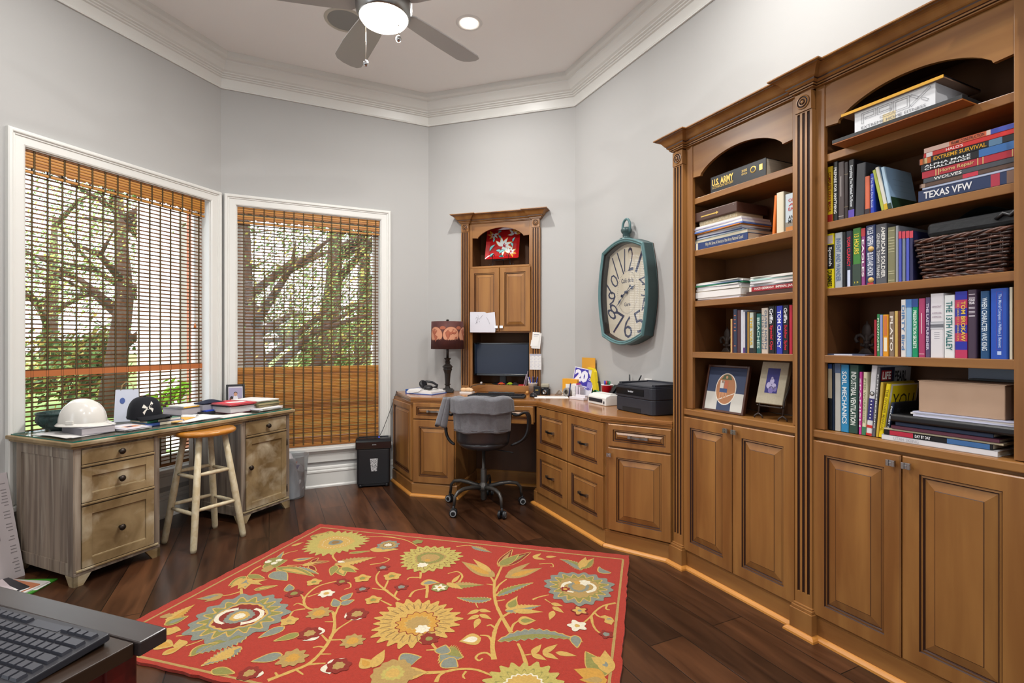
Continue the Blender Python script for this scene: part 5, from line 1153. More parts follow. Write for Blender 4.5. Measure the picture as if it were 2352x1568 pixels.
flat_book('navy volume lettered in white, lowest of the tall stack', 2.574, 2.845, 1.667, 1.706, .21, '#27365c', 'TEXAS VFW', '#e9e9ec', (.06, .55), marks=((.72, .8, '#b3344a'), (.86, .95, '#8a6a5a')), group=G1)
flat_book('thin pale blue booklet above the navy volume in the tall stack', 2.586, 2.845, 1.706, 1.7135, .2, '#b9c3dc', group=G1)
flat_book('thin brown book under the grey one in the tall stack', 2.578, 2.845, 1.7135, 1.728, .2, '#5d4438', marks=((.02, .06, '#a58a78'), (.45, .6, '#c9344a')), group=G1)
flat_book('charcoal book with one white word in the tall stack', 2.589, 2.845, 1.728, 1.7445, .19, '#4a4d55', 'WOLVES', '#e9e7e4', (.12, .42), marks=((.93, .98, '#b9a3c0'),), group=G1)
flat_book('crimson home manual with gilt bars in the tall stack', 2.585, 2.845, 1.7445, 1.768, .205, '#b3283a', 'Home Repair', '#d8b97a', (.2, .55), marks=((.15, .16, '#d8b97a'), (.18, .19, '#d8b97a'), (.58, .59, '#d8b97a'), (.63, .64, '#d8b97a'), (.9, .91, '#d8b97a')), group=G1)
flat_book('black book with two lines of heavy white capitals in the tall stack', 2.582, 2.845, 1.768, 1.793, .19, '#15161a', 'ALPHA MALE|CHALLENGE', '#eef0f2', (.04, .52), marks=((.6, .99, '#3a6fb0'),), group=G1)
flat_book('black book with yellow capitals and a flame at one end, in the tall stack', 2.576, 2.845, 1.793, 1.814, .19, '#1b1d22', 'EXTREME SURVIVAL', '#e0a524', (.16, .68), marks=((.01, .13, '#d9651f'), (.04, .09, '#f2d49a'), (.7, .82, '#5b7f9f'), (.93, 1, '#e0a524')), group=G1)
flat_book('bright red book second from top of the tall stack', 2.59, 2.845, 1.814, 1.8295, .18, '#cf2a26', "HALO'S", '#f4dcd8', (.25, .43), marks=((.03, .1, '#f0e6e4'),), group=G1)
flat_book('coral and blue building guide on top of the tall stack', 2.591, 2.845, 1.8295, 1.846, .19, '#dd6f4a', 'FRAME CONSTRUCTION', '#5a2a20', (.3, .64), marks=((0, .28, '#dcb9ab'), (.66, .7, '#dcc4b8'), (.7, 1, '#3d4ca8')), group=G1)
flat_book('thick black army history lying alone on the top shelf of the left bookcase', 1.662, 1.979, 1.934, 2.016, .225, '#17191e', '', '#d9b65e', yf=-.252)
m = MB(); m.text('U.S. ARMY', (1.672, -.2532, 1.967), (.13, 0, 0), (0, 0, .034), 0, .04).text('A COMPLETE HISTORY', (1.674, -.2532, 1.953), (.128, 0, 0), (0, 0, .009), 0).text('2ND REVISED', (1.85, -.2532, 1.985), (.03, 0, 0), (0, 0, .012), 0).text('EDITION', (1.85, -.2532, 1.972), (.03, 0, 0), (0, 0, .008), 0)
m.lathe([(.016, -.2526), (.016, -.2532), (.011, -.2532)], (1.912, 0, 1.982), 20, 0, axis='y'); m.box(1.945, 1.962, -.2532, -.252, 1.968, 1.994, 0); m.box(1.674, 1.80, -.2532, -.252, 1.9635, 1.9645, 0)
army = [o for o in COL.objects if o.get('label', '').startswith('thick black army')][0]
o = m.build('gilt_lettering', [mat('gilt', '#d9b65e', .35, metal=.3)], army, (1.8205, -.252, 1.934))
# left bookcase, second shelf
G2 = 'papers and books in the low stack of the left bookcase'
flat_book('navy book with a pale title lying lowest in the left bookcase stack', 1.547, 1.885, 1.664, 1.7, .23, '#27396a', 'Why We Serve: A Portrait of the Army National Guard', '#d9d2b8', (.25, .93), yf=-.256, marks=((.06, .1, '#d9d2b8'),), group=G2, bold=0)
flat_book('teal edged book on the navy book in the left bookcase stack', 1.549, 1.882, 1.7, 1.718, .23, '#5f8a96', yf=-.252, group=G2, pages_front=True)
def sheets(lab, F, x0, x1, y0, y1, z, items, name='paper_stack', cat='papers', group=None):
    """a pile of loose papers: items = (thickness, colour, turn)"""
    th = Thing(name, lab, cat, F, ((x0+x1)/2, (y0+y1)/2, z), group); rn = random.Random(lab)
    cx_, cy_ = (x0+x1)/2, (y0+y1)/2
    for k, (tk, col, turn) in enumerate(items):
        a = R(turn); P = []
        hx, hy = (x1-x0)/2*rn.uniform(.93, 1), (y1-y0)/2*rn.uniform(.93, 1)
        for sx, sy in ((-1, -1), (1, -1), (1, 1), (-1, 1)):
            P.append((cx_+sx*hx*cos(a)-sy*hy*sin(a), cy_+sx*hx*sin(a)+sy*hy*cos(a)))
        m = MB().prism(P, z, z+tk-.0003, 'z', 0)
        mm = M_PAPER if col is None else (M_PAGES if col == 'p' else C(col, .6))
        th.part('sheet' if tk < .004 else 'sheaf', m, mm); z += tk
    return th
sheets('folders and papers under the spiral notebook in the left bookcase stack', F_D, 1.556, 1.85, -.25, -.04, 1.718, [(.008, '#c9c9d6', 1), (.004, '#3c4a72', -1), (.007, '#b9b9c6', 2), (.008, None, -2)], 'paper_stack', 'papers', G2)
sheets('orange envelope and leaflets sticking out of the left bookcase stack', F_D, 1.552, 1.86, -.262, -.05, 1.745, [(.005, '#cf7d1f', -2.5), (.008, '#5d78b8', 1), (.01, None, 0), (.006, '#b9b4c6', 1), (.01, '#d9d6d2', 0)], 'envelope', 'envelope', G2)
t = Thing('spiral_notebook', 'tan spiral notebook under the brown binder box in the left bookcase', 'notebook', F_D, (1.69, -.15, 1.786), G2)
t.part('pages', MB().box(1.575, 1.81, -.238, -.06, 1.786, 1.811), mat('tan_pages', '#cdb995', .8))
t.part('spiral', MB().tube([(1.58+.225*i/180, -.24+.007*cos(i*1.05), 1.799+.011*sin(i*1.05)) for i in range(181)], .0011, 4), C('#e6dcc6', .4))
t = Thing('binder_box', 'brown leatherette binder box on top of the left bookcase stack', 'binder', F_D, (1.68, -.13, 1.811), G2)
t.part('case', MB().box(1.54, 1.823, -.255, -.04, 1.811, 1.859), mat('brown_leatherette', '#4a2d22', .45), bevel=.004)
t.part('title_plate', MB().box(1.60, 1.70, -.2556, -.254, 1.829, 1.8345).prism([(1.7, 1.824), (1.714, 1.832), (1.7, 1.84)], -.2556, -.254, 'y'), mat('gilt', '#d9b65e', .35))
for x, z in ((1.553, 1.836), (1.803, 1.848)): t.part('rivet', MB().ell((x, -.2552, z), .0025, .0015, .0025, 8, 6), M_STEEL)
def tilt_book(lab, x, t_, h, lean, col, dep=.17, yf=-.25, sz=1.664):
    q = (x, t_, h, lean, col, '', '#f2e6d0', '', lab); upright_book('b4', sz, q, yf)
tilt_book('orange folder leaning against the cream book, second shelf of the left bookcase', 2.008, .012, .17, 4, '#d9701c')
tilt_book('thick cream book standing beside the orange folder', 2.03, .035, .178, 0, '#d6cdb4')
t = Thing('book', 'novel facing outwards with red and dark lettering, beside the thick cream book', 'book', F_D, (2.11, -.2, 1.664))
m = MB().box(2.07, 2.16, -.245, -.242, 1.664, 1.826, 0).box(2.07, 2.073, -.242, -.215, 1.664, 1.826, 0).box(2.07, 2.16, -.218, -.215, 1.664, 1.826, 0)
m.box(2.071, 2.159, -.2455, -.244, 1.665, 1.684, 1).box(2.071, 2.159, -.2454, -.244, 1.684, 1.704, 2)
for st, z, h, mm in (('ONCE', 1.79, .014, 3), ('AN', 1.772, .01, 3), ('EAGLE', 1.752, .014, 3), ('ANTON', 1.716, .016, 4), ('MYRER', 1.698, .016, 4)): m.text(st, (2.084, -.2456, z), (.06, 0, 0), (0, 0, h), mm, .01)
m.box(2.112, 2.117, -.246, -.245, 1.675, 1.69, 4)
t.part('cover', m, [C('#c3cfd6'), C('#c77f3a'), C('#8d8577'), C('#c0303a'), C('#23252b')])
t.part('page_block', MB().box(2.073, 2.158, -.242, -.218, 1.667, 1.823), M_PAGES)
# left bookcase, third shelf
W = None
sheets('untidy pile of white papers with a green folder, third shelf of the left bookcase', F_D, 1.556, 1.842, -.25, -.03, 1.401, [(.006, '#cfc8d2', -3), (.008, None, 1), (.03, None, 0), (.004, '#b9ac96', 1), (.012, None, -1), (.006, '#d4d0d6', 2), (.005, None, -2), (.006, '#2f7a52', 3), (.003, '#39608a', -3), (.008, None, 2), (.005, '#c2beb4', -4)])
flat_book('brown book at the bottom right of the third shelf, left bookcase', 1.875, 2.135, 1.401, 1.42, .2, '#452a22', yf=-.252)
flat_book('red war history on the brown book, third shelf of the left bookcase', 1.889, 2.138, 1.42, 1.4415, .19, '#a3222c', 'NAZI GERMANY  IMPERIAL JAPAN', '#ecdfda', (.12, .95), yf=-.25, marks=((0, .05, '#e6dcd0'),))
sheets('loose white sheets on the red history, third shelf of the left bookcase', F_D, 1.885, 2.138, -.25, -.04, 1.4415, [(.006, '#9a98a0', 2), (.008, None, -4), (.006, '#d8d4d8', 6), (.008, None, -2), (.006, '#a9cfc8', 3), (.008, None, -5), (.004, '#d2ccc2', 4)])
# lower shelves of the right bookcase
G3 = 'books in the low stack beside the carton'
flat_book('white picture book at the bottom of the low stack', 2.464, 2.79, .8385, .857, .22, '#d6d6da', 'UTAH SKIING', '#a9acb4', (.12, .36), yf=-.262, group=G3, bold=0)
flat_book('black war chronicle with red and white lettering above the white book', 2.47, 2.776, .857, .874, .215, '#141519', 'DAY BY DAY', '#eceef0', (.32, .47), yf=-.258, marks=((.06, .3, '#b3283f'), (.62, .98, '#3f6a9f')), group=G3)
flat_book('thin cream book under the maroon one in the low stack', 2.466, 2.80, .874, .881, .2, '#cfc2a4', yf=-.252, group=G3)
flat_book('maroon book in the low stack', 2.492, 2.792, .881, .893, .2, '#5b2f40', yf=-.256, group=G3)
flat_book('navy folder under the black portfolio in the low stack', 2.503, 2.775, .893, .906, .2, '#26344f', yf=-.25, group=G3)
t = Thing('portfolio', 'black padded portfolio in the low stack under the cardboard box', 'folder', F_D, (2.65, -.15, .906), G3)
t.part('cover', MB().prism([(-.262, .912), (-.256, .907), (-.06, .907), (-.06, .933), (-.256, .933), (-.262, .928)], 2.492, 2.84, 'x'), mat('black_leather', '#17181b', .35), bevel=.003)
sheets('white papers between the portfolio and the cardboard box', F_D, 2.55, 2.84, -.255, -.06, .934, [(.006, '#c9cbe0', 1), (.006, None, -1), (.005, '#bfc2da', 0)])
t = Thing('cardboard_box', 'plain tan cardboard box on the low stack of the right bookcase', 'box', F_D, (2.69, -.15, .951))
mm = MB().box(2.575, 2.803, -.25, -.05, .9515, 1.056)
t.part('carton', mm, mat('cardboard', '#b99b83', .7, noise=('#ab8d75', (8, 8, 8), 3, .7)), bevel=.002)
t.part('flap', MB().box(2.572, 2.806, -.25, -.15, 1.0565, 1.0585).box(2.572, 2.806, -.149, -.05, 1.0565, 1.0585), mat('cardboard', ''))
solo('poster_sheet', 'pale blue sheet standing at the back of the shelf behind the cardboard box', 'paper', MB().box(2.62, 2.85, -.03, -.027, .84, 1.10), C('#b3bfd4', .6), F_D, (2.7, -.03, .84))
solo('black_ruler', 'thin black strip lying across the top of the cardboard box', 'ruler', MB().box(2.66, 2.85, -.12, -.09, 1.06, 1.066), M_BLACK, F_D, (2.7, -.1, 1.06))
flat_book('thin magazine lying under the iron fleur-de-lis in the right bookcase', 2.245, 2.40, 1.137, 1.1425, .19, '#5d6580', yf=-.25, marks=((.25, .7, '#c9cede'),))
# fleur-de-lis bookends
def fleur(lab, x, y, sz, s):
    t = Thing('fleur_de_lis', lab, 'bookend', F_D, (x, y, sz), 'iron fleur-de-lis bookends'); H = .135*s
    m = MB()
    m.prism([(x-.030*s, sz), (x+.030*s, sz), (x+.012*s, sz+.022*s), (x-.012*s, sz+.022*s)], y-.016*s, y+.016*s, 'y')
    t.part('foot', m, M_IRON, bevel=.002)
    m = MB(); m.ell((x, y, sz+.094*s), .021*s, .011*s, .034*s, 16, 12); m.tube([(x, y, sz+.115*s), (x, y, sz+.14*s)], [.008*s, .0015], 10); m.tube([(x, y, sz+.02*s), (x, y, sz+.05*s), (x, y, sz+.08*s)], [.012*s, .007*s, .013*s], 10)
    t.part('centre_petal', m, M_IRON)
    for g in (-1, 1):
        P = [(x+g*(.004+.0)*s, y, sz+.045*s), (x+g*.012*s, y, sz+.068*s), (x+g*.026*s, y, sz+.08*s), (x+g*.041*s, y, sz+.076*s), (x+g*.047*s, y, sz+.062*s), (x+g*.041*s, y, sz+.05*s), (x+g*.034*s, y, sz+.054*s)]
        t.part('side_petal', MB().tube(P, [.006*s, .008*s, .009*s, .008*s, .008*s, .008*s, .006*s], 8), M_IRON)
        t.part('lower_curl', MB().tube([(x, y, sz+.045*s), (x+g*.014*s, y, sz+.034*s), (x+g*.023*s, y, sz+.036*s), (x+g*.024*s, y, sz+.044*s)], [.006*s, .007*s, .007*s, .005*s], 8), M_IRON)
    t.part('band', MB().lathe([(.011*s, sz+.040*s), (.014*s, sz+.043*s), (.014*s, sz+.05*s), (.011*s, sz+.053*s)], (x, y, 0), 14), M_IRON)
fleur('iron fleur-de-lis bookend in the left bookcase', 1.63, -.1, 1.137, .95)
fleur('iron fleur-de-lis bookend in the right bookcase', 2.333, -.12, 1.143, .93)
# pictures on the left counter
def leaning(F, x0, x1, y0, z0, h, back): 
    return F @ Matrix.Translation((x0, y0, z0)) @ Matrix.Rotation(-math.atan2(back, h), 4, 'X')
FP = leaning(F_D, 1.592, 1.845, -.238, .8395, .235, .05)
t = Thing('picture_frame', 'brown framed picture of a runner in an oval on the counter of the left bookcase', 'picture', FP, (0, 0, 0))
w, h = .253, .237
t.part('frame', MB().prism([(0, 0), (w, 0), (w, h), (0, h)], .003, .014, 'y').box(0, .011, -.004, .012, 0, h).box(w-.011, w, -.004, .012, 0, h).box(.011, w-.011, -.004, .012, 0, .011).box(.011, w-.011, -.004, .012, h-.011, h), mat('walnut', '#4a2a1c', .35), bevel=.002)
mt = MB().box(.011, w-.011, .0015, .003, .011, h-.011, 0).box(.011, .085, .001, .002, .011, .10, 1).box(.17, w-.011, .001, .002, .011, .10, 1).box(.085, .17, .001, .002, .011, .10, 0).box(.011, w-.011, .0009, .002, h-.05, h-.011, 2)
t.part('mat_board', mt, [C('#38435e', .7), mat('linen', '#bfbdb6', .8), C('#2d3752', .7)])
ov = MB(); ov.lathe([(0, .0), (.058, .0)], (.128, 0, .118), 40, 3, axis='y', sx=1, sy=1.28); ov.lathe([(.058, -.0003), (.063, .0005)], (.128, 0, .118), 40, 0, axis='y', sy=1.28)
ov = MB(); 
def disc(mb, cx_, cz_, rx, rz, y, m, n=32): mb.add([(cx_+rx*cos(2*pi*i/n), y, cz_+rz*sin(2*pi*i/n)) for i in range(n)], [tuple(range(n))], m)
disc(ov, .128, .118, .063, .08, .0007, 0); disc(ov, .128, .118, .058, .075, .0005, 1)
ov.add([(.095, .0003, .165), (.16, .0003, .165), (.15, .0003, .185), (.128, .0003, .192), (.108, .0003, .185)], [(0, 1, 2, 3, 4)], 2)
ov.add([(.09, .0003, .06), (.183, .0003, .098), (.184, .0003, .102), (.092, .0003, .066)], [(0, 1, 2, 3)], 0)
for dx, s in ((0, 1), (-.022, .85)):
    c = .125+dx
    disc(ov, c+.002, .165*s+.012, .0065, .008, .0001, 3, 12); ov.add([(c-.012, .0001, .12), (c+.013, .0001, .12), (c+.015, .0001, .158), (c-.012, .0001, .16)], [(0, 1, 2, 3)], 4 if dx == 0 else 0)
    ov.add([(c-.011, .0001, .10), (c+.013, .0001, .10), (c+.012, .0001, .12), (c-.011, .0001, .12)], [(0, 1, 2, 3)], 5)
    ov.add([(c-.010, .0001, .10), (c, .0001, .10), (c-.004, .0001, .066), (c-.010, .0001, .066)], [(0, 1, 2, 3)], 3); ov.add([(c+.002, .0001, .10), (c+.012, .0001, .10), (c+.016, .0001, .075), (c+.008, .0001, .075)], [(0, 1, 2, 3)], 3)
t.part('oval_photograph', ov, [C('#d9d2c6'), C('#a9744e'), C('#4f5a3c'), C('#c08a64'), C('#b86a4c'), C('#3a4f7a')], label='oval photo of two runners on a track')
FP2 = leaning(F_D, 1.902, 2.04, -.225, .909, .19, .05)
t = Thing('picture_frame', 'cream fabric framed blue photograph leaning on an iron easel', 'picture', FP2, (0, 0, 0))
w, h = .137, .195
t.part('frame', MB().box(0, w, 0, .022, 0, h), mat('cream_fabric', '#b7ae98', .8, noise=('#a89f89', (90, 90, 90), 2, .8)), bevel=.003)
ph = MB().box(.037, .1, -.0006, .001, .05, .165, 0)
for x, z, r, m in ((.068, .105, .011, 1), (.055, .085, .013, 1), (.08, .082, .012, 1), (.068, .065, .014, 2), (.088, .07, .01, 2), (.066, .118, .006, 1)): disc(ph, x, z, r, r*1.2, -.001, m, 14)
t.part('photograph', ph, [C('#2c2a78', .3), C('#b9b2d6', .3), C('#7a6fae', .3)], label='blue tinted photo of people')
t = Thing('easel', 'small dark iron display easel holding the cream picture frame', 'easel', F_D, (1.97, -.22, .838))
for x in (1.921, 2.044):
    m = MB()
    m.tube([(x-.018, -.235, .841), (x-.014, -.232, .852), (x, -.228, .862), (x+.014, -.225, .852), (x+.018, -.222, .841)], .0038, 8)
    t.part('foot', m, M_IRON); t.part('post', MB().tube([(x, -.228, .862), (x, -.216, .93), (x, -.165, 1.01 if x < 2 else 1.02)], .0036, 8), M_IRON)
t.part('ledge', MB().tube([(1.921, -.226, .897), (2.044, -.226, .897)], .0035, 8).tube([(1.921, -.226, .897), (1.921, -.236, .902)], .003, 6).tube([(2.044, -.226, .897), (2.044, -.236, .902)], .003, 6), M_IRON)
solo('index_card', 'yellow and white card standing at the right end of the counter in the left bookcase', 'card', MB().box(2.045, 2.12, -.12, -.117, .838, .965, 0).box(2.045, 2.12, -.1205, -.1195, .965, 1.02, 1).box(2.045, 2.12, -.12, -.117, .965, 1.02, 1), [M_PAPER, C('#dcb32c')], F_D, (2.08, -.12, .838))
# top shelf of the right bookcase: board, box, board
t = Thing('board', 'black edged wooden board overhanging the top shelf under the white box', 'board', F_D, (2.5, -.2, 1.934))
t.part('panel', MB().box(2.333, 2.735, -.338, -.05, 1.9345, 1.9385), mat('board_under', '#a9642c', .5)); t.part('top_layer', MB().box(2.333, 2.735, -.339, -.05, 1.9385, 1.95), mat('black_board', '#1d1e20', .5))
t = Thing('white_box', 'white fitness box with outlined lettering between two boards on the top shelf', 'box', F_D, (2.5, -.18, 1.95))
bx = MB().box(2.383, 2.64, -.285, -.08, 1.9503, 2.043, 0).box(2.48, 2.522, -.2857, -.284, 1.9508, 2.0, 1)
t.part('carton', bx, [mat('white_board', '#d9d9dc', .5), C('#d0bd93')], bevel=.0015)
def outline_text(mb, glyphs, x, y, z, h, w):
    mb.X = RX; th_ = .0011
    for g, gx in glyphs:
        for pl in g:
            P = [(x+gx*w+px*w, z+pz*h) for px, pz in pl]; cl = P[0] == P[-1]
            for off in (-.0032, .0032): mb.sweep([(off-th_/2, -y), (off+th_/2, -y)], P[:-1] if cl else P, closed=cl)
            if not cl:
                for (a, b) in ((P[0], P[1]), (P[-1], P[-2])):
                    L = math.hypot(b[0]-a[0], b[1]-a[1]); n_ = ((a[1]-b[1])/L*.0036, (b[0]-a[0])/L*.0036); mb.sweep([(-th_/2, -y), (th_/2, -y)], [(a[0]-n_[0], a[1]-n_[1]), (a[0]+n_[0], a[1]+n_[1])])
    mb.X = None
GP = [[(0, 0), (0, .98), (1, .98), (1, .45), (.2, .45)]]; G9 = [[(1, .42), (0, .42), (0, .98), (1, .98), (1, 0), (.15, 0)]]; G0 = [[(0, 0), (0, .98), (1, .98), (1, 0), (0, 0)]]; GX = [[(-.1, 0), (1.25, 1.15)], [(-.1, .98), (.42, .53)], [(.66, .38), (1.1, 0)]]
lt = MB(); outline_text(lt, [(GP, 0), (G9, 1.28), (G0, 2.56), (GX, 3.84)], 2.412, -.2862, 1.994, .036, .042)
lt.text('EXTREME HOME FITNESS', (2.408, -.2862, 1.974), (.205, 0, 0), (0, 0, .010), 0)
t.part('lettering', lt, C('#77777c'))
t = Thing('board', 'yellow edged board lying on top of the white box', 'board', F_D, (2.5, -.18, 2.044))
t.part('panel', MB().box(2.34, 2.667, -.293, -.06, 2.0435, 2.048), mat('board_pale', '#8a6a55', .6)); t.part('edge', MB().box(2.34, 2.667, -.297, -.293, 2.0435, 2.0535), C('#d09a2a')); t.part('top_layer', MB().box(2.34, 2.667, -.293, -.06, 2.048, 2.0535), M_BLACK)
solo('crumpled_cloth', 'small crumpled white cloth behind the top of the tall stack', 'cloth', MB().grid(lambda i, j: (2.575+.03*i+.006*sin(9*j), -.235+.05*j, 1.8+.05*sin(pi*i)*(.6+.4*sin(5*j+2*i))), 14, 14), C('#b9a9ac', .8), F_D, (2.59, -.2, 1.8))
# wicker basket
t = Thing('wicker_basket', 'dark brown wicker basket on the third shelf of the right bookcase', 'basket', F_D, (2.69, -.15, 1.401))
M_WK = mat('dark_wicker', '#3b211a', .38, noise=('#6b4230', (60, 60, 20), 2, .5)); M_WK2 = mat('dark_wicker_b', '#2a1713', .38)
def bk(sidx, z):   # point on basket wall; z 0..1
    fl = .022*z; x0, x1, y0, y1 = 2.588-fl, 2.80+fl, -.247-fl*.4, -.05
    Pm = [(x0, y1), (x0, y0), (x1, y0), (x1, y1)]; Ls = [y1-y0, x1-x0, y1-y0]; tot = sum(Ls); d = sidx*tot
    for i in range(3):
        if d <= Ls[i] or i == 2:
            k = min(max(d/Ls[i], 0), 1); a, b = Pm[i], Pm[i+1]; return (a[0]+(b[0]-a[0])*k, a[1]+(b[1]-a[1])*k)
        d -= Ls[i]
wv = MB(); rn = random.Random(4); NS = 22
for r in range(12):
    zc = .012+.0098*r
    P = []
    for i in range(161):
        s = i/160; z = zc+.0012*sin(i*.23+r); x, y = bk(s, z/.135)
        amp = .0038*cos(pi*NS*s+pi*(r % 2)); tx, ty = bk(min(s+.004, 1), z/.135); dx, dy = tx-x, ty-y; L = math.hypot(dx, dy) or 1
        P.append((x+dy/L*amp, y-dx/L*amp, 1.401+z))
    wv.tube(P, .0043, 6, r % 2)
t.part('weave', wv, [M_WK, M_WK2])
sk = MB()
for i in range(NS):
    s = (i+.5)/NS; 
    for d in (-.004, .004):
        a = bk(s+d, 0); b = bk(s+d, 1); sk.tube([(a[0], a[1], 1.402), (b[0], b[1], 1.535)], .0028, 5)
t.part('stakes', sk, M_WK2)
rm = MB()
for k in range(3):
    rm.tube([(bk(i/60, 1)[0], bk(i/60, 1)[1]+.003*sin(i*.8+2*k), 1.532+.004*cos(i*.8+2.1*k)) for i in range(61)], .0046, 6, k % 2)
    rm.tube([(bk(i/60, 0.02)[0], bk(i/60, 0.02)[1]-.003*sin(i*.8+2*k), 1.407+.004*cos(i*.8+2.1*k)) for i in range(61)], .0046, 6, k % 2)
t.part('rim', rm, [M_WK, M_WK2])
t.part('bottom', MB().box(2.592, 2.80, -.242, -.052, 1.402, 1.408).box(2.596, 2.80, -.06, -.054, 1.41, 1.53), M_WK2)
sheets('white and cream papers lying in the top of the wicker basket', F_D, 2.585, 2.80, -.235, -.06, 1.524, [(.008, '#c9c6d6', 0), (.006, '#e0d4bf', 1), (.005, None, -1)])
t = Thing('laptop_bag', 'soft black bag lying on top of the wicker basket', 'bag', F_D, (2.7, -.15, 1.545))
t.part('body', MB().rbox(2.592, 2.845, -.245, -.06, 1.544, 1.59, .02), mat('black_nylon', '#17191d', .6, bump=(60, .4)), bevel=.012)
t.part('flap', MB().grid(lambda i, j: (2.655+.17*i, -.20+.13*j, 1.59+.03*sin(pi*i)*(1-.4*j)+.006*sin(6*i+4*j)), 16, 8), mat('black_nylon', ''))
t.part('strap', MB().tube([(2.78, -.247, 1.566), (2.80, -.252, 1.58), (2.815, -.25, 1.57), (2.83, -.25, 1.585), (2.845, -.247, 1.575)], .006, 8), M_BLACK)
# ------------------------------------------------------------------ things on the weathered desk
ZD = .7097
def lens(pts, n=1): return pts
rimz = ZD
t = Thing('bronze_bowl', 'dark green relief bowl behind the hard hat on the weathered desk', 'bowl', F_L, (.165, .43, ZD))
bx_, by_ = .165, .43
t.part('bowl', MB().lathe([(0, ZD+.0005), (.055, ZD+.0005), (.06, ZD+.008), (.085, ZD+.02), (.108, ZD+.045), (.115, ZD+.066), (.112, ZD+.08), (.108, ZD+.084), (.112, ZD+.09), (.117, ZD+.096), (.114, ZD+.1), (.106, ZD+.098), (.1, ZD+.07), (.08, ZD+.03), (0, ZD+.015)], (bx_, by_, 0), 48), mat('verdigris_bronze', '#24413f', .5, metal=.3, noise=('#14211f', (40, 40, 40), 4, .4), bump=(70, .9)))
for k in range(14):
    fm = MB()
    a = 2*pi*k/14; p = Vector((bx_+.1085*cos(a), by_+.1085*sin(a), ZD+.05))
    q = Vector((-.012*cos(a), -.012*sin(a), -.016)); fm.ell((p.x, p.y, p.z+.022), .005, .005, .006, 8, 6); fm.tube([p+Vector((0, 0, .018)), p+Vector((0, 0, .004)), p+q+Vector((.008*sin(a), -.008*cos(a), 0))], [.0055, .006, .004], 6); fm.tube([p+Vector((0, 0, .014)), p+Vector((.014*-sin(a), .014*cos(a), .004))], .0035, 5)
    t.part('relief_figure', fm, mat('verdigris_relief', '#1b2f2e', .5, metal=.3))
t = Thing('book', 'thick grey bound report lying under the hard hat', 'book', F_L @ Matrix.Translation((.088, .115, 0)) @ Matrix.Rotation(R(-6), 4, 'Z'), (0, 0, ZD))
t.part('cover', MB().box(0, .15, 0, .215, ZD+.0021, ZD+.0045, 0).box(0, .15, 0, .215, ZD+.036, ZD+.0385, 0).box(0, .003, 0, .215, ZD+.0045, ZD+.036, 0), C('#6c6970', .5)); t.part('page_block', MB().box(.003, .148, .002, .213, ZD+.0045, ZD+.036), mat('grey_pages', '#b5aeb0', .8, noise=('#99929a', (3, 3, 300), 2, .8)))
# hard hat: the brim rests on the report
HX, HY, HZ = .165, .25, ZD+.040
t = Thing('hard_hat', 'white hard hat resting on the grey bound report on the weathered desk', 'hat', F_L @ Matrix.Translation((HX, HY, 0)) @ Matrix.Rotation(R(-62), 4, 'Z'), (0, 0, HZ))
def hat(i, j):
    a = 2*pi*i; t_ = j*pi/2
    rx, ry, rz = .108, .09, .118
    x, y, z = rx*cos(a)*cos(t_)**.8, ry*sin(a)*cos(t_)**.8, .012+rz*sin(t_)
    b = math.exp(-(y/.018)**2)*.008+math.exp(-((abs(y)-.045)/.012)**2)*.004
    z += b*sin(t_)**1.5*(1 if x > -.09 else .4)
    return (x, y, HZ+z)
M_HAT = mat('white_hard_hat', '#d5d1ca', .22, coat=.4)
t.part('shell', MB().grid(hat, 72, 24), M_HAT)
br = []
def brim(i, j):
    a = 2*pi*i; f = max(0, cos(a))**1.5; w = .012+.034*f
    rr = 1+j*0
    return ((.108+w*j)*cos(a), (.09+(.012+.012*f)*j)*sin(a), HZ+.014-.012*j-.006*f*j)
t.part('brim', MB().grid(brim, 72, 4), M_HAT, solid=.003)
t.part('accessory_slot', MB().box(-.02, .018, -.096, -.086, HZ+.012, HZ+.032), M_HAT, bevel=.003)
solo('green_figurine', 'small green and brown ornament peeking from behind the hard hat', 'ornament', MB().ell((.30, .40, ZD+.10), .018, .022, .026, 12, 8, 0).ell((.315, .375, ZD+.075), .022, .02, .035, 12, 8, 0).ell((.297, .41, ZD+.128), .014, .014, .012, 10, 6, 1).lathe([(.026, ZD+.0005), (.024, ZD+.03), (.018, ZD+.06)], (.312, .38, 0), 14, 0), [mat('green_ceramic', '#2f4a32', .4, noise=('#5c4526', (60, 60, 60), 3, .5)), C('#6e4a24')], F_L, (.31, .39, ZD))
# gift bag
t = Thing('gift_bag', 'white paper gift bag with a blue oval emblem beside the black cap', 'bag', F_L @ Matrix.Translation((.50, .45, 0)) @ Matrix.Rotation(R(-38), 4, 'Z'), (0, 0, ZD))
P0 = [(-.06, -.04), (.06, -.04), (.06, .04), (-.06, .04)]; P1 = [(-.055, -.012), (.055, -.012), (.055, .02), (-.055, .02)]
v = [(x, y, ZD+.0006) for x, y in P0]+[(x, y, ZD+.19) for x, y in P1]
t.part('bag_body', MB().add(v, [(0, 1, 5, 4), (1, 2, 6, 5), (2, 3, 7, 6), (3, 0, 4, 7), (3, 2, 1, 0)]), mat('bag_paper', '#c9cddb', .6))
em = MB(); em.add([(-.02+.013*cos(2*pi*i/20), -.0405+.028*(.125+.018*sin(2*pi*i/20))/.19-.0012, ZD+.125+.018*sin(2*pi*i/20)) for i in range(20)], [tuple(range(20))], 0)
t.part('emblem', em, C('#4a5f9a'))
for y in (-.012, .02): t.part('handle', MB().tube([(-.03, y, ZD+.186), (-.026, y, ZD+.215), (-.008, y, ZD+.235), (.012, y, ZD+.234), (.028, y, ZD+.214), (.032, y, ZD+.186)], .0018, 6), C('#b39a6a'))
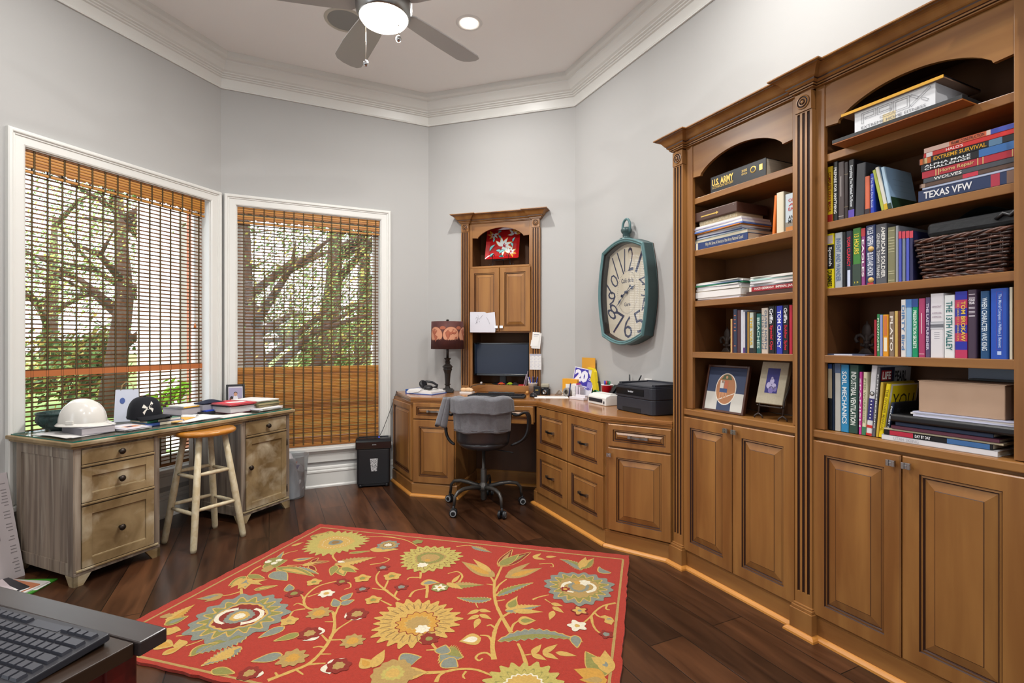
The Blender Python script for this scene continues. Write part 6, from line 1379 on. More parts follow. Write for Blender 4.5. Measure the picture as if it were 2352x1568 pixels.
# books and papers under the cap
flat_book('blue book under the green one below the black cap', 0, .21, ZD+.0003, ZD+.016, .15, '#2f4a8c', '', '#ccc', (.1, .6), 0, F=F_L @ Matrix.Translation((.40, .11, 0)) @ Matrix.Rotation(R(-4), 4, 'Z') @ Matrix.Translation((0, 0, 0)), marks=((.35, .98, '#d8ceb8'),))
flat_book('green book directly under the black cap', 0, .20, ZD+.016, ZD+.029, .15, '#1f6b50', '', '#ccc', (.1, .6), 0, F=F_L @ Matrix.Translation((.415, .12, 0)) @ Matrix.Rotation(R(3), 4, 'Z'), marks=((.3, .98, '#dcd3bd'),))
# cap
KX, KY, KZ = .475, .245, ZD+.0293
t = Thing('baseball_cap', 'black baseball cap with a white interlocking emblem on the books', 'hat', F_L @ Matrix.Translation((KX, KY, 0)) @ Matrix.Rotation(R(-84), 4, 'Z'), (0, 0, KZ))
M_CAP = mat('black_cap_cloth', '#17181d', .75, spec=.25, bump=(500, .25))
def capf(i, j):
    a = 2*pi*i; t_ = j*pi/2; z = .125*sin(t_)**.9
    return (.092*cos(a)*cos(t_)**.62, .082*sin(a)*cos(t_)**.62, KZ+.004+z)
t.part('crown', MB().grid(capf, 60, 20), M_CAP)
t.part('button', MB().ell((0, 0, KZ+.131), .008, .008, .004, 12, 6), M_CAP)
def bill(i, j):
    a = R(-72)+R(144)*i; r = j*(.092*cos(a*1.02)**.6 if cos(a) > 0 else 0)
    x = .088*cos(a)+r*1.0; y = .08*sin(a)*(1+.06*j); return (x, y, KZ+.016-.022*j**1.5+.024*(1-(y/.085)**2)*(.3+.7*j))
t.part('bill', MB().grid(bill, 30, 8), M_CAP, solid=.004)
t.part('strap', MB().tube([(-.088*cos(R(q)), .08*sin(R(q)), KZ+.012) for q in range(-40, 41, 8)], .007, 8), M_CAP)
el = MB()
def capmap(u, v, lift=.0012):
    # emblem painted on the crown front: u across, v up
    a = R(-8)+u; z = KZ+.068+v; s = min(max((z-KZ-.004)/.125, 0), 1)**(1/.9); t_ = math.asin(min(s, 1)); c = cos(t_)**.62
    return ((.092+lift)*cos(a)*c, (.082+lift)*sin(a)*c, z)
for g in (1, -1):
    for P in ([(.05, .004), (.20, .018), (.31, .026), (.42, .012), (.26, .006), (.05, -.0015)], [(.05, .0015), (.24, -.004), (.36, -.012), (.26, -.027), (.17, -.012), (.05, -.004)]):
        Q = [capmap(g*u*.9-R(20), v*1.15+.012*g*u*2) for u, v in P]; Q = Q if g > 0 else Q[::-1]; el.add(Q, [tuple(range(len(Q)))], 0)
rq = [capmap(.1*cos(2*pi*k/20)*(1)-R(20), .0065*sin(2*pi*k/20)) for k in range(20)]; el.tube(rq, .0012, 5, 0, closed=True)
t.part('emblem', el, C('#d9d4c9'), label='white crossed emblem')
# loose papers
sheets('white papers fanned out at the near left corner of the weathered desk', F_L, .03, .18, .10, .42, ZD+.0002, [(.0006, None, 4), (.0006, '#cfcbc6', -3), (.0006, None, 8)])
sheets('glossy magazine and leaflets between the hard hat and the cap', F_L, .255, .40, .05, .26, ZD+.0002, [(.002, '#2c2e36', 2), (.003, None, -1), (.003, '#3a3b42', 3), (.002, '#c9c3cc', 0)])
solo('photo_leaflet', 'leaflet with a warm picture lying on the magazines before the cap', 'leaflet', MB().box(.285, .385, .09, .2, ZD+.0104, ZD+.0112, 0).box(.30, .375, .105, .165, ZD+.0112, ZD+.0115, 1).box(.31, .34, .12, .15, ZD+.0115, ZD+.0117, 2), [M_PAPER, C('#c98a6a'), C('#2e3350')], F_L, (.33, .15, ZD+.0104))
t = Thing('ring_binder', 'thick grey bound document with papers on top behind the cap', 'binder', F_L, (.88, .46, ZD))
t.part('cover', MB().box(.76, 1.0, .34, .53, ZD+.0003, ZD+.004).box(.76, 1.0, .34, .53, ZD+.042, ZD+.045), C('#55525a')); t.part('pages', MB().box(.763, .997, .342, .528, ZD+.004, ZD+.042), mat('grey_pages', ''))
solo('pencil', 'yellow pencil lying on the grey document behind the cap', 'pencil', MB().cyl((.78, .345, ZD+.05), (.95, .36, ZD+.05), .0045, n=6).cyl((.95, .36, ZD+.05), (.965, .3613, ZD+.05), .0045, .0005, n=6, m=1), [C('#d69a1e'), C('#caa57a')], F_L, (.86, .35, ZD+.046))
sheets('sheaf of paper on the grey document behind the cap', F_L, .79, .99, .37, .52, ZD+.0455, [(.008, '#ddd6cc', 3), (.003, None, -4)])
t = Thing('envelope', 'long yellow envelope on the papers in the middle of the weathered desk', 'envelope', F_L @ Matrix.Translation((.62, .15, 0)) @ Matrix.Rotation(R(28), 4, 'Z'), (0, 0, ZD+.006))
t.part('body', MB().box(-.10, .10, -.04, .05, ZD+.0062, ZD+.0085), C('#d8a23a', .6)); t.part('curled_paper', MB().grid(lambda i, j: (.1+.045*i, -.04+.09*j, ZD+.0085+.012*sin(pi*i)), 8, 4), M_PAPER, solid=.001)
sheets('white papers spread at the middle front edge of the weathered desk', F_L, .56, .86, .05, .29, ZD+.0002, [(.001, None, 3), (.0012, '#cfd3dc', -5), (.001, None, 9), (.0008, '#e2ded8', -2), (.0008, None, 12)])
t = Thing('pencil_case', 'navy cloth case lying left of the red binder', 'pencil case', F_L, (.93, .36, ZD))
t.part('body', MB().grid(lambda i, j: (.90+.16*i, .33+.09*j, ZD+.062+.018*sin(pi*i)*sin(pi*j)), 12, 8), C('#1c2236', .8), solid=.008)
solo('stapled_report', 'dark folder and blue card lying under the navy case', 'folder', MB().box(.87, 1.03, .29, .42, ZD+.0003, ZD+.012, 0).box(.90, 1.0, .30, .37, ZD+.012, ZD+.02, 1).box(.89, 1.05, .32, .43, ZD+.02, ZD+.054, 2), [C('#2b2c33'), C('#2a49b8'), C('#8f8c94')], F_L, (.95, .35, ZD))
# red binder pile
FRB = F_L @ Matrix.Translation((.95, .13, 0)) @ Matrix.Rotation(R(-3), 4, 'Z')
t = Thing('notebook', 'wine red edged stack of notebook paper under the red folder', 'notebook', FRB, (.12, .14, ZD+.001))
t.part('cover', MB().box(0, .25, 0, .27, ZD+.001, ZD+.004), C('#5b1f2e')); t.part('page_block', MB().box(.002, .246, .004, .266, ZD+.004, ZD+.044), mat('white_pages', '#d6d1d1', .8, noise=('#aaa5a8', (3, 3, 330), 2, .8)))
t = Thing('spiral_notebook', 'black spiral notebook between the white pages and the red folder', 'notebook', FRB, (.12, .14, ZD+.0443))
t.part('cover', MB().box(-.006, .24, .01, .272, ZD+.0445, ZD+.052), C('#1d1e25')); t.part('spiral', MB().tube([(-.008+.005*cos(i*1.1), .02+.25*i/150, ZD+.049+.006*sin(i*1.1)) for i in range(151)], .0011, 4), M_BLACK)
t = Thing('folder', 'bright red paper folder with a white slip on top of the pile', 'folder', FRB, (.12, .14, ZD+.0523))
t.part('cover', MB().box(-.004, .255, -.012, .262, ZD+.0525, ZD+.0555).box(.0, .255, -.012, .262, ZD+.060, ZD+.0625).box(-.004, .255, .258, .262, ZD+.0555, ZD+.0605), C('#c4303c', .55)); t.part('inner_papers', MB().box(.004, .25, -.006, .255, ZD+.0556, ZD+.0599), M_PAPER)
t.part('slip', MB().add([(.05, .09, ZD+.0629), (.15, .05, ZD+.0629), (.17, .12, ZD+.0629), (.07, .16, ZD+.0629)], [(0, 1, 2, 3)]), M_PAPER)
sheets('tan folders under the white sheets at the right end of the weathered desk', F_L, 1.13, 1.32, .09, .36, ZD+.021, [(.012, '#8f8260', 3), (.004, '#57523c', -2), (.010, '#a3956f', 1), (.006, '#6e7458', -3), (.005, '#3a3f33', 2), (.006, '#b7ad98', -1), (.004, None, 4)], 'folder', 'folders')
sheets('white letters under the tan folders at the right end of the weathered desk', F_L, 1.10, 1.30, .04, .34, ZD+.0003, [(.005, '#8b867c', 0), (.006, None, 4), (.003, '#c9cad6', -5), (.004, None, 8)])
sheets('white pages on the front edge below the red binder pile', F_L, .80, 1.02, .01, .12, ZD+.0003, [(.001, None, 1), (.001, '#dcd6cc', -4)])
FPF = F_L @ Matrix.Translation((1.285, .5, ZD)) @ Matrix.Rotation(R(-36), 4, 'Z') @ Matrix.Rotation(R(-10), 4, 'X')
t = Thing('picture_frame', 'small black frame with a photo of a child at the back of the weathered desk', 'picture', FPF, (0, 0, 0))
w, h = .125, .16
t.part('frame', MB().box(-w/2, -w/2+.014, 0, .014, 0, h).box(w/2-.014, w/2, 0, .014, 0, h).box(-w/2+.014, w/2-.014, 0, .014, 0, .014).box(-w/2+.014, w/2-.014, 0, .014, h-.014, h), M_BLACK, bevel=.002)
ph = MB().box(-w/2+.014, w/2-.014, .006, .01, .014, h-.014, 0).box(-w/2+.018, w/2-.018, .0055, .007, .02, h-.026, 1)
ph.box(-.04, -.012, .0053, .006, .02, .06, 4); ph.box(.014, .036, .0053, .006, .02, .055, 4)
disc(ph, 0, .05, .016, .03, .0052, 2); disc(ph, 0, .085, .012, .014, .005, 3); disc(ph, 0, .092, .013, .012, .0051, 5); disc(ph, -.026, .062, .01, .01, .005, 5)
t.part('photograph', ph, [C('#cfcbd2'), C('#9c95b0'), C('#d6d2d8'), C('#b98a70'), C('#7a4a34'), C('#1f1a1c')], label='photo of a dark-haired child in white')

# ------------------------------------------------------------------ things on the corner desk
ZW = .7603
def F_at(F, x, y, deg=0): return F @ Matrix.Translation((x, y, 0)) @ Matrix.Rotation(R(deg), 4, 'Z')
# lamp
LXY = (.262, -.165)
t = Thing('table_lamp', 'black baluster table lamp with an old world map drum shade left of the hutch', 'lamp', F_at(F_C, LXY[0], LXY[1], 20), (0, 0, ZW))
M_LB = mat('black_lamp', '#14110f', .42, noise=('#241a14', (30, 30, 30), 3, .6))
sq = MB()
t.part('base', MB().box(-.053, .053, -.053, .053, ZW, ZW+.02).box(-.042, .042, -.042, .042, ZW+.02, ZW+.032), M_LB, bevel=.004)
def octa(prof):
    m = MB(); m.lathe([(r, ZW+z) for r, z in prof], (0, 0, 0), 8, 0, smooth=False); return m
t.part('baluster', octa([(.026, .032), (.022, .04), (.018, .055), (.02, .062), (.026, .066), (.026, .07), (.02, .074), (.021, .09), (.026, .16), (.034, .185), (.04, .192), (.036, .197), (.036, .208), (.044, .213), (.042, .222), (.03, .232), (.02, .243), (.022, .252), (.024, .258), (.018, .266), (.02, .274), (.028, .285), (.03, .291), (.012, .293)]), M_LB)
t.part('stem', MB().cyl((0, 0, ZW+.29), (0, 0, ZW+.40), .011, n=14), M_LB)
zs0, zs1, sr = ZW+.368, ZW+.6, .138
t.part('shade', MB().lathe([(sr+.001, zs0), (sr-.003, zs1)], (0, 0, 0), 64), mat('map_shade', '#5a2a22', .7, noise=('#36161a', (14, 14, 8), 5, .6)), solid=.002)
mp = MB()
def onshade(a, z, lift): r = sr-.001+lift; return (r*cos(a), r*sin(a), z)
MC = [C('#c58a6c', .75), C('#7a3f30', .75), C('#a35c44', .75), C('#6b3524', .75)]
zc = (zs0+zs1)/2; hh = .068
def poldisc(mp, a0, s, l, m, rx=hh, rz=hh, zoff=0):
    o = [onshade(a0, zc+zoff, l)]; F = []
    for q in range(1, 6):
        o += [onshade(a0+rx*s*q/5*cos(2*pi*i/36)/sr, zc+zoff+rz*s*q/5*sin(2*pi*i/36), l) for i in range(36)]
        for i in range(36):
            b = 1+(q-1)*36; c_ = b-36
            F.append((0, b+i, b+(i+1) % 36) if q == 1 else (c_+i, b+i, b+(i+1) % 36, c_+(i+1) % 36))
    mp.add(o, F, m)
for k in range(4):
    a0 = R(-132+59*k)
    ring_ = lambda s, l: [onshade(a0+hh*s*cos(2*pi*i/36)/sr, zc+hh*s*sin(2*pi*i/36), l) for i in range(36)]
    poldisc(mp, a0, 1.06, .0012, 3); poldisc(mp, a0, 1, .0016, 0)
    shp = [[(-.55, .62), (-.1, .75), (.3, .55), (.15, .3), (-.05, .25), (-.1, .05), (.1, -.02), (.35, -.2), (.2, -.5), (.05, -.85), (-.05, -.5), (-.2, -.15), (-.3, .1), (-.5, .35)]] if k % 2 == 0 else [[(-.7, .3), (-.4, .6), (.3, .7), (.75, .45), (.6, .2), (.4, .1), (.2, .25), (0, .05), (-.15, .2), (-.25, .1), (-.2, -.2), (-.4, -.55), (-.6, -.1)], [(.5, -.25), (.8, -.2), (.7, -.45), (.45, -.4)]]
    for S_ in shp:
        n_ = len(S_); gx = sum(p[0] for p in S_)/n_; gy = sum(p[1] for p in S_)/n_; Q = [onshade(a0+hh*gx/sr, zc+hh*gy, .002)]; F_ = []
        for q in range(1, 5):
            Q += [onshade(a0+hh*(gx+(x-gx)*q/4)/sr, zc+hh*(gy+(y-gy)*q/4), .002) for x, y in S_]; b = 1+(q-1)*n_
            F_ += [((0, b+i, b+(i+1) % n_) if q == 1 else (b-n_+i, b+i, b+(i+1) % n_, b-n_+(i+1) % n_)) for i in range(n_)]
        mp.add(Q, F_, 2)
        mp.tube([onshade(a0+hh*x/sr, zc+hh*y, .0024) for x, y in S_], .0011, 4, 1, closed=True)
    for sg in (1, -1): poldisc(mp, a0+R(29.5), 1, .0014, 2, .026, .014, sg*.06)
t.part('map_print', mp, MC, label='two pale hemispheres of an old map')
t.part('finial', MB().lathe([(.004, zs1-.01), (.004, zs1+.004), (.012, zs1+.008), (.013, zs1+.014), (.006, zs1+.02), (0, zs1+.021)], (0, 0, 0), 14), M_LB)
t.part('harp', MB().tube([(-.03, 0, ZW+.39), (-.045, 0, ZW+.46), (0, 0, zs1-.004), (.045, 0, ZW+.46), (.03, 0, ZW+.39)], .002, 6), M_STEEL)
# binder, papers and headphones
FB_ = F_at(F_K, -.02, .29, -14)
t = Thing('ring_binder', 'blue binder stuffed with white papers at the left end of the corner desk', 'binder', FB_, (0, 0, ZW))
t.part('cover', MB().box(-.14, .13, -.09, .11, ZW, ZW+.005).box(-.145, -.139, -.09, .11, ZW, ZW+.036), C('#1f4f9c', .4)); t.part('papers', MB().box(-.136, .12, -.086, .106, ZW+.005, ZW+.022).prism([(-.13, -.08), (.11, -.085), (.10, .10), (-.12, .105)], ZW+.022, ZW+.03, 'z').prism([(-.138, -.06), (.06, -.082), (.08, .08), (-.11, .1)], ZW+.03, ZW+.036, 'z'), M_PAPER)
t = Thing('headphones', 'black over-ear headphones lying on the papers of the blue binder', 'headphones', FB_, (0, 0, ZW+.036))
zz = ZW+.036
for x, y, tilt in ((-.05, .01, 1), (.045, -.03, 0)):
    cup = MB().lathe([(0, 0), (.024, 0), (.036, .006), (.038, .016), (.034, .026), (.022, .03), (.0, .026)], (0, 0, 0), 20)
    cup.X = None
    m = MB(); m.X = Matrix.Translation((x, y, zz+(.03 if tilt else .002))) @ Matrix.Rotation(R(62 if tilt else 8), 4, 'Y') @ Matrix.Rotation(R(10), 4, 'X')
    m.add(cup.v, cup.f, 0, True); t.part('ear_cup', m, M_BLACK)
t.part('headband', MB().tube([(-.055, .02, zz+.045), (-.05, .06, zz+.058), (.0, .085, zz+.05), (.06, .07, zz+.03), (.085, .03, zz+.018), (.06, -.02, zz+.016)], [.006, .009, .01, .01, .009, .006], 8), M_BLACK)
t.part('cable', MB().tube([(.045, -.06, zz+.004), (.02, -.088, zz+.0), (-.01, -.094, zz-.02), (-.08, -.096, zz-.03), (-.16, -.07, zz-.033)], .0017, 6), M_BLACK)
solo('lamp_cord', 'thin black cord running on the desk past the lamp foot', 'cord', MB().tube([tuple(F_K @ Vector(p)) for p in ((-.0, .42, ZW+.05), (.03, .42, ZW+.03), (.07, .415, ZW+.01), (.09, .42, ZW+.003))], .0028, 6).tube([tuple(F_K @ Vector(p)) for p in ((.25, .47, ZW+.003), (.28, .5, ZW+.025), (.31, .50, ZW+.05), (.36, .52, ZW+.064), (.42, .53, ZW+.064))], .0028, 6), M_BLACK, F_W, tuple(F_K @ Vector((.2, .46, ZW))))
# sponge on a pad
FS_ = F_at(F_K, .30, .40, -4)
solo('note_pad', 'small white note pad under the lumpy beige thing beside the keyboard', 'note pad', MB().box(-.055, .055, -.03, .035, ZW, ZW+.012), M_PAPER, FS_, (0, 0, ZW))
solo('beige_lump', 'lumpy beige foam piece lying on the small white pad', 'foam', MB().ell((-.03, 0, ZW+.028), .03, .022, .016, 14, 8).ell((.015, .003, ZW+.029), .035, .02, .017, 14, 8).ell((.04, -.004, ZW+.026), .018, .018, .014, 12, 8), mat('beige_foam', '#d9b48c', .8), FS_, (0, 0, ZW+.012))
# keyboard, mouse
FK_ = F_at(F_K, .635, .185, 0)
t = Thing('computer_keyboard', 'black curved computer keyboard on the corner desk before the monitor', 'keyboard', FK_, (0, 0, ZW))
def kb_outline(n=16):
    P = []
    for i in range(n+1): k = i/n; P.append((-.225+.45*k, -.09-.012*sin(pi*k)))
    P += [(.215, .03), (.20, .075)]
    for i in range(n+1): k = i/n; P.append((.19-.38*k, .08+.03*max(0, sin(pi*k))**2))
    P += [(-.20, .075), (-.215, .03)]
    return P
t.part('body', MB().prism(kb_outline(), ZW, ZW+.018, 'z').prism([(-.11, .085), (.11, .085), (.085, .112), (-.085, .112)], ZW+.018, ZW+.028, 'z'), M_BLACK, bevel=.004)
ky_ = MB()
for r in range(6):
    for c in range(20):
        x = -.195+.0196*c; y = -.065+.0215*r
        if r == 0 and 4 < c < 10: continue
        ky_.box(x, x+.0165, y-.004*sin(pi*(c/19)), y+.018-.004*sin(pi*(c/19)), ZW+.018, ZW+.0245)
ky_.box(-.1, -.0, -.07, -.05, ZW+.018, ZW+.0245)
t.part('keys', ky_, mat('black_keys', '#1b1c20', .35), kind=None) if False else t.part('keys', ky_, mat('black_keys', '#1b1c20', .35))
t.part('media_buttons', MB().box(-.07, -.045, .09, .1, ZW+.028, ZW+.0295).box(-.04, -.025, .09, .1, ZW+.028, ZW+.0295).box(.03, .055, .09, .1, ZW+.028, ZW+.0295), M_STEEL)
t = Thing('computer_mouse', 'black computer mouse right of the keyboard before the pen cup', 'mouse', F_at(F_K, .90, .25, 15), (0, 0, ZW))
t.part('body', MB().ell((0, 0, ZW+.008), .03, .048, .024, 20, 12), M_BLACK); t.part('wheel', MB().cyl((-.003, .03, ZW+.029), (.003, .03, ZW+.029), .006, n=12), M_STEEL)
# pen cup etc.
CPX, CPY = .85, .46
t = Thing('paper_cup', 'pale cup with printed words full of blue and black pens beside the hutch', 'cup', F_at(F_K, CPX, CPY, 0), (0, 0, ZW))
t.part('cup', MB().lathe([(0, ZW+.002), (.028, ZW+.002), (.029, ZW), (.039, ZW+.088), (.041, ZW+.09), (.039, ZW+.092), (.037, ZW+.088), (.027, ZW+.006), (0, ZW+.005)], (0, 0, 0), 28), C('#d3c8be', .6))
lt = MB()
for i, (st, w_) in enumerate((('YOUR', .026), ('DESIGN', .034), ('STORY', .03))):
    a0 = R(-112); z = ZW+.058-.016*i; r = .029+.01*(z-ZW)/.088+.0006
    for q, ch in enumerate(st):
        a = a0+(q-(len(st)-1)/2)*(w_/len(st))/r
        p = Vector((r*cos(a), r*sin(a), z)); tx_ = Vector((-sin(a), cos(a), 0)); lt.text(ch, p-tx_*.002, tx_*.0042, (0, 0, .007), 0, .02)
t.part('lettering', lt, C('#5a5450'))
PENS = [(-.02, .005, '#d8d8dc', -14, 5, 'white pen leaning left in the pale cup'), (-.008, -.012, '#1f3fae', -8, -4, 'blue pen at the front of the pale cup'), (.0, .012, '#2c3c8c', -2, 6, 'navy pen standing tallest in the pale cup'), (.012, -.006, '#16171b', 4, -5, 'black pen in the middle of the pale cup'), (.02, .006, '#27418f', 11, 3, 'blue clip pen leaning right in the pale cup')]
for x, y, col, lx, ly, lab in PENS:
    F = F_at(F_K, CPX+x*.6, CPY+y*.6) @ Matrix.Translation((0, 0, ZW+.008)) @ Matrix.Rotation(R(lx), 4, 'Y') @ Matrix.Rotation(R(-ly), 4, 'X')
    solo('pen', lab, 'pen', MB().cyl((0, 0, 0), (0, 0, .118), .004, n=10).cyl((0, 0, .118), (0, 0, .135), .0044, .003, n=10).box(-.001, .001, -.0065, -.004, .09, .128), C(col, .35), F, group='pens in the pale cup')
solo('wooden_ball', 'small wooden ball on the desk left of the pale cup', 'ball', MB().ell((0, 0, ZW+.014), .014, .014, .014, 16, 10), mat('ball_wood', '#c08a4a', .4), F_at(F_K, .812, .42), (0, 0, ZW))
t = Thing('black_box', 'small black box with gold lettering right of the pale cup', 'box', F_at(F_K, .895, .41, 8), (0, 0, ZW))
t.part('box', MB().box(-.025, .025, -.02, .02, ZW, ZW+.07), M_BLACK, bevel=.002); t.part('label', MB().box(-.012, .012, -.0206, -.02, ZW+.036, ZW+.043), C('#b39a4a'))
t = Thing('camera', 'small black camera with a round lens on the corner desk', 'camera', F_at(F_K, .965, .43, -25), (0, 0, ZW))
t.part('body', MB().box(-.035, .035, -.018, .018, ZW, ZW+.05), M_BLACK, bevel=.006); t.part('lens', MB().lathe([(.018, -.018), (.018, -.034), (.013, -.036), (.012, -.03), (0, -.03)], (.006, 0, ZW+.024), 20, axis='y'), M_STEEL); t.part('viewfinder', MB().box(-.012, .018, -.012, .012, ZW+.05, ZW+.06), M_BLACK)
t = Thing('desk_speaker', 'beige rounded gadget behind the small black camera', 'gadget', F_at(F_K, .945, .50, 0), (0, 0, ZW))
t.part('case', MB().rbox(-.035, .035, -.018, .018, ZW+.052, ZW+.085, .012, axis='z'), C('#a8a08c', .5), bevel=.008); t.part('foot', MB().box(-.03, .03, -.016, .016, ZW, ZW+.052), M_BLACK, bevel=.006)
FP3 = F_at(F_K, 1.04, .255, 12)
solo('letter', 'white sheet with a dark heading at the inner corner of the corner desk', 'paper', MB().box(-.13, .13, -.08, .09, ZW, ZW+.0012, 0).box(-.05, .1, .05, .062, ZW+.0012, ZW+.0014, 1), [M_PAPER, C('#4a4a58')], FP3, (0, 0, ZW))
rn = random.Random(11); cl = MB()
cl.grid(lambda i, j: (-.05+.1*i+.006*sin(9*j), -.03+.05*j, .001+.05*sin(pi*i)**2*(.5+.5*sin(4*j+1))*(1-.2*i)), 14, 10)
solo('clear_packaging', 'crumpled clear plastic packaging in the corner where the walls meet', 'packaging', cl, glass_mat('clear_film', (.9, .92, .9), .3, .35, (.7, .72, .68)), F_at(F_K, 1.09, .43, -20), (0, 0, -ZW+0))
for o in COL.objects:
    if o.name == 'clear_packaging': o.matrix_world = F_at(F_K, 1.09, .43, -20) @ Matrix.Translation((0, 0, ZW)); o.data.transform(Matrix.Translation((0, 0, -ZW)))
solo('pale_papers', 'small crumpled pale papers below the clear packaging', 'papers', MB().add([(-.07, -.02, ZW+.004), (.06, -.035, ZW+.002), (.08, .02, ZW+.02), (0, .035, ZW+.028), (-.06, .03, ZW+.012)], [(0, 1, 2, 3, 4)]), M_PAPER, F_at(F_K, 1.17, .40, 0), (0, 0, ZW), solid=.002)
# organiser corner under the clock
DF = lambda x, y, d=0: F_at(F_D, x, y, d)
t = Thing('cardboard_box', 'orange and white carton standing in the corner under the clock', 'box', DF(.10, -.1, 18), (0, 0, ZW))
t.part('carton', MB().box(-.075, .075, -.02, .03, ZW, ZW+.135), C('#dc9a26', .5), bevel=.001); t.part('label', MB().box(-.04, .075, -.0206, -.02, ZW+.002, ZW+.095), M_PAPER)
t = Thing('tape_roll', 'grey roll of tape standing before the orange carton', 'tape', DF(.115, -.148, 18) @ Matrix.Translation((0, 0, ZW+.034)) @ Matrix.Rotation(R(90), 4, 'X'), (0, 0, 0))
t.part('roll', MB().lathe([(.018, -.012), (.034, -.012), (.034, .012), (.018, .012), (.018, -.012)], (0, 0, 0), 32), C('#8d857c', .4)); t.part('core', MB().lathe([(.014, -.010), (.018, -.0125), (.018, .0125), (.014, .010)], (0, 0, 0), 24).lathe([(0, .002), (.014, .002)], (0, 0, 0), 24), C('#4c463f', .6))
solo('marker_pen', 'dark blue marker leaning on the white card behind the tape roll', 'pen', MB().cyl((.150, -.152, ZW+.004), (.146, -.135, ZW+.105), .005, n=10), C('#1e2a5a', .35), F_D, (.15, -.15, ZW))
t = Thing('card_box', 'white box of cards right of the tape roll', 'box', DF(.205, -.12, 20), (0, 0, ZW))
t.part('box', MB().box(-.03, .03, -.012, .012, ZW, ZW+.105), M_PAPER, bevel=.001); m = MB()
for i in range(7): m.box(-.024, .02, -.0125, -.012, ZW+.02+.011*i, ZW+.022+.011*i)
t.part('print', m, C('#aaa6b8'))
t = Thing('acrylic_holder', 'clear acrylic holder with papers beside the white box of cards', 'holder', DF(.262, -.115, 20), (0, 0, ZW))
t.part('walls', MB().box(-.03, -.028, -.03, .03, ZW, ZW+.09).box(-.006, -.004, -.03, .03, ZW, ZW+.075).box(.018, .02, -.03, .03, ZW, ZW+.06).box(-.03, .03, -.03, .03, ZW, ZW+.002), glass_mat('acrylic', (.95, .95, .97), .25, .15, (.8, .8, .84)))
t.part('papers', MB().box(-.026, -.010, -.026, .026, ZW+.003, ZW+.10).box(-.002, .012, -.026, .026, ZW+.003, ZW+.085), C('#cbbfcb', .6)); t.part('pink_tab', MB().box(-.024, -.018, -.027, .02, ZW+.10, ZW+.112), C('#c23a7a'))
FM = F_D @ Matrix.Translation((.205, -.08, ZW+.04)) @ Matrix.Rotation(R(10), 4, 'Z') @ Matrix.Rotation(R(-9), 4, 'X') @ Matrix.Rotation(R(6), 4, 'Y')
t = Thing('discount_mailer', 'purple and white discount mailer leaning under the clock', 'flyer', FM, (0, 0, 0))
m = MB().box(-.115, .115, 0, .002, -.02, .185, 0).box(-.108, .108, -.0006, .001, .02, .178, 1)
m.text('20', (-.10, -.001, .075), (.15, 0, 0), (0, 0, .095), 0, .07).text('%', (.06, -.001, .13), (.042, 0, 0), (0, 0, .045), 0, .05).text('OFF', (.062, -.001, .10), (.038, 0, 0), (0, 0, .02), 0, .04).box(.056, .106, -.0011, .001, .03, .09, 2).box(-.108, .108, -.0008, .001, .02, .05, 0).text('BEYOND', (-.02, -.001, .026), (.11, 0, 0), (0, 0, .018), 1, .03)
t.part('sheet', m, [C('#dddbe4'), C('#3d3499'), C('#8a84c4')])
solo('magazine_file', 'dark file block behind the discount mailer', 'file', MB().box(.14, .36, -.03, -.006, ZW, ZW+.13), C('#2b2b33'), F_D, (.27, -.03, ZW))
solo('envelope', 'mustard envelope standing tallest behind the discount mailer', 'envelope', MB().box(.135, .315, -.022, -.019, ZW+.13, ZW+.305).box(.135, .315, -.0225, -.018, ZW+.255, ZW+.257), C('#d69a33', .6), F_D, (.22, -.02, ZW+.13))
t = Thing('folder', 'yellow folder bulging at the right of the discount mailer', 'folder', F_D @ Matrix.Translation((-.045, 0, 0)), (.38, -.03, ZW))
t.part('cover', MB().prism([(.335, ZW+.13), (.342, ZW+.13), (.40, ZW+.01), (.425, ZW+.002), (.425, ZW+.012), (.39, ZW+.20), (.37, ZW+.225), (.30, ZW+.232), (.30, ZW+.22), (.36, ZW+.214)], -.05, -.024, 'y'), C('#dcc21f', .5)); t.part('papers', MB().box(.31, .372, -.046, -.03, ZW+.13, ZW+.218), M_PAPER)
solo('white_carton', 'low white carton on the desk before the acrylic holder', 'box', MB().box(-.075, .075, -.022, .022, ZW, ZW+.018, 0).box(-.03, .07, .0, .03, ZW+.018, ZW+.034, 0), [C('#d9d3d8')], DF(.335, -.185, 12), (0, 0, ZW), bevel=.002)
solo('green_cloth', 'green cloth tip sticking out behind the white scanner', 'cloth', MB().grid(lambda i, j: (.38+.09*i, -.10+.05*j, ZW+.03+.045*sin(pi*i*.8+.2)*(1-.3*j)), 10, 6), C('#1f7a4a', .7), F_D, (.4, -.08, ZW+.03), solid=.003)
t = Thing('red_cup', 'red plastic cup of markers behind the white scanner', 'cup', DF(.515, -.055), (0, 0, ZW))
t.part('cup', MB().lathe([(0, ZW+.002), (.028, ZW), (.030, ZW+.03), (.033, ZW+.032), (.036, ZW+.07), (.038, ZW+.072), (.042, ZW+.116), (.044, ZW+.119), (.041, ZW+.12), (.038, ZW+.1), (.028, ZW+.01), (0, ZW+.008)], (0, 0, 0), 28), C('#b3141f', .25)); t.part('white_lip', MB().lathe([(.0425, ZW+.116), (.0445, ZW+.119), (.0405, ZW+.121), (.039, ZW+.112)], (0, 0, 0), 28), C('#dcd8d6'))
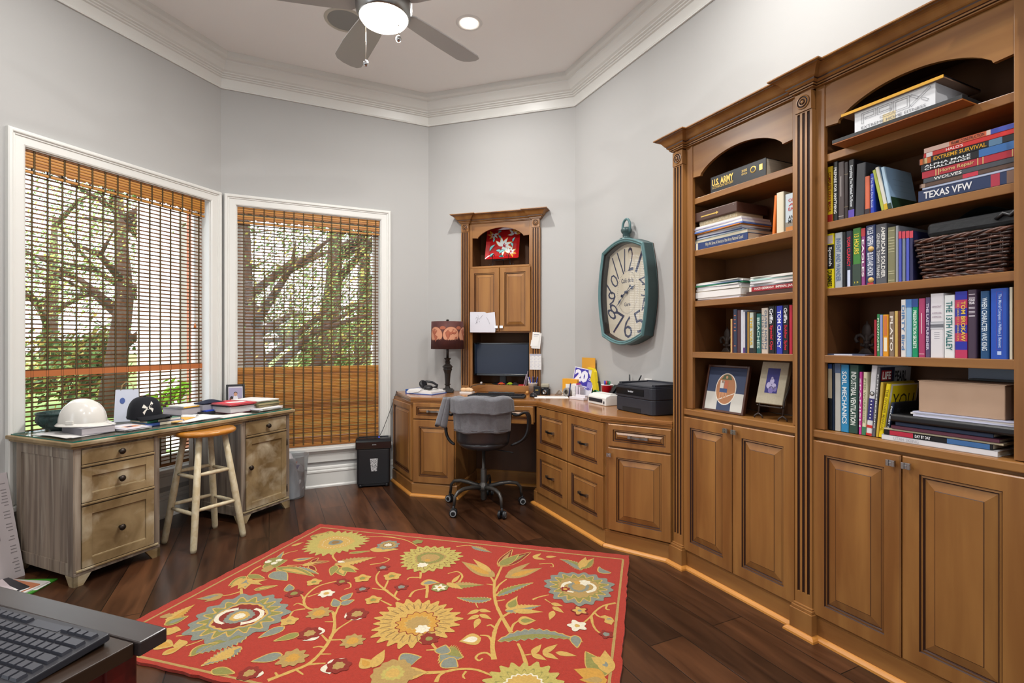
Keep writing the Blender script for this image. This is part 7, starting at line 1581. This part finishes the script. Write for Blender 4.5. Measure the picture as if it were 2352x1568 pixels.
for x, y, col, lx, lab in ((-.018, .0, '#2437b0', -7, 'blue marker in the red cup'), (-.006, .012, '#1f7a3f', -3, 'green marker at the back of the red cup'), (.0, -.01, '#b5202a', 1, 'red marker in the red cup'), (.012, .006, '#1a1a1e', 4, 'black marker in the red cup'), (.02, -.004, '#1f8a5a', 9, 'teal capped marker leaning right in the red cup')):
    F = DF(.515+x*.7, -.055+y*.7) @ Matrix.Translation((0, 0, ZW+.012)) @ Matrix.Rotation(R(lx), 4, 'Y')
    solo('marker_pen', lab, 'pen', MB().cyl((0, 0, 0), (0, 0, .1), .0055, n=10, m=1).cyl((0, 0, .1), (0, 0, .135), .0062, .0058, n=10, m=0), [C(col, .35), C('#d6d4d2')], F, group='markers in the red cup')
t = Thing('document_scanner', 'small white document scanner with a dark slot left of the printer', 'scanner', DF(.645, -.185, -3), (0, 0, ZW))
t.part('body', MB().prism([(-.05, ZW), (.05, ZW), (.05, ZW+.07), (-.01, ZW+.072), (-.044, ZW+.06), (-.05, ZW+.05)], -.112, .112, 'x'), M_WHITE, bevel=.005); t.part('slot', MB().box(-.098, .072, -.0515, -.049, ZW+.018, ZW+.042).box(.085, .097, -.0515, -.049, ZW+.012, ZW+.03), C('#23262e', .3)); t.part('tray_lid', MB().box(-.09, .09, .0, .045, ZW+.0722, ZW+.0765), M_WHITE, bevel=.002)
t = Thing('phone_dock', 'black angular desk phone between the red cup and the printer', 'phone', DF(.66, -.06, -4), (0, 0, ZW))
t.part('wedge', MB().prism([(-.05, ZW), (.05, ZW), (.05, ZW+.115), (.03, ZW+.12), (-.05, ZW+.03)], -.085, .085, 'x'), M_BLACK, bevel=.003)
m = MB(); m.X = Matrix.Translation((0, -.012, ZW+.079)) @ Matrix.Rotation(R(48), 4, 'X')
m.box(-.075, -.03, -.05, .05, .0, .012, 0).box(-.015, .07, .015, .045, .0, .004, 1).box(-.015, .07, -.045, .005, .0, .003, 1)
t.part('keypad', m, [M_BLACKG, C('#26272d', .3)])
# printer
t = Thing('laser_printer', 'dark laser printer on the corner desk next to the bookcase', 'printer', DF(1.08, -.15, 0), (0, 0, ZW))
M_PR = mat('printer_body', '#20222b', .45)
pw = .178
t.part('lower_body', MB().prism(rrect(-pw, pw, -.125, .125, .03, 5), ZW+.004, ZW+.088, 'z'), M_PR, bevel=.003)
t.part('upper_body', MB().prism(rrect(-pw, pw, -.125, .125, .03, 5), ZW+.09, ZW+.158, 'z').prism(rrect(-pw+.004, pw-.004, -.12, .125, .03, 5), ZW+.158, ZW+.166, 'z'), M_PR, bevel=.003)
t.part('output_tray', MB().prism([(-.1, ZW+.167), (.1, ZW+.172), (.12, ZW+.178), (.12, ZW+.168), (-.1, ZW+.1665)], -.13, .13, 'x'), mat('printer_tray', '#3b3d44', .5)); t.part('top_rim', MB().box(-pw+.01, -.14, -.1, .12, ZW+.166, ZW+.178).box(.14, pw-.01, -.1, .12, ZW+.166, ZW+.178).box(-.15, .15, .105, .125, ZW+.166, ZW+.182), M_PR, bevel=.002)
t.part('front_slot', MB().box(-pw+.016, .10, -.1262, -.122, ZW+.105, ZW+.145), M_BLACKG); t.part('logo', MB().text('brother', (-.045, -.1268, ZW+.122), (.05, 0, 0), (0, 0, .012), 0, .03), C('#c9cbd2'))
t.part('tray_grip', MB().box(-.1, .07, -.1262, -.12, ZW+.004, ZW+.032), C('#0b0c10', .5)); t.part('feet', MB().box(-pw+.02, pw-.02, -.1, .1, ZW, ZW+.004), M_BLACK)
t = Thing('wifi_router', 'black router with two antennas standing behind the scanner and printer', 'router', DF(.80, -.03), (0, 0, ZW))
t.part('case', MB().box(-.08, .08, -.012, .015, ZW, ZW+.12), M_BLACK, bevel=.003); t.part('antenna', MB().cyl((-.06, .0, ZW+.12), (-.062, 0, ZW+.205), .005, .0045, n=8), M_BLACK); t.part('antenna', MB().cyl((.0, .0, ZW+.12), (.06, 0, ZW+.205), .005, .0045, n=8), M_BLACK)
solo('outlet_plate', 'white socket plate on the wall just above the printer', 'outlet', MB().box(.862, .935, -.006, 0, .86, .945, 0).box(.88, .917, -.008, -.005, .875, .90, 1).box(.88, .917, -.008, -.005, .905, .93, 1), [M_WHITE, C('#c9c6bd')], F_D, (.9, -.003, .86), bevel=.001)
# ------------------------------------------------------------------ hutch contents
t = Thing('computer_monitor', 'dark computer monitor with a painted blue reflection standing in the open bay of the hutch', 'monitor', F_C, (.672, .08, .819))
t.part('screen', MB().box(.43, .914, .0485, .052, .912, 1.168), mat('monitor_screen', '#192336', .3, spec=.5)); t.part('bezel', MB().box(.419, .43, .045, .08, .894, 1.18).box(.914, .925, .045, .08, .894, 1.18).box(.43, .914, .045, .08, 1.168, 1.18).box(.43, .914, .045, .08, .894, .912).box(.44, .9, .052, .1, .91, 1.165), M_BLACKG, bevel=.002)  # screen is off; the blue it reflects is put into its base colour
t.part('stand', MB().box(.645, .699, .09, .11, .83, .95).lathe([(0, .8195), (.1, .8195), (.1, .823), (.06, .829), (.02, .833), (0, .834)], (.672, .105, 0), 30), M_BLACK)
for lab, cat_, x, c1, c2 in (('red and yellow toy car on the ledge under the monitor', 'toy car', .685, '#b3201f', '#d9b21f'), ('lime green toy car on the ledge under the monitor', 'toy car', .765, '#9ab81f', '#3b3d2a'), ('black toy car on the ledge under the monitor', 'toy car', .812, '#1a1a1d', '#3a3a40')):
    t = Thing('toy_car', lab, cat_, F_at(F_C, x, .015, 10), (0, 0, .819), 'toy cars under the monitor')
    t.part('body', MB().prism([(-.03, 0.823), (.03, 0.823), (.03, 0.831), (.016, 0.834), (.008, 0.842), (-.014, 0.842), (-.022, 0.834), (-.03, 0.832)], -.012, .012, 'y'), C(c1, .3), bevel=.001); t.part('stripe', MB().box(-.02, .02, -.0126, -.0118, 0.827, 0.831), C(c2, .3))
    for wx in (-.018, .018): t.part('wheel', MB().cyl((wx, -.013, 0.8235), (wx, .013, 0.8235), .0045, n=10), M_BLACK)
solo('red_tag', 'small red tag lying at the right of the monitor ledge', 'tag', MB().rbox(-.03, .03, -.015, .015, .8195, .827, .012), C('#b81f2c', .4), F_at(F_C, .868, .012, 8), (0, 0, .8195))
solo('glass_stopper', 'small glass knick-knack on the ledge under the monitor', 'ornament', MB().ell((.50, .015, .831), .012, .012, .0115, 12, 8), C('#a9a3a0', .2), F_C, (.5, .015, .8195))
for i, (x, lean_, c) in enumerate(((.888, 14, '#d8c9d4'), (.905, 9, '#cfc4d6'))):
    solo('greeting_card', ('pink card leaning in the right of the monitor bay', 'lilac card leaning against the right side of the monitor bay')[i], 'card', MB().box(0, .0015, -.03, .04, 0, (.095, .125)[i]), C(c, .6), F_C @ Matrix.Translation((x, .02, .8197)) @ Matrix.Rotation(R(lean_), 4, 'Y'), (0, 0, 0))
FPL = F_C @ Matrix.Translation((.66, .10, 1.914)) @ Matrix.Rotation(R(-13), 4, 'X')
t = Thing('decorative_plate', 'square red plate with white flowers standing in the hutch niche', 'plate', FPL, (0, 0, 0))
pw = .155
pl = MB()
R1 = rrect(-pw, pw, 0, 2*pw, .012, 4); R2 = rrect(-pw*.8, pw*.8, pw*.2, pw*1.8, .02, 4); n = len(R1)
pl.add([(x, -.012, z) for x, z in R1]+[(x, .004, z) for x, z in R2]+[(x, -.006, z) for x, z in R1]+[(x, .010, z) for x, z in R2], [(i, (i+1) % n, n+(i+1) % n, n+i) for i in range(n)]+[tuple(range(n, 2*n))]+[(2*n+i, 3*n+i, 3*n+(i+1) % n, 2*n+(i+1) % n) for i in range(n)]+[tuple(range(4*n-1, 3*n-1, -1))]+[(i, 2*n+i, 2*n+(i+1) % n, (i+1) % n) for i in range(n)])
t.part('plate', pl, mat('red_glaze', '#b11c1f', .12, coat=.5))
dc = MB(); ly = [0]
def sl(x, z):
    d = max(abs(x)/pw, abs(z-pw)/pw); return -.0006+(.004 if d < .8 else .004-(d-.8)/.2*.016)
def dp(P, m):
    ly[0] += 1; dc.add([(x, sl(x, z)-.0003-.00004*ly[0], z) for x, z in P], [tuple(range(len(P)))], m)
def pleaf(bx0, bz0, ex0, ez0, w, m, bend=.15):
    L = math.hypot(ex0-bx0, ez0-bz0); dx, dz = (ex0-bx0)/L, (ez0-bz0)/L; U, D_ = [], []
    for i in range(9):
        k = i/8; c = bend*L*4*k*(1-k); hw = w*sin(pi*k**.8)
        px, pz = bx0+dx*L*k-dz*c, bz0+dz*L*k+dx*c; U.append((px-dz*hw, pz+dx*hw)); D_.append((px+dz*hw, pz-dx*hw))
    dp(U+D_[::-1], m)
def pflower(x, z, r, rot, n=6, spread=200):
    for s, m in ((1.12, 1), (1, 0)):
        for i in range(n):
            a = R(rot-spread/2+spread*i/(n-1)); pleaf(x, z, x+r*s*cos(a), z+r*s*sin(a), r*.17*s, m, .05)
    for i in range(3): a = R(rot-40+40*i); pleaf(x, z, x+r*.45*cos(a), z+r*.45*sin(a), r*.07, 3, 0)
pflower(.0, .12, .085, 25, 7, 230); pflower(.072, .06, .055, 50, 6, 220); pflower(-.095, .235, .05, 250, 6, 230); pflower(.10, .235, .06, 90, 5, 200)
for q in ((-.12, .08, -.07, .14, .012), (-.06, .085, -.005, .06, .013), (-.03, .055, .03, .085, .012), (-.11, .02, -.08, .06, .012), (-.03, .025, .02, .015, .011), (-.055, .25, -.02, .265, .01), (-.05, .225, -.025, .19, .009), (-.09, .165, -.075, .2, .009), (.07, .15, .09, .11, .011), (.09, .155, .11, .2, .009)):
    pleaf(q[0], q[1], q[2], q[3], q[4]*1.15, 4, .15); pleaf(q[0], q[1], q[2], q[3], q[4]*.8, 2, .15)
t.part('painted_flowers', dc, [C('#d9e2e2', .15), C('#d99a3a', .15), C('#8cc4c4', .15), C('#a02a3a', .15), C('#2f5a5a', .15)], label='white and turquoise flowers')
t = Thing('plate_stand', 'black wire scroll stand holding the red plate', 'stand', F_C, (.66, .1, 1.841))
for x in (.585, .735):
    sgn = -1 if x < .66 else 1
    t.part('scroll_leg', MB().tube([(x, .068, 1.938), (x, .066, 1.909), (x+sgn*.004, .085, 1.905), (x+sgn*.002, .09, 1.876), (x+sgn*.012, .085, 1.852), (x+sgn*.03, .08, 1.847), (x+sgn*.042, .08, 1.858), (x+sgn*.034, .08, 1.868), (x+sgn*.026, .08, 1.86)], .0028, 6), M_BLACK)
    t.part('scroll_hook', MB().tube([(x, .067, 1.92), (x-sgn*.002, .063, 1.946), (x-sgn*.016, .063, 1.954), (x-sgn*.022, .063, 1.941), (x-sgn*.014, .063, 1.932)], .0028, 6), M_BLACK)
t.part('back_leg', MB().tube([(.66, .09, 1.905), (.66, .14, 1.906), (.66, .18, 1.844)], .0028, 6).tube([(.585, .089, 1.904), (.735, .089, 1.904)], .0028, 6), M_BLACK)
# papers fixed to the hutch
t = Thing('drawing', 'white sheet with a pencil sketch taped to the left hutch door', 'drawing', F_C, (.53, -.04, 1.35))
P = [(.417, 1.447), (.417, 1.271), (.647, 1.269), (.656, 1.307), (.644, 1.443), (.573, 1.434), (.552, 1.445)]
m = MB(); m.add([(x, -.039-.006*sin(9*x+4*z)**2, z) for x, z in P], [tuple(range(len(P)))[::-1]], 0)
t.part('sheet', m, C('#d3d2da', .7), solid=.001)
rn = random.Random(2); sk = MB()
for k in range(9):
    x, z = .455+rn.uniform(0, .07), 1.345+rn.uniform(0, .06); sk.tube([(x, -.047, z), (x+rn.uniform(-.02, .02), -.047, z+rn.uniform(-.02, .02)), (x+rn.uniform(-.025, .025), -.047, z+rn.uniform(-.01, .025))], .0007, 4)
sk.tube([(.57, -.047, 1.40), (.59, -.047, 1.37), (.6, -.047, 1.34)], .0007, 4)
t.part('pencil_sketch', sk, C('#8d8d98'))
t = Thing('note_pad', 'white memo sheets pinned to the right pilaster of the hutch', 'notes', F_C, (1.0, -.037, 1.2))
t.part('back_sheet', MB().prism([(.971, 1.133), (1.038, 1.13), (1.053, 1.26), (.982, 1.267)], -.0365, -.0345, 'y'), M_PAPER); t.part('front_sheet', MB().prism([(.964, 1.138), (1.028, 1.136), (1.04, 1.266), (.977, 1.271)], -.0395, -.0372, 'y').prism([(.957, 1.154), (1.022, 1.151), (1.027, 1.20), (.966, 1.206)], -.0415, -.0398, 'y'), C('#e3e1dd', .7)); t.part('print', MB().box(.987, 1.03, -.04, -.0394, 1.245, 1.252).box(.987, 1.02, -.04, -.0394, 1.233, 1.235), C('#8f8f98'))
t = Thing('wall_calendar', 'white year calendar sheet on the right pilaster of the hutch below the memos', 'calendar', F_C, (1.0, -.037, 1.02))
m = MB().box(.95, 1.05, -.0375, -.035, .958, 1.088, 0).box(.952, 1.048, -.038, -.0373, 1.075, 1.086, 1)
for r in range(4):
    for c in range(3):
        x, z = .954+.032*c, 1.052-.0275*r
        m.box(x, x+.0128, -.038, -.0373, z+.0148, z+.0175, 1)
        for q in range(4): m.box(x, x+.0256, -.038, -.0373, z-.006+.004*q, z-.0044+.004*q, 2)
t.part('sheet', m, [M_PAPER, C('#9d9fb2'), C('#c3c3cb')])

# ------------------------------------------------------------------ near table with its keyboard
F_N = FR(Vector((-.649, .957)), az(108.9)); ZN = .657
t = Thing('side_table', 'dark plank topped table with red legs at the lower left corner of the room view', 'table', F_N, (-.5, -.3, 0))
M_DK = mat('dark_plank', '#3a3231', .28, spec=.6, noise=('#2a2221', (3, 30, 30), 5, .7)); M_DKY = mat('dark_plank_grain', '#3a2719', .35, noise=('#24170f', (30, 3, 30), 5, .7))
t.part('breadboard_end', MB().box(-1.25, .006, -.052, 0, ZN-.026, ZN), M_DK, bevel=.003)
for i, (x0, x1) in enumerate(((-.075, -.004), (-.215, -.077), (-.36, -.217), (-.52, -.362), (-.7, -.522), (-.9, -.702), (-1.25, -.902))):
    t.part('plank', MB().box(x0, x1, -.62, -.054, ZN-.026, ZN-.0006), M_DKY, bevel=.002)
M_RED = mat('worn_red_paint', '#6b1611', .45, noise=('#2a0d0a', (18, 18, 9), 5, .4))
for x in (-.03, -1.22):
    for y in (-.03, -.58): t.part('leg', MB().box(x-.055, x, y-.055, y, 0, ZN-.026), M_RED, bevel=.003)
t.part('apron', MB().box(-.045, -.036, -.53, -.085, ZN-.12, ZN-.026).box(-1.165, -.085, -.045, -.036, ZN-.12, ZN-.026), M_RED)
KZ0 = ZN
t = Thing('computer_keyboard', 'black low-profile keyboard lying on the near dark table', 'keyboard', F_N @ Matrix.Translation((-.040, -.068, KZ0)) @ Matrix.Rotation(R(1), 4, 'Z') @ Matrix.Rotation(R(3.6), 4, 'X'), (0, 0, 0))
M_KB = mat('keyboard_case', '#2c2c32', .36); M_KEY = mat('keyboard_keys', '#3c3d45', .3)
KD = .152
t.part('case', MB().prism(rrect(-.44, 0, -KD, 0, .006, 3), .006, .0185, 'z'), M_KB, bevel=.002); t.part('feet', MB().box(-.43, -.4, -.02, -.004, -.002, .006).box(-.045, -.012, -.02, -.004, -.002, .006).box(-.43, -.4, -KD+.004, -KD+.02, .004, .006).box(-.045, -.012, -KD+.004, -KD+.02, .004, .006), M_BLACK)
rows_ = []
pk = .0191
def key(x1, w_, y1, d_=.0158):
    m = MB(); x0 = x1-w_+.0026; y0 = y1-d_
    m.add([(x0, y0, .0185), (x1, y0, .0185), (x1, y1, .0185), (x0, y1, .0185), (x0+.0012, y0+.0012, .0235), (x1-.0012, y0+.0012, .0235), (x1-.0012, y1-.0012, .0235), (x0+.0012, y1-.0012, .0235)], [(0, 1, 5, 4), (1, 2, 6, 5), (2, 3, 7, 6), (3, 0, 4, 7), (4, 5, 6, 7)])
    t.part('key', m, M_KEY)
nk = 0
for r in range(6):
    y1 = -.012-.0205*r; x = -.012
    if r == 0:
        for k in range(4): key(x, pk if k else pk*1.25, y1, .0125); x -= pk if k else pk*1.25
        x -= pk*4.6
        for k in range(9): key(x, pk, y1, .0125); x -= pk
        continue
    first = {1: 1.9, 2: 1.5, 3: 1.75, 4: 1.3, 5: 1.0}[r]
    if r == 5: x -= pk*.0
    key(x, pk*first, y1); x -= pk*first
    for k in range(15):
        if x < -.42: break
        w_ = pk
        if r == 5 and k == 4: w_ = pk*5
        if x-w_ < -.43: break
        key(x, w_, y1); x -= w_
t.part('media_bar', MB().box(-.012-pk*8.6, -.012-pk*4.4, -.026, -.010, .0185, .0192), M_KEY)
# ------------------------------------------------------------------ garden beyond the windows
GZ = -.2
gm = mat('lawn', '#86a350', .9, noise=('#55793a', (1.5, 1.5, 1.5), 6, .7))
struct('ground', MB().add([(-45, 3.0, GZ), (25, 7, GZ), (25, 60, GZ), (-60, 60, GZ), (-60, -8, GZ), (-8, -8, GZ)], [(0, 5, 4, 3, 2, 1)][::1]), gm)
M_BARK = mat('bark', '#4b3b30', .9, noise=('#2e241d', (12, 12, 2), 4, .8))
def leafmat(k, a, b): return mat('leaf_'+k, a, .6, noise=(b, (4, 4, 4), 2, .8), spec=.2)
def tree(lab, azd, dist, h, r, nleaf, lm, seed, lean=0.0, branches=7, cat_='tree', low=.25, leaf=.036):
    rn = random.Random(seed); u = az(azd)*dist; t = Thing('garden_tree' if cat_ == 'tree' else 'garden_shrub', lab, cat_, F_W, (u.x, u.y, GZ), 'trees beyond the windows' if cat_ == 'tree' else None)
    tr = MB(); b0 = Vector((u.x, u.y, GZ)); tips = []
    top = b0+Vector((lean, rn.uniform(-.3, .3), h*.72))
    mid = b0.lerp(top, .5)+Vector((rn.uniform(-.2, .2), rn.uniform(-.2, .2), 0))
    w = .035*h
    tr.tube([b0, b0.lerp(mid, .5), mid, top], [w, w*.8, w*.65, w*.25], 9)
    for k in range(branches):
        f = rn.uniform(low, .95); p = b0.lerp(mid, f*2) if f < .5 else mid.lerp(top, f*2-1)
        a = rn.uniform(0, 6.28); L = r*rn.uniform(.55, 1)
        q = p+Vector((cos(a)*L, sin(a)*L, L*rn.uniform(.2, .7))); m = p.lerp(q, .5)+Vector((0, 0, .12*L))
        tr.tube([p, m, q], [w*.35, w*.22, w*.08], 6); tips += [q, m, q.lerp(m, .5)]
        q2 = m+Vector((cos(a+.9)*L*.5, sin(a+.9)*L*.5, L*.3)); tr.tube([m, q2], [w*.18, w*.06], 5); tips.append(q2)
    t.part('trunk', tr, M_BARK)
    lf = MB(); v = []; F = []; M = []
    for k in range(int(nleaf*2.4)):
        c = rn.choice(tips)+Vector((rn.gauss(0, .2*r), rn.gauss(0, .2*r), rn.gauss(0, .17*r)))
        s = leaf*rn.uniform(.5, 1.2); n = Vector((rn.gauss(0, 1), rn.gauss(0, 1), rn.gauss(0, 1))).normalized(); a = n.orthogonal().normalized(); b = n.cross(a)
        o = len(v); v += [c-a*s, c-b*s*.45, c+a*s, c+b*s*.45]; F.append((o, o+1, o+2, o+3)); M.append(rn.choice((0, 0, 1, 2)))
    lf.add(v, F, M); t.part('foliage', lf, lm)
L1 = [leafmat('a', '#8a9f5a', '#5f7a40'), leafmat('b', '#b3b85c', '#8c9a4a'), leafmat('c', '#59704a', '#41563a')]
L2 = [leafmat('d', '#748a50', '#4f673a'), leafmat('e', '#a3984e', '#7c7640'), leafmat('f', '#4d6140', '#37482c')]
tree('leafy green tree seen through the middle of the left blind', -38.2, 12, 6.2, 2.2, 3000, L1, 1, .3)
tree('pale thin tree far beyond the left part of the left blind', -42.3, 20, 7.0, 2.6, 900, L1, 2)
tree('tall tree standing behind the pale porch column', -34.2, 17, 8.5, 3.0, 3600, L1, 3)
tree('dense dark tree seen through the left half of the right blind', -25.5, 8.5, 6.0, 2.3, 5200, L2, 4, -.3, 12, low=.1)
tree('branching tree seen through the middle of the right blind', -21.0, 10.5, 7.0, 2.5, 4600, L2, 5, .4, 12, low=.1)
tree('tree seen through the right edge of the right blind', -16.6, 13, 7.0, 2.5, 3400, L1, 6, 0, 9, low=.15)
tree('far background tree between the two windows', -30, 26, 9, 3.6, 2600, L1, 7)
tree('low shrub under the trees at the left of the left blind', -41, 13.5, 1.6, .9, 1500, L2, 8, 0, 9, 'shrub', .1, .08)
tree('low shrub row piece seen low in the right blind', -19.0, 15, 2.0, 1.2, 1500, L1, 9, 0, 9, 'shrub', .1, .09)
tree('lime green potted-height shrub beside the pale porch column', -34.4, 6.0, 1.25, .22, 260, [leafmat('g', '#8fbf2f', '#6f9a22')]*3, 10, 0, 8, 'shrub', .55, .05)
M_COL = mat('porch_paint', '#d6d0cb', .7); M_BRK = mat('porch_brick', '#a4694f', .85, noise=('#83503c', (9, 9, 14), 2, .5))
def post(name, lab, cat_, u0, u1, Y, m, d, zt=3.2):
    x0, x1 = u0*Y, u1*Y
    t = Thing(name, lab, cat_, F_W, ((x0+x1)/2, Y, GZ))
    t.part('shaft', MB().box(x0, x1, Y, Y+d, GZ, zt), m); t.part('base', MB().box(x0-.03, x1+.03, Y-.03, Y+d+.03, GZ, GZ+.25), m); t.part('cap', MB().box(x0-.04, x1+.04, Y-.04, Y+d+.04, zt, zt+.12), m)
post('porch_column', 'pale square porch column seen through the left blind', 'column', -.733, -.652, 6.6, M_COL, .4)
post('brick_pier', 'slim brown brick pier right of the pale porch column', 'pier', -.636, -.607, 6.2, M_BRK, .3)
# ------------------------------------------------------------------ camera, lamps, sky
cam = bpy.data.cameras.new('camera'); cam.sensor_width = 36; cam.lens = 36*1175/2352; cam.clip_start = .02
co = bpy.data.objects.new('camera', cam); COL.objects.link(co)
co.location = (0, 0, 1.19); co.rotation_euler = (R(90), 0, 0); cam.shift_y = .0002
SC.camera = co
def lamp(name, typ, loc, power, color=(1, 1, 1), size=.1, rot=(0, 0, 0), **k):
    l = bpy.data.lights.new(name, typ); l.energy = power; l.color = color
    if typ == 'AREA': l.shape = k.get('shape', 'DISK'); l.size = size; l.size_y = k.get('size_y', size); l.spread = k.get('spread', pi)
    elif typ in ('POINT', 'SPOT'): l.shadow_soft_size = size
    if typ == 'SPOT': l.spot_size = R(k.get('cone', 120)); l.spot_blend = .6
    o = bpy.data.objects.new(name, l); COL.objects.link(o); o.location = loc; o.rotation_euler = rot
    return o
WARM = (1, .98, .95); COOL = (.86, .93, 1)
PWR = (22, 24, 25, 20, 22, 18)
for i, (x, y) in enumerate(((-.29, 3.46), (-1.75, 2.1), (.75, 2.0), (-1.9, .2), (1.1, .3), (-.5, -.9))):
    lamp('recessed_lamp', 'AREA', (x, y, ZC-.02), PWR[i], WARM, .12)  # first sits at the modelled downlight; the others are assumed, unseen, without fixtures
lamp('fan_lamp', 'AREA', (-.668, 2.67, 2.755), 26, WARM, .2)
lamp('assumed_rear_window_fill', 'AREA', (.9, -2.4, 1.5), 26, COOL, 1.6, (R(90), 0, R(12)), shape='RECTANGLE', size_y=1.9)  # cool fill light added for an assumed window behind the camera; wall is solid
lamp('assumed_rear_left_window_fill', 'AREA', tuple(w2(F_A, -4.0, -.12))+(1.4,), 24, COOL, 1.2, (R(90), 0, R(-109.6+19.6)), shape='RECTANGLE', size_y=1.8)  # second added fill, for an assumed window out of view; no opening built
sun = lamp('sun', 'SUN', (-8, 0, 12), 7, (1, .95, .86)); sun.data.angle = R(1.5)
sun.rotation_euler = Vector((-.45, .55, -.8)).to_track_quat('-Z', 'Y').to_euler()
w = bpy.data.worlds.new('sky'); SC.world = w; w.use_nodes = True
nt = w.node_tree; bg = nt.nodes['Background']
bg.inputs[0].default_value = (.86, .93, 1, 1); bg.inputs[1].default_value = 3.2
SC.view_settings.view_transform = 'Standard'; SC.view_settings.look = 'None'; SC.view_settings.gamma = 1
SC.view_settings.exposure = .18
SC.cycles.max_bounces = 10; SC.cycles.transparent_max_bounces = 16; SC.cycles.diffuse_bounces = 5
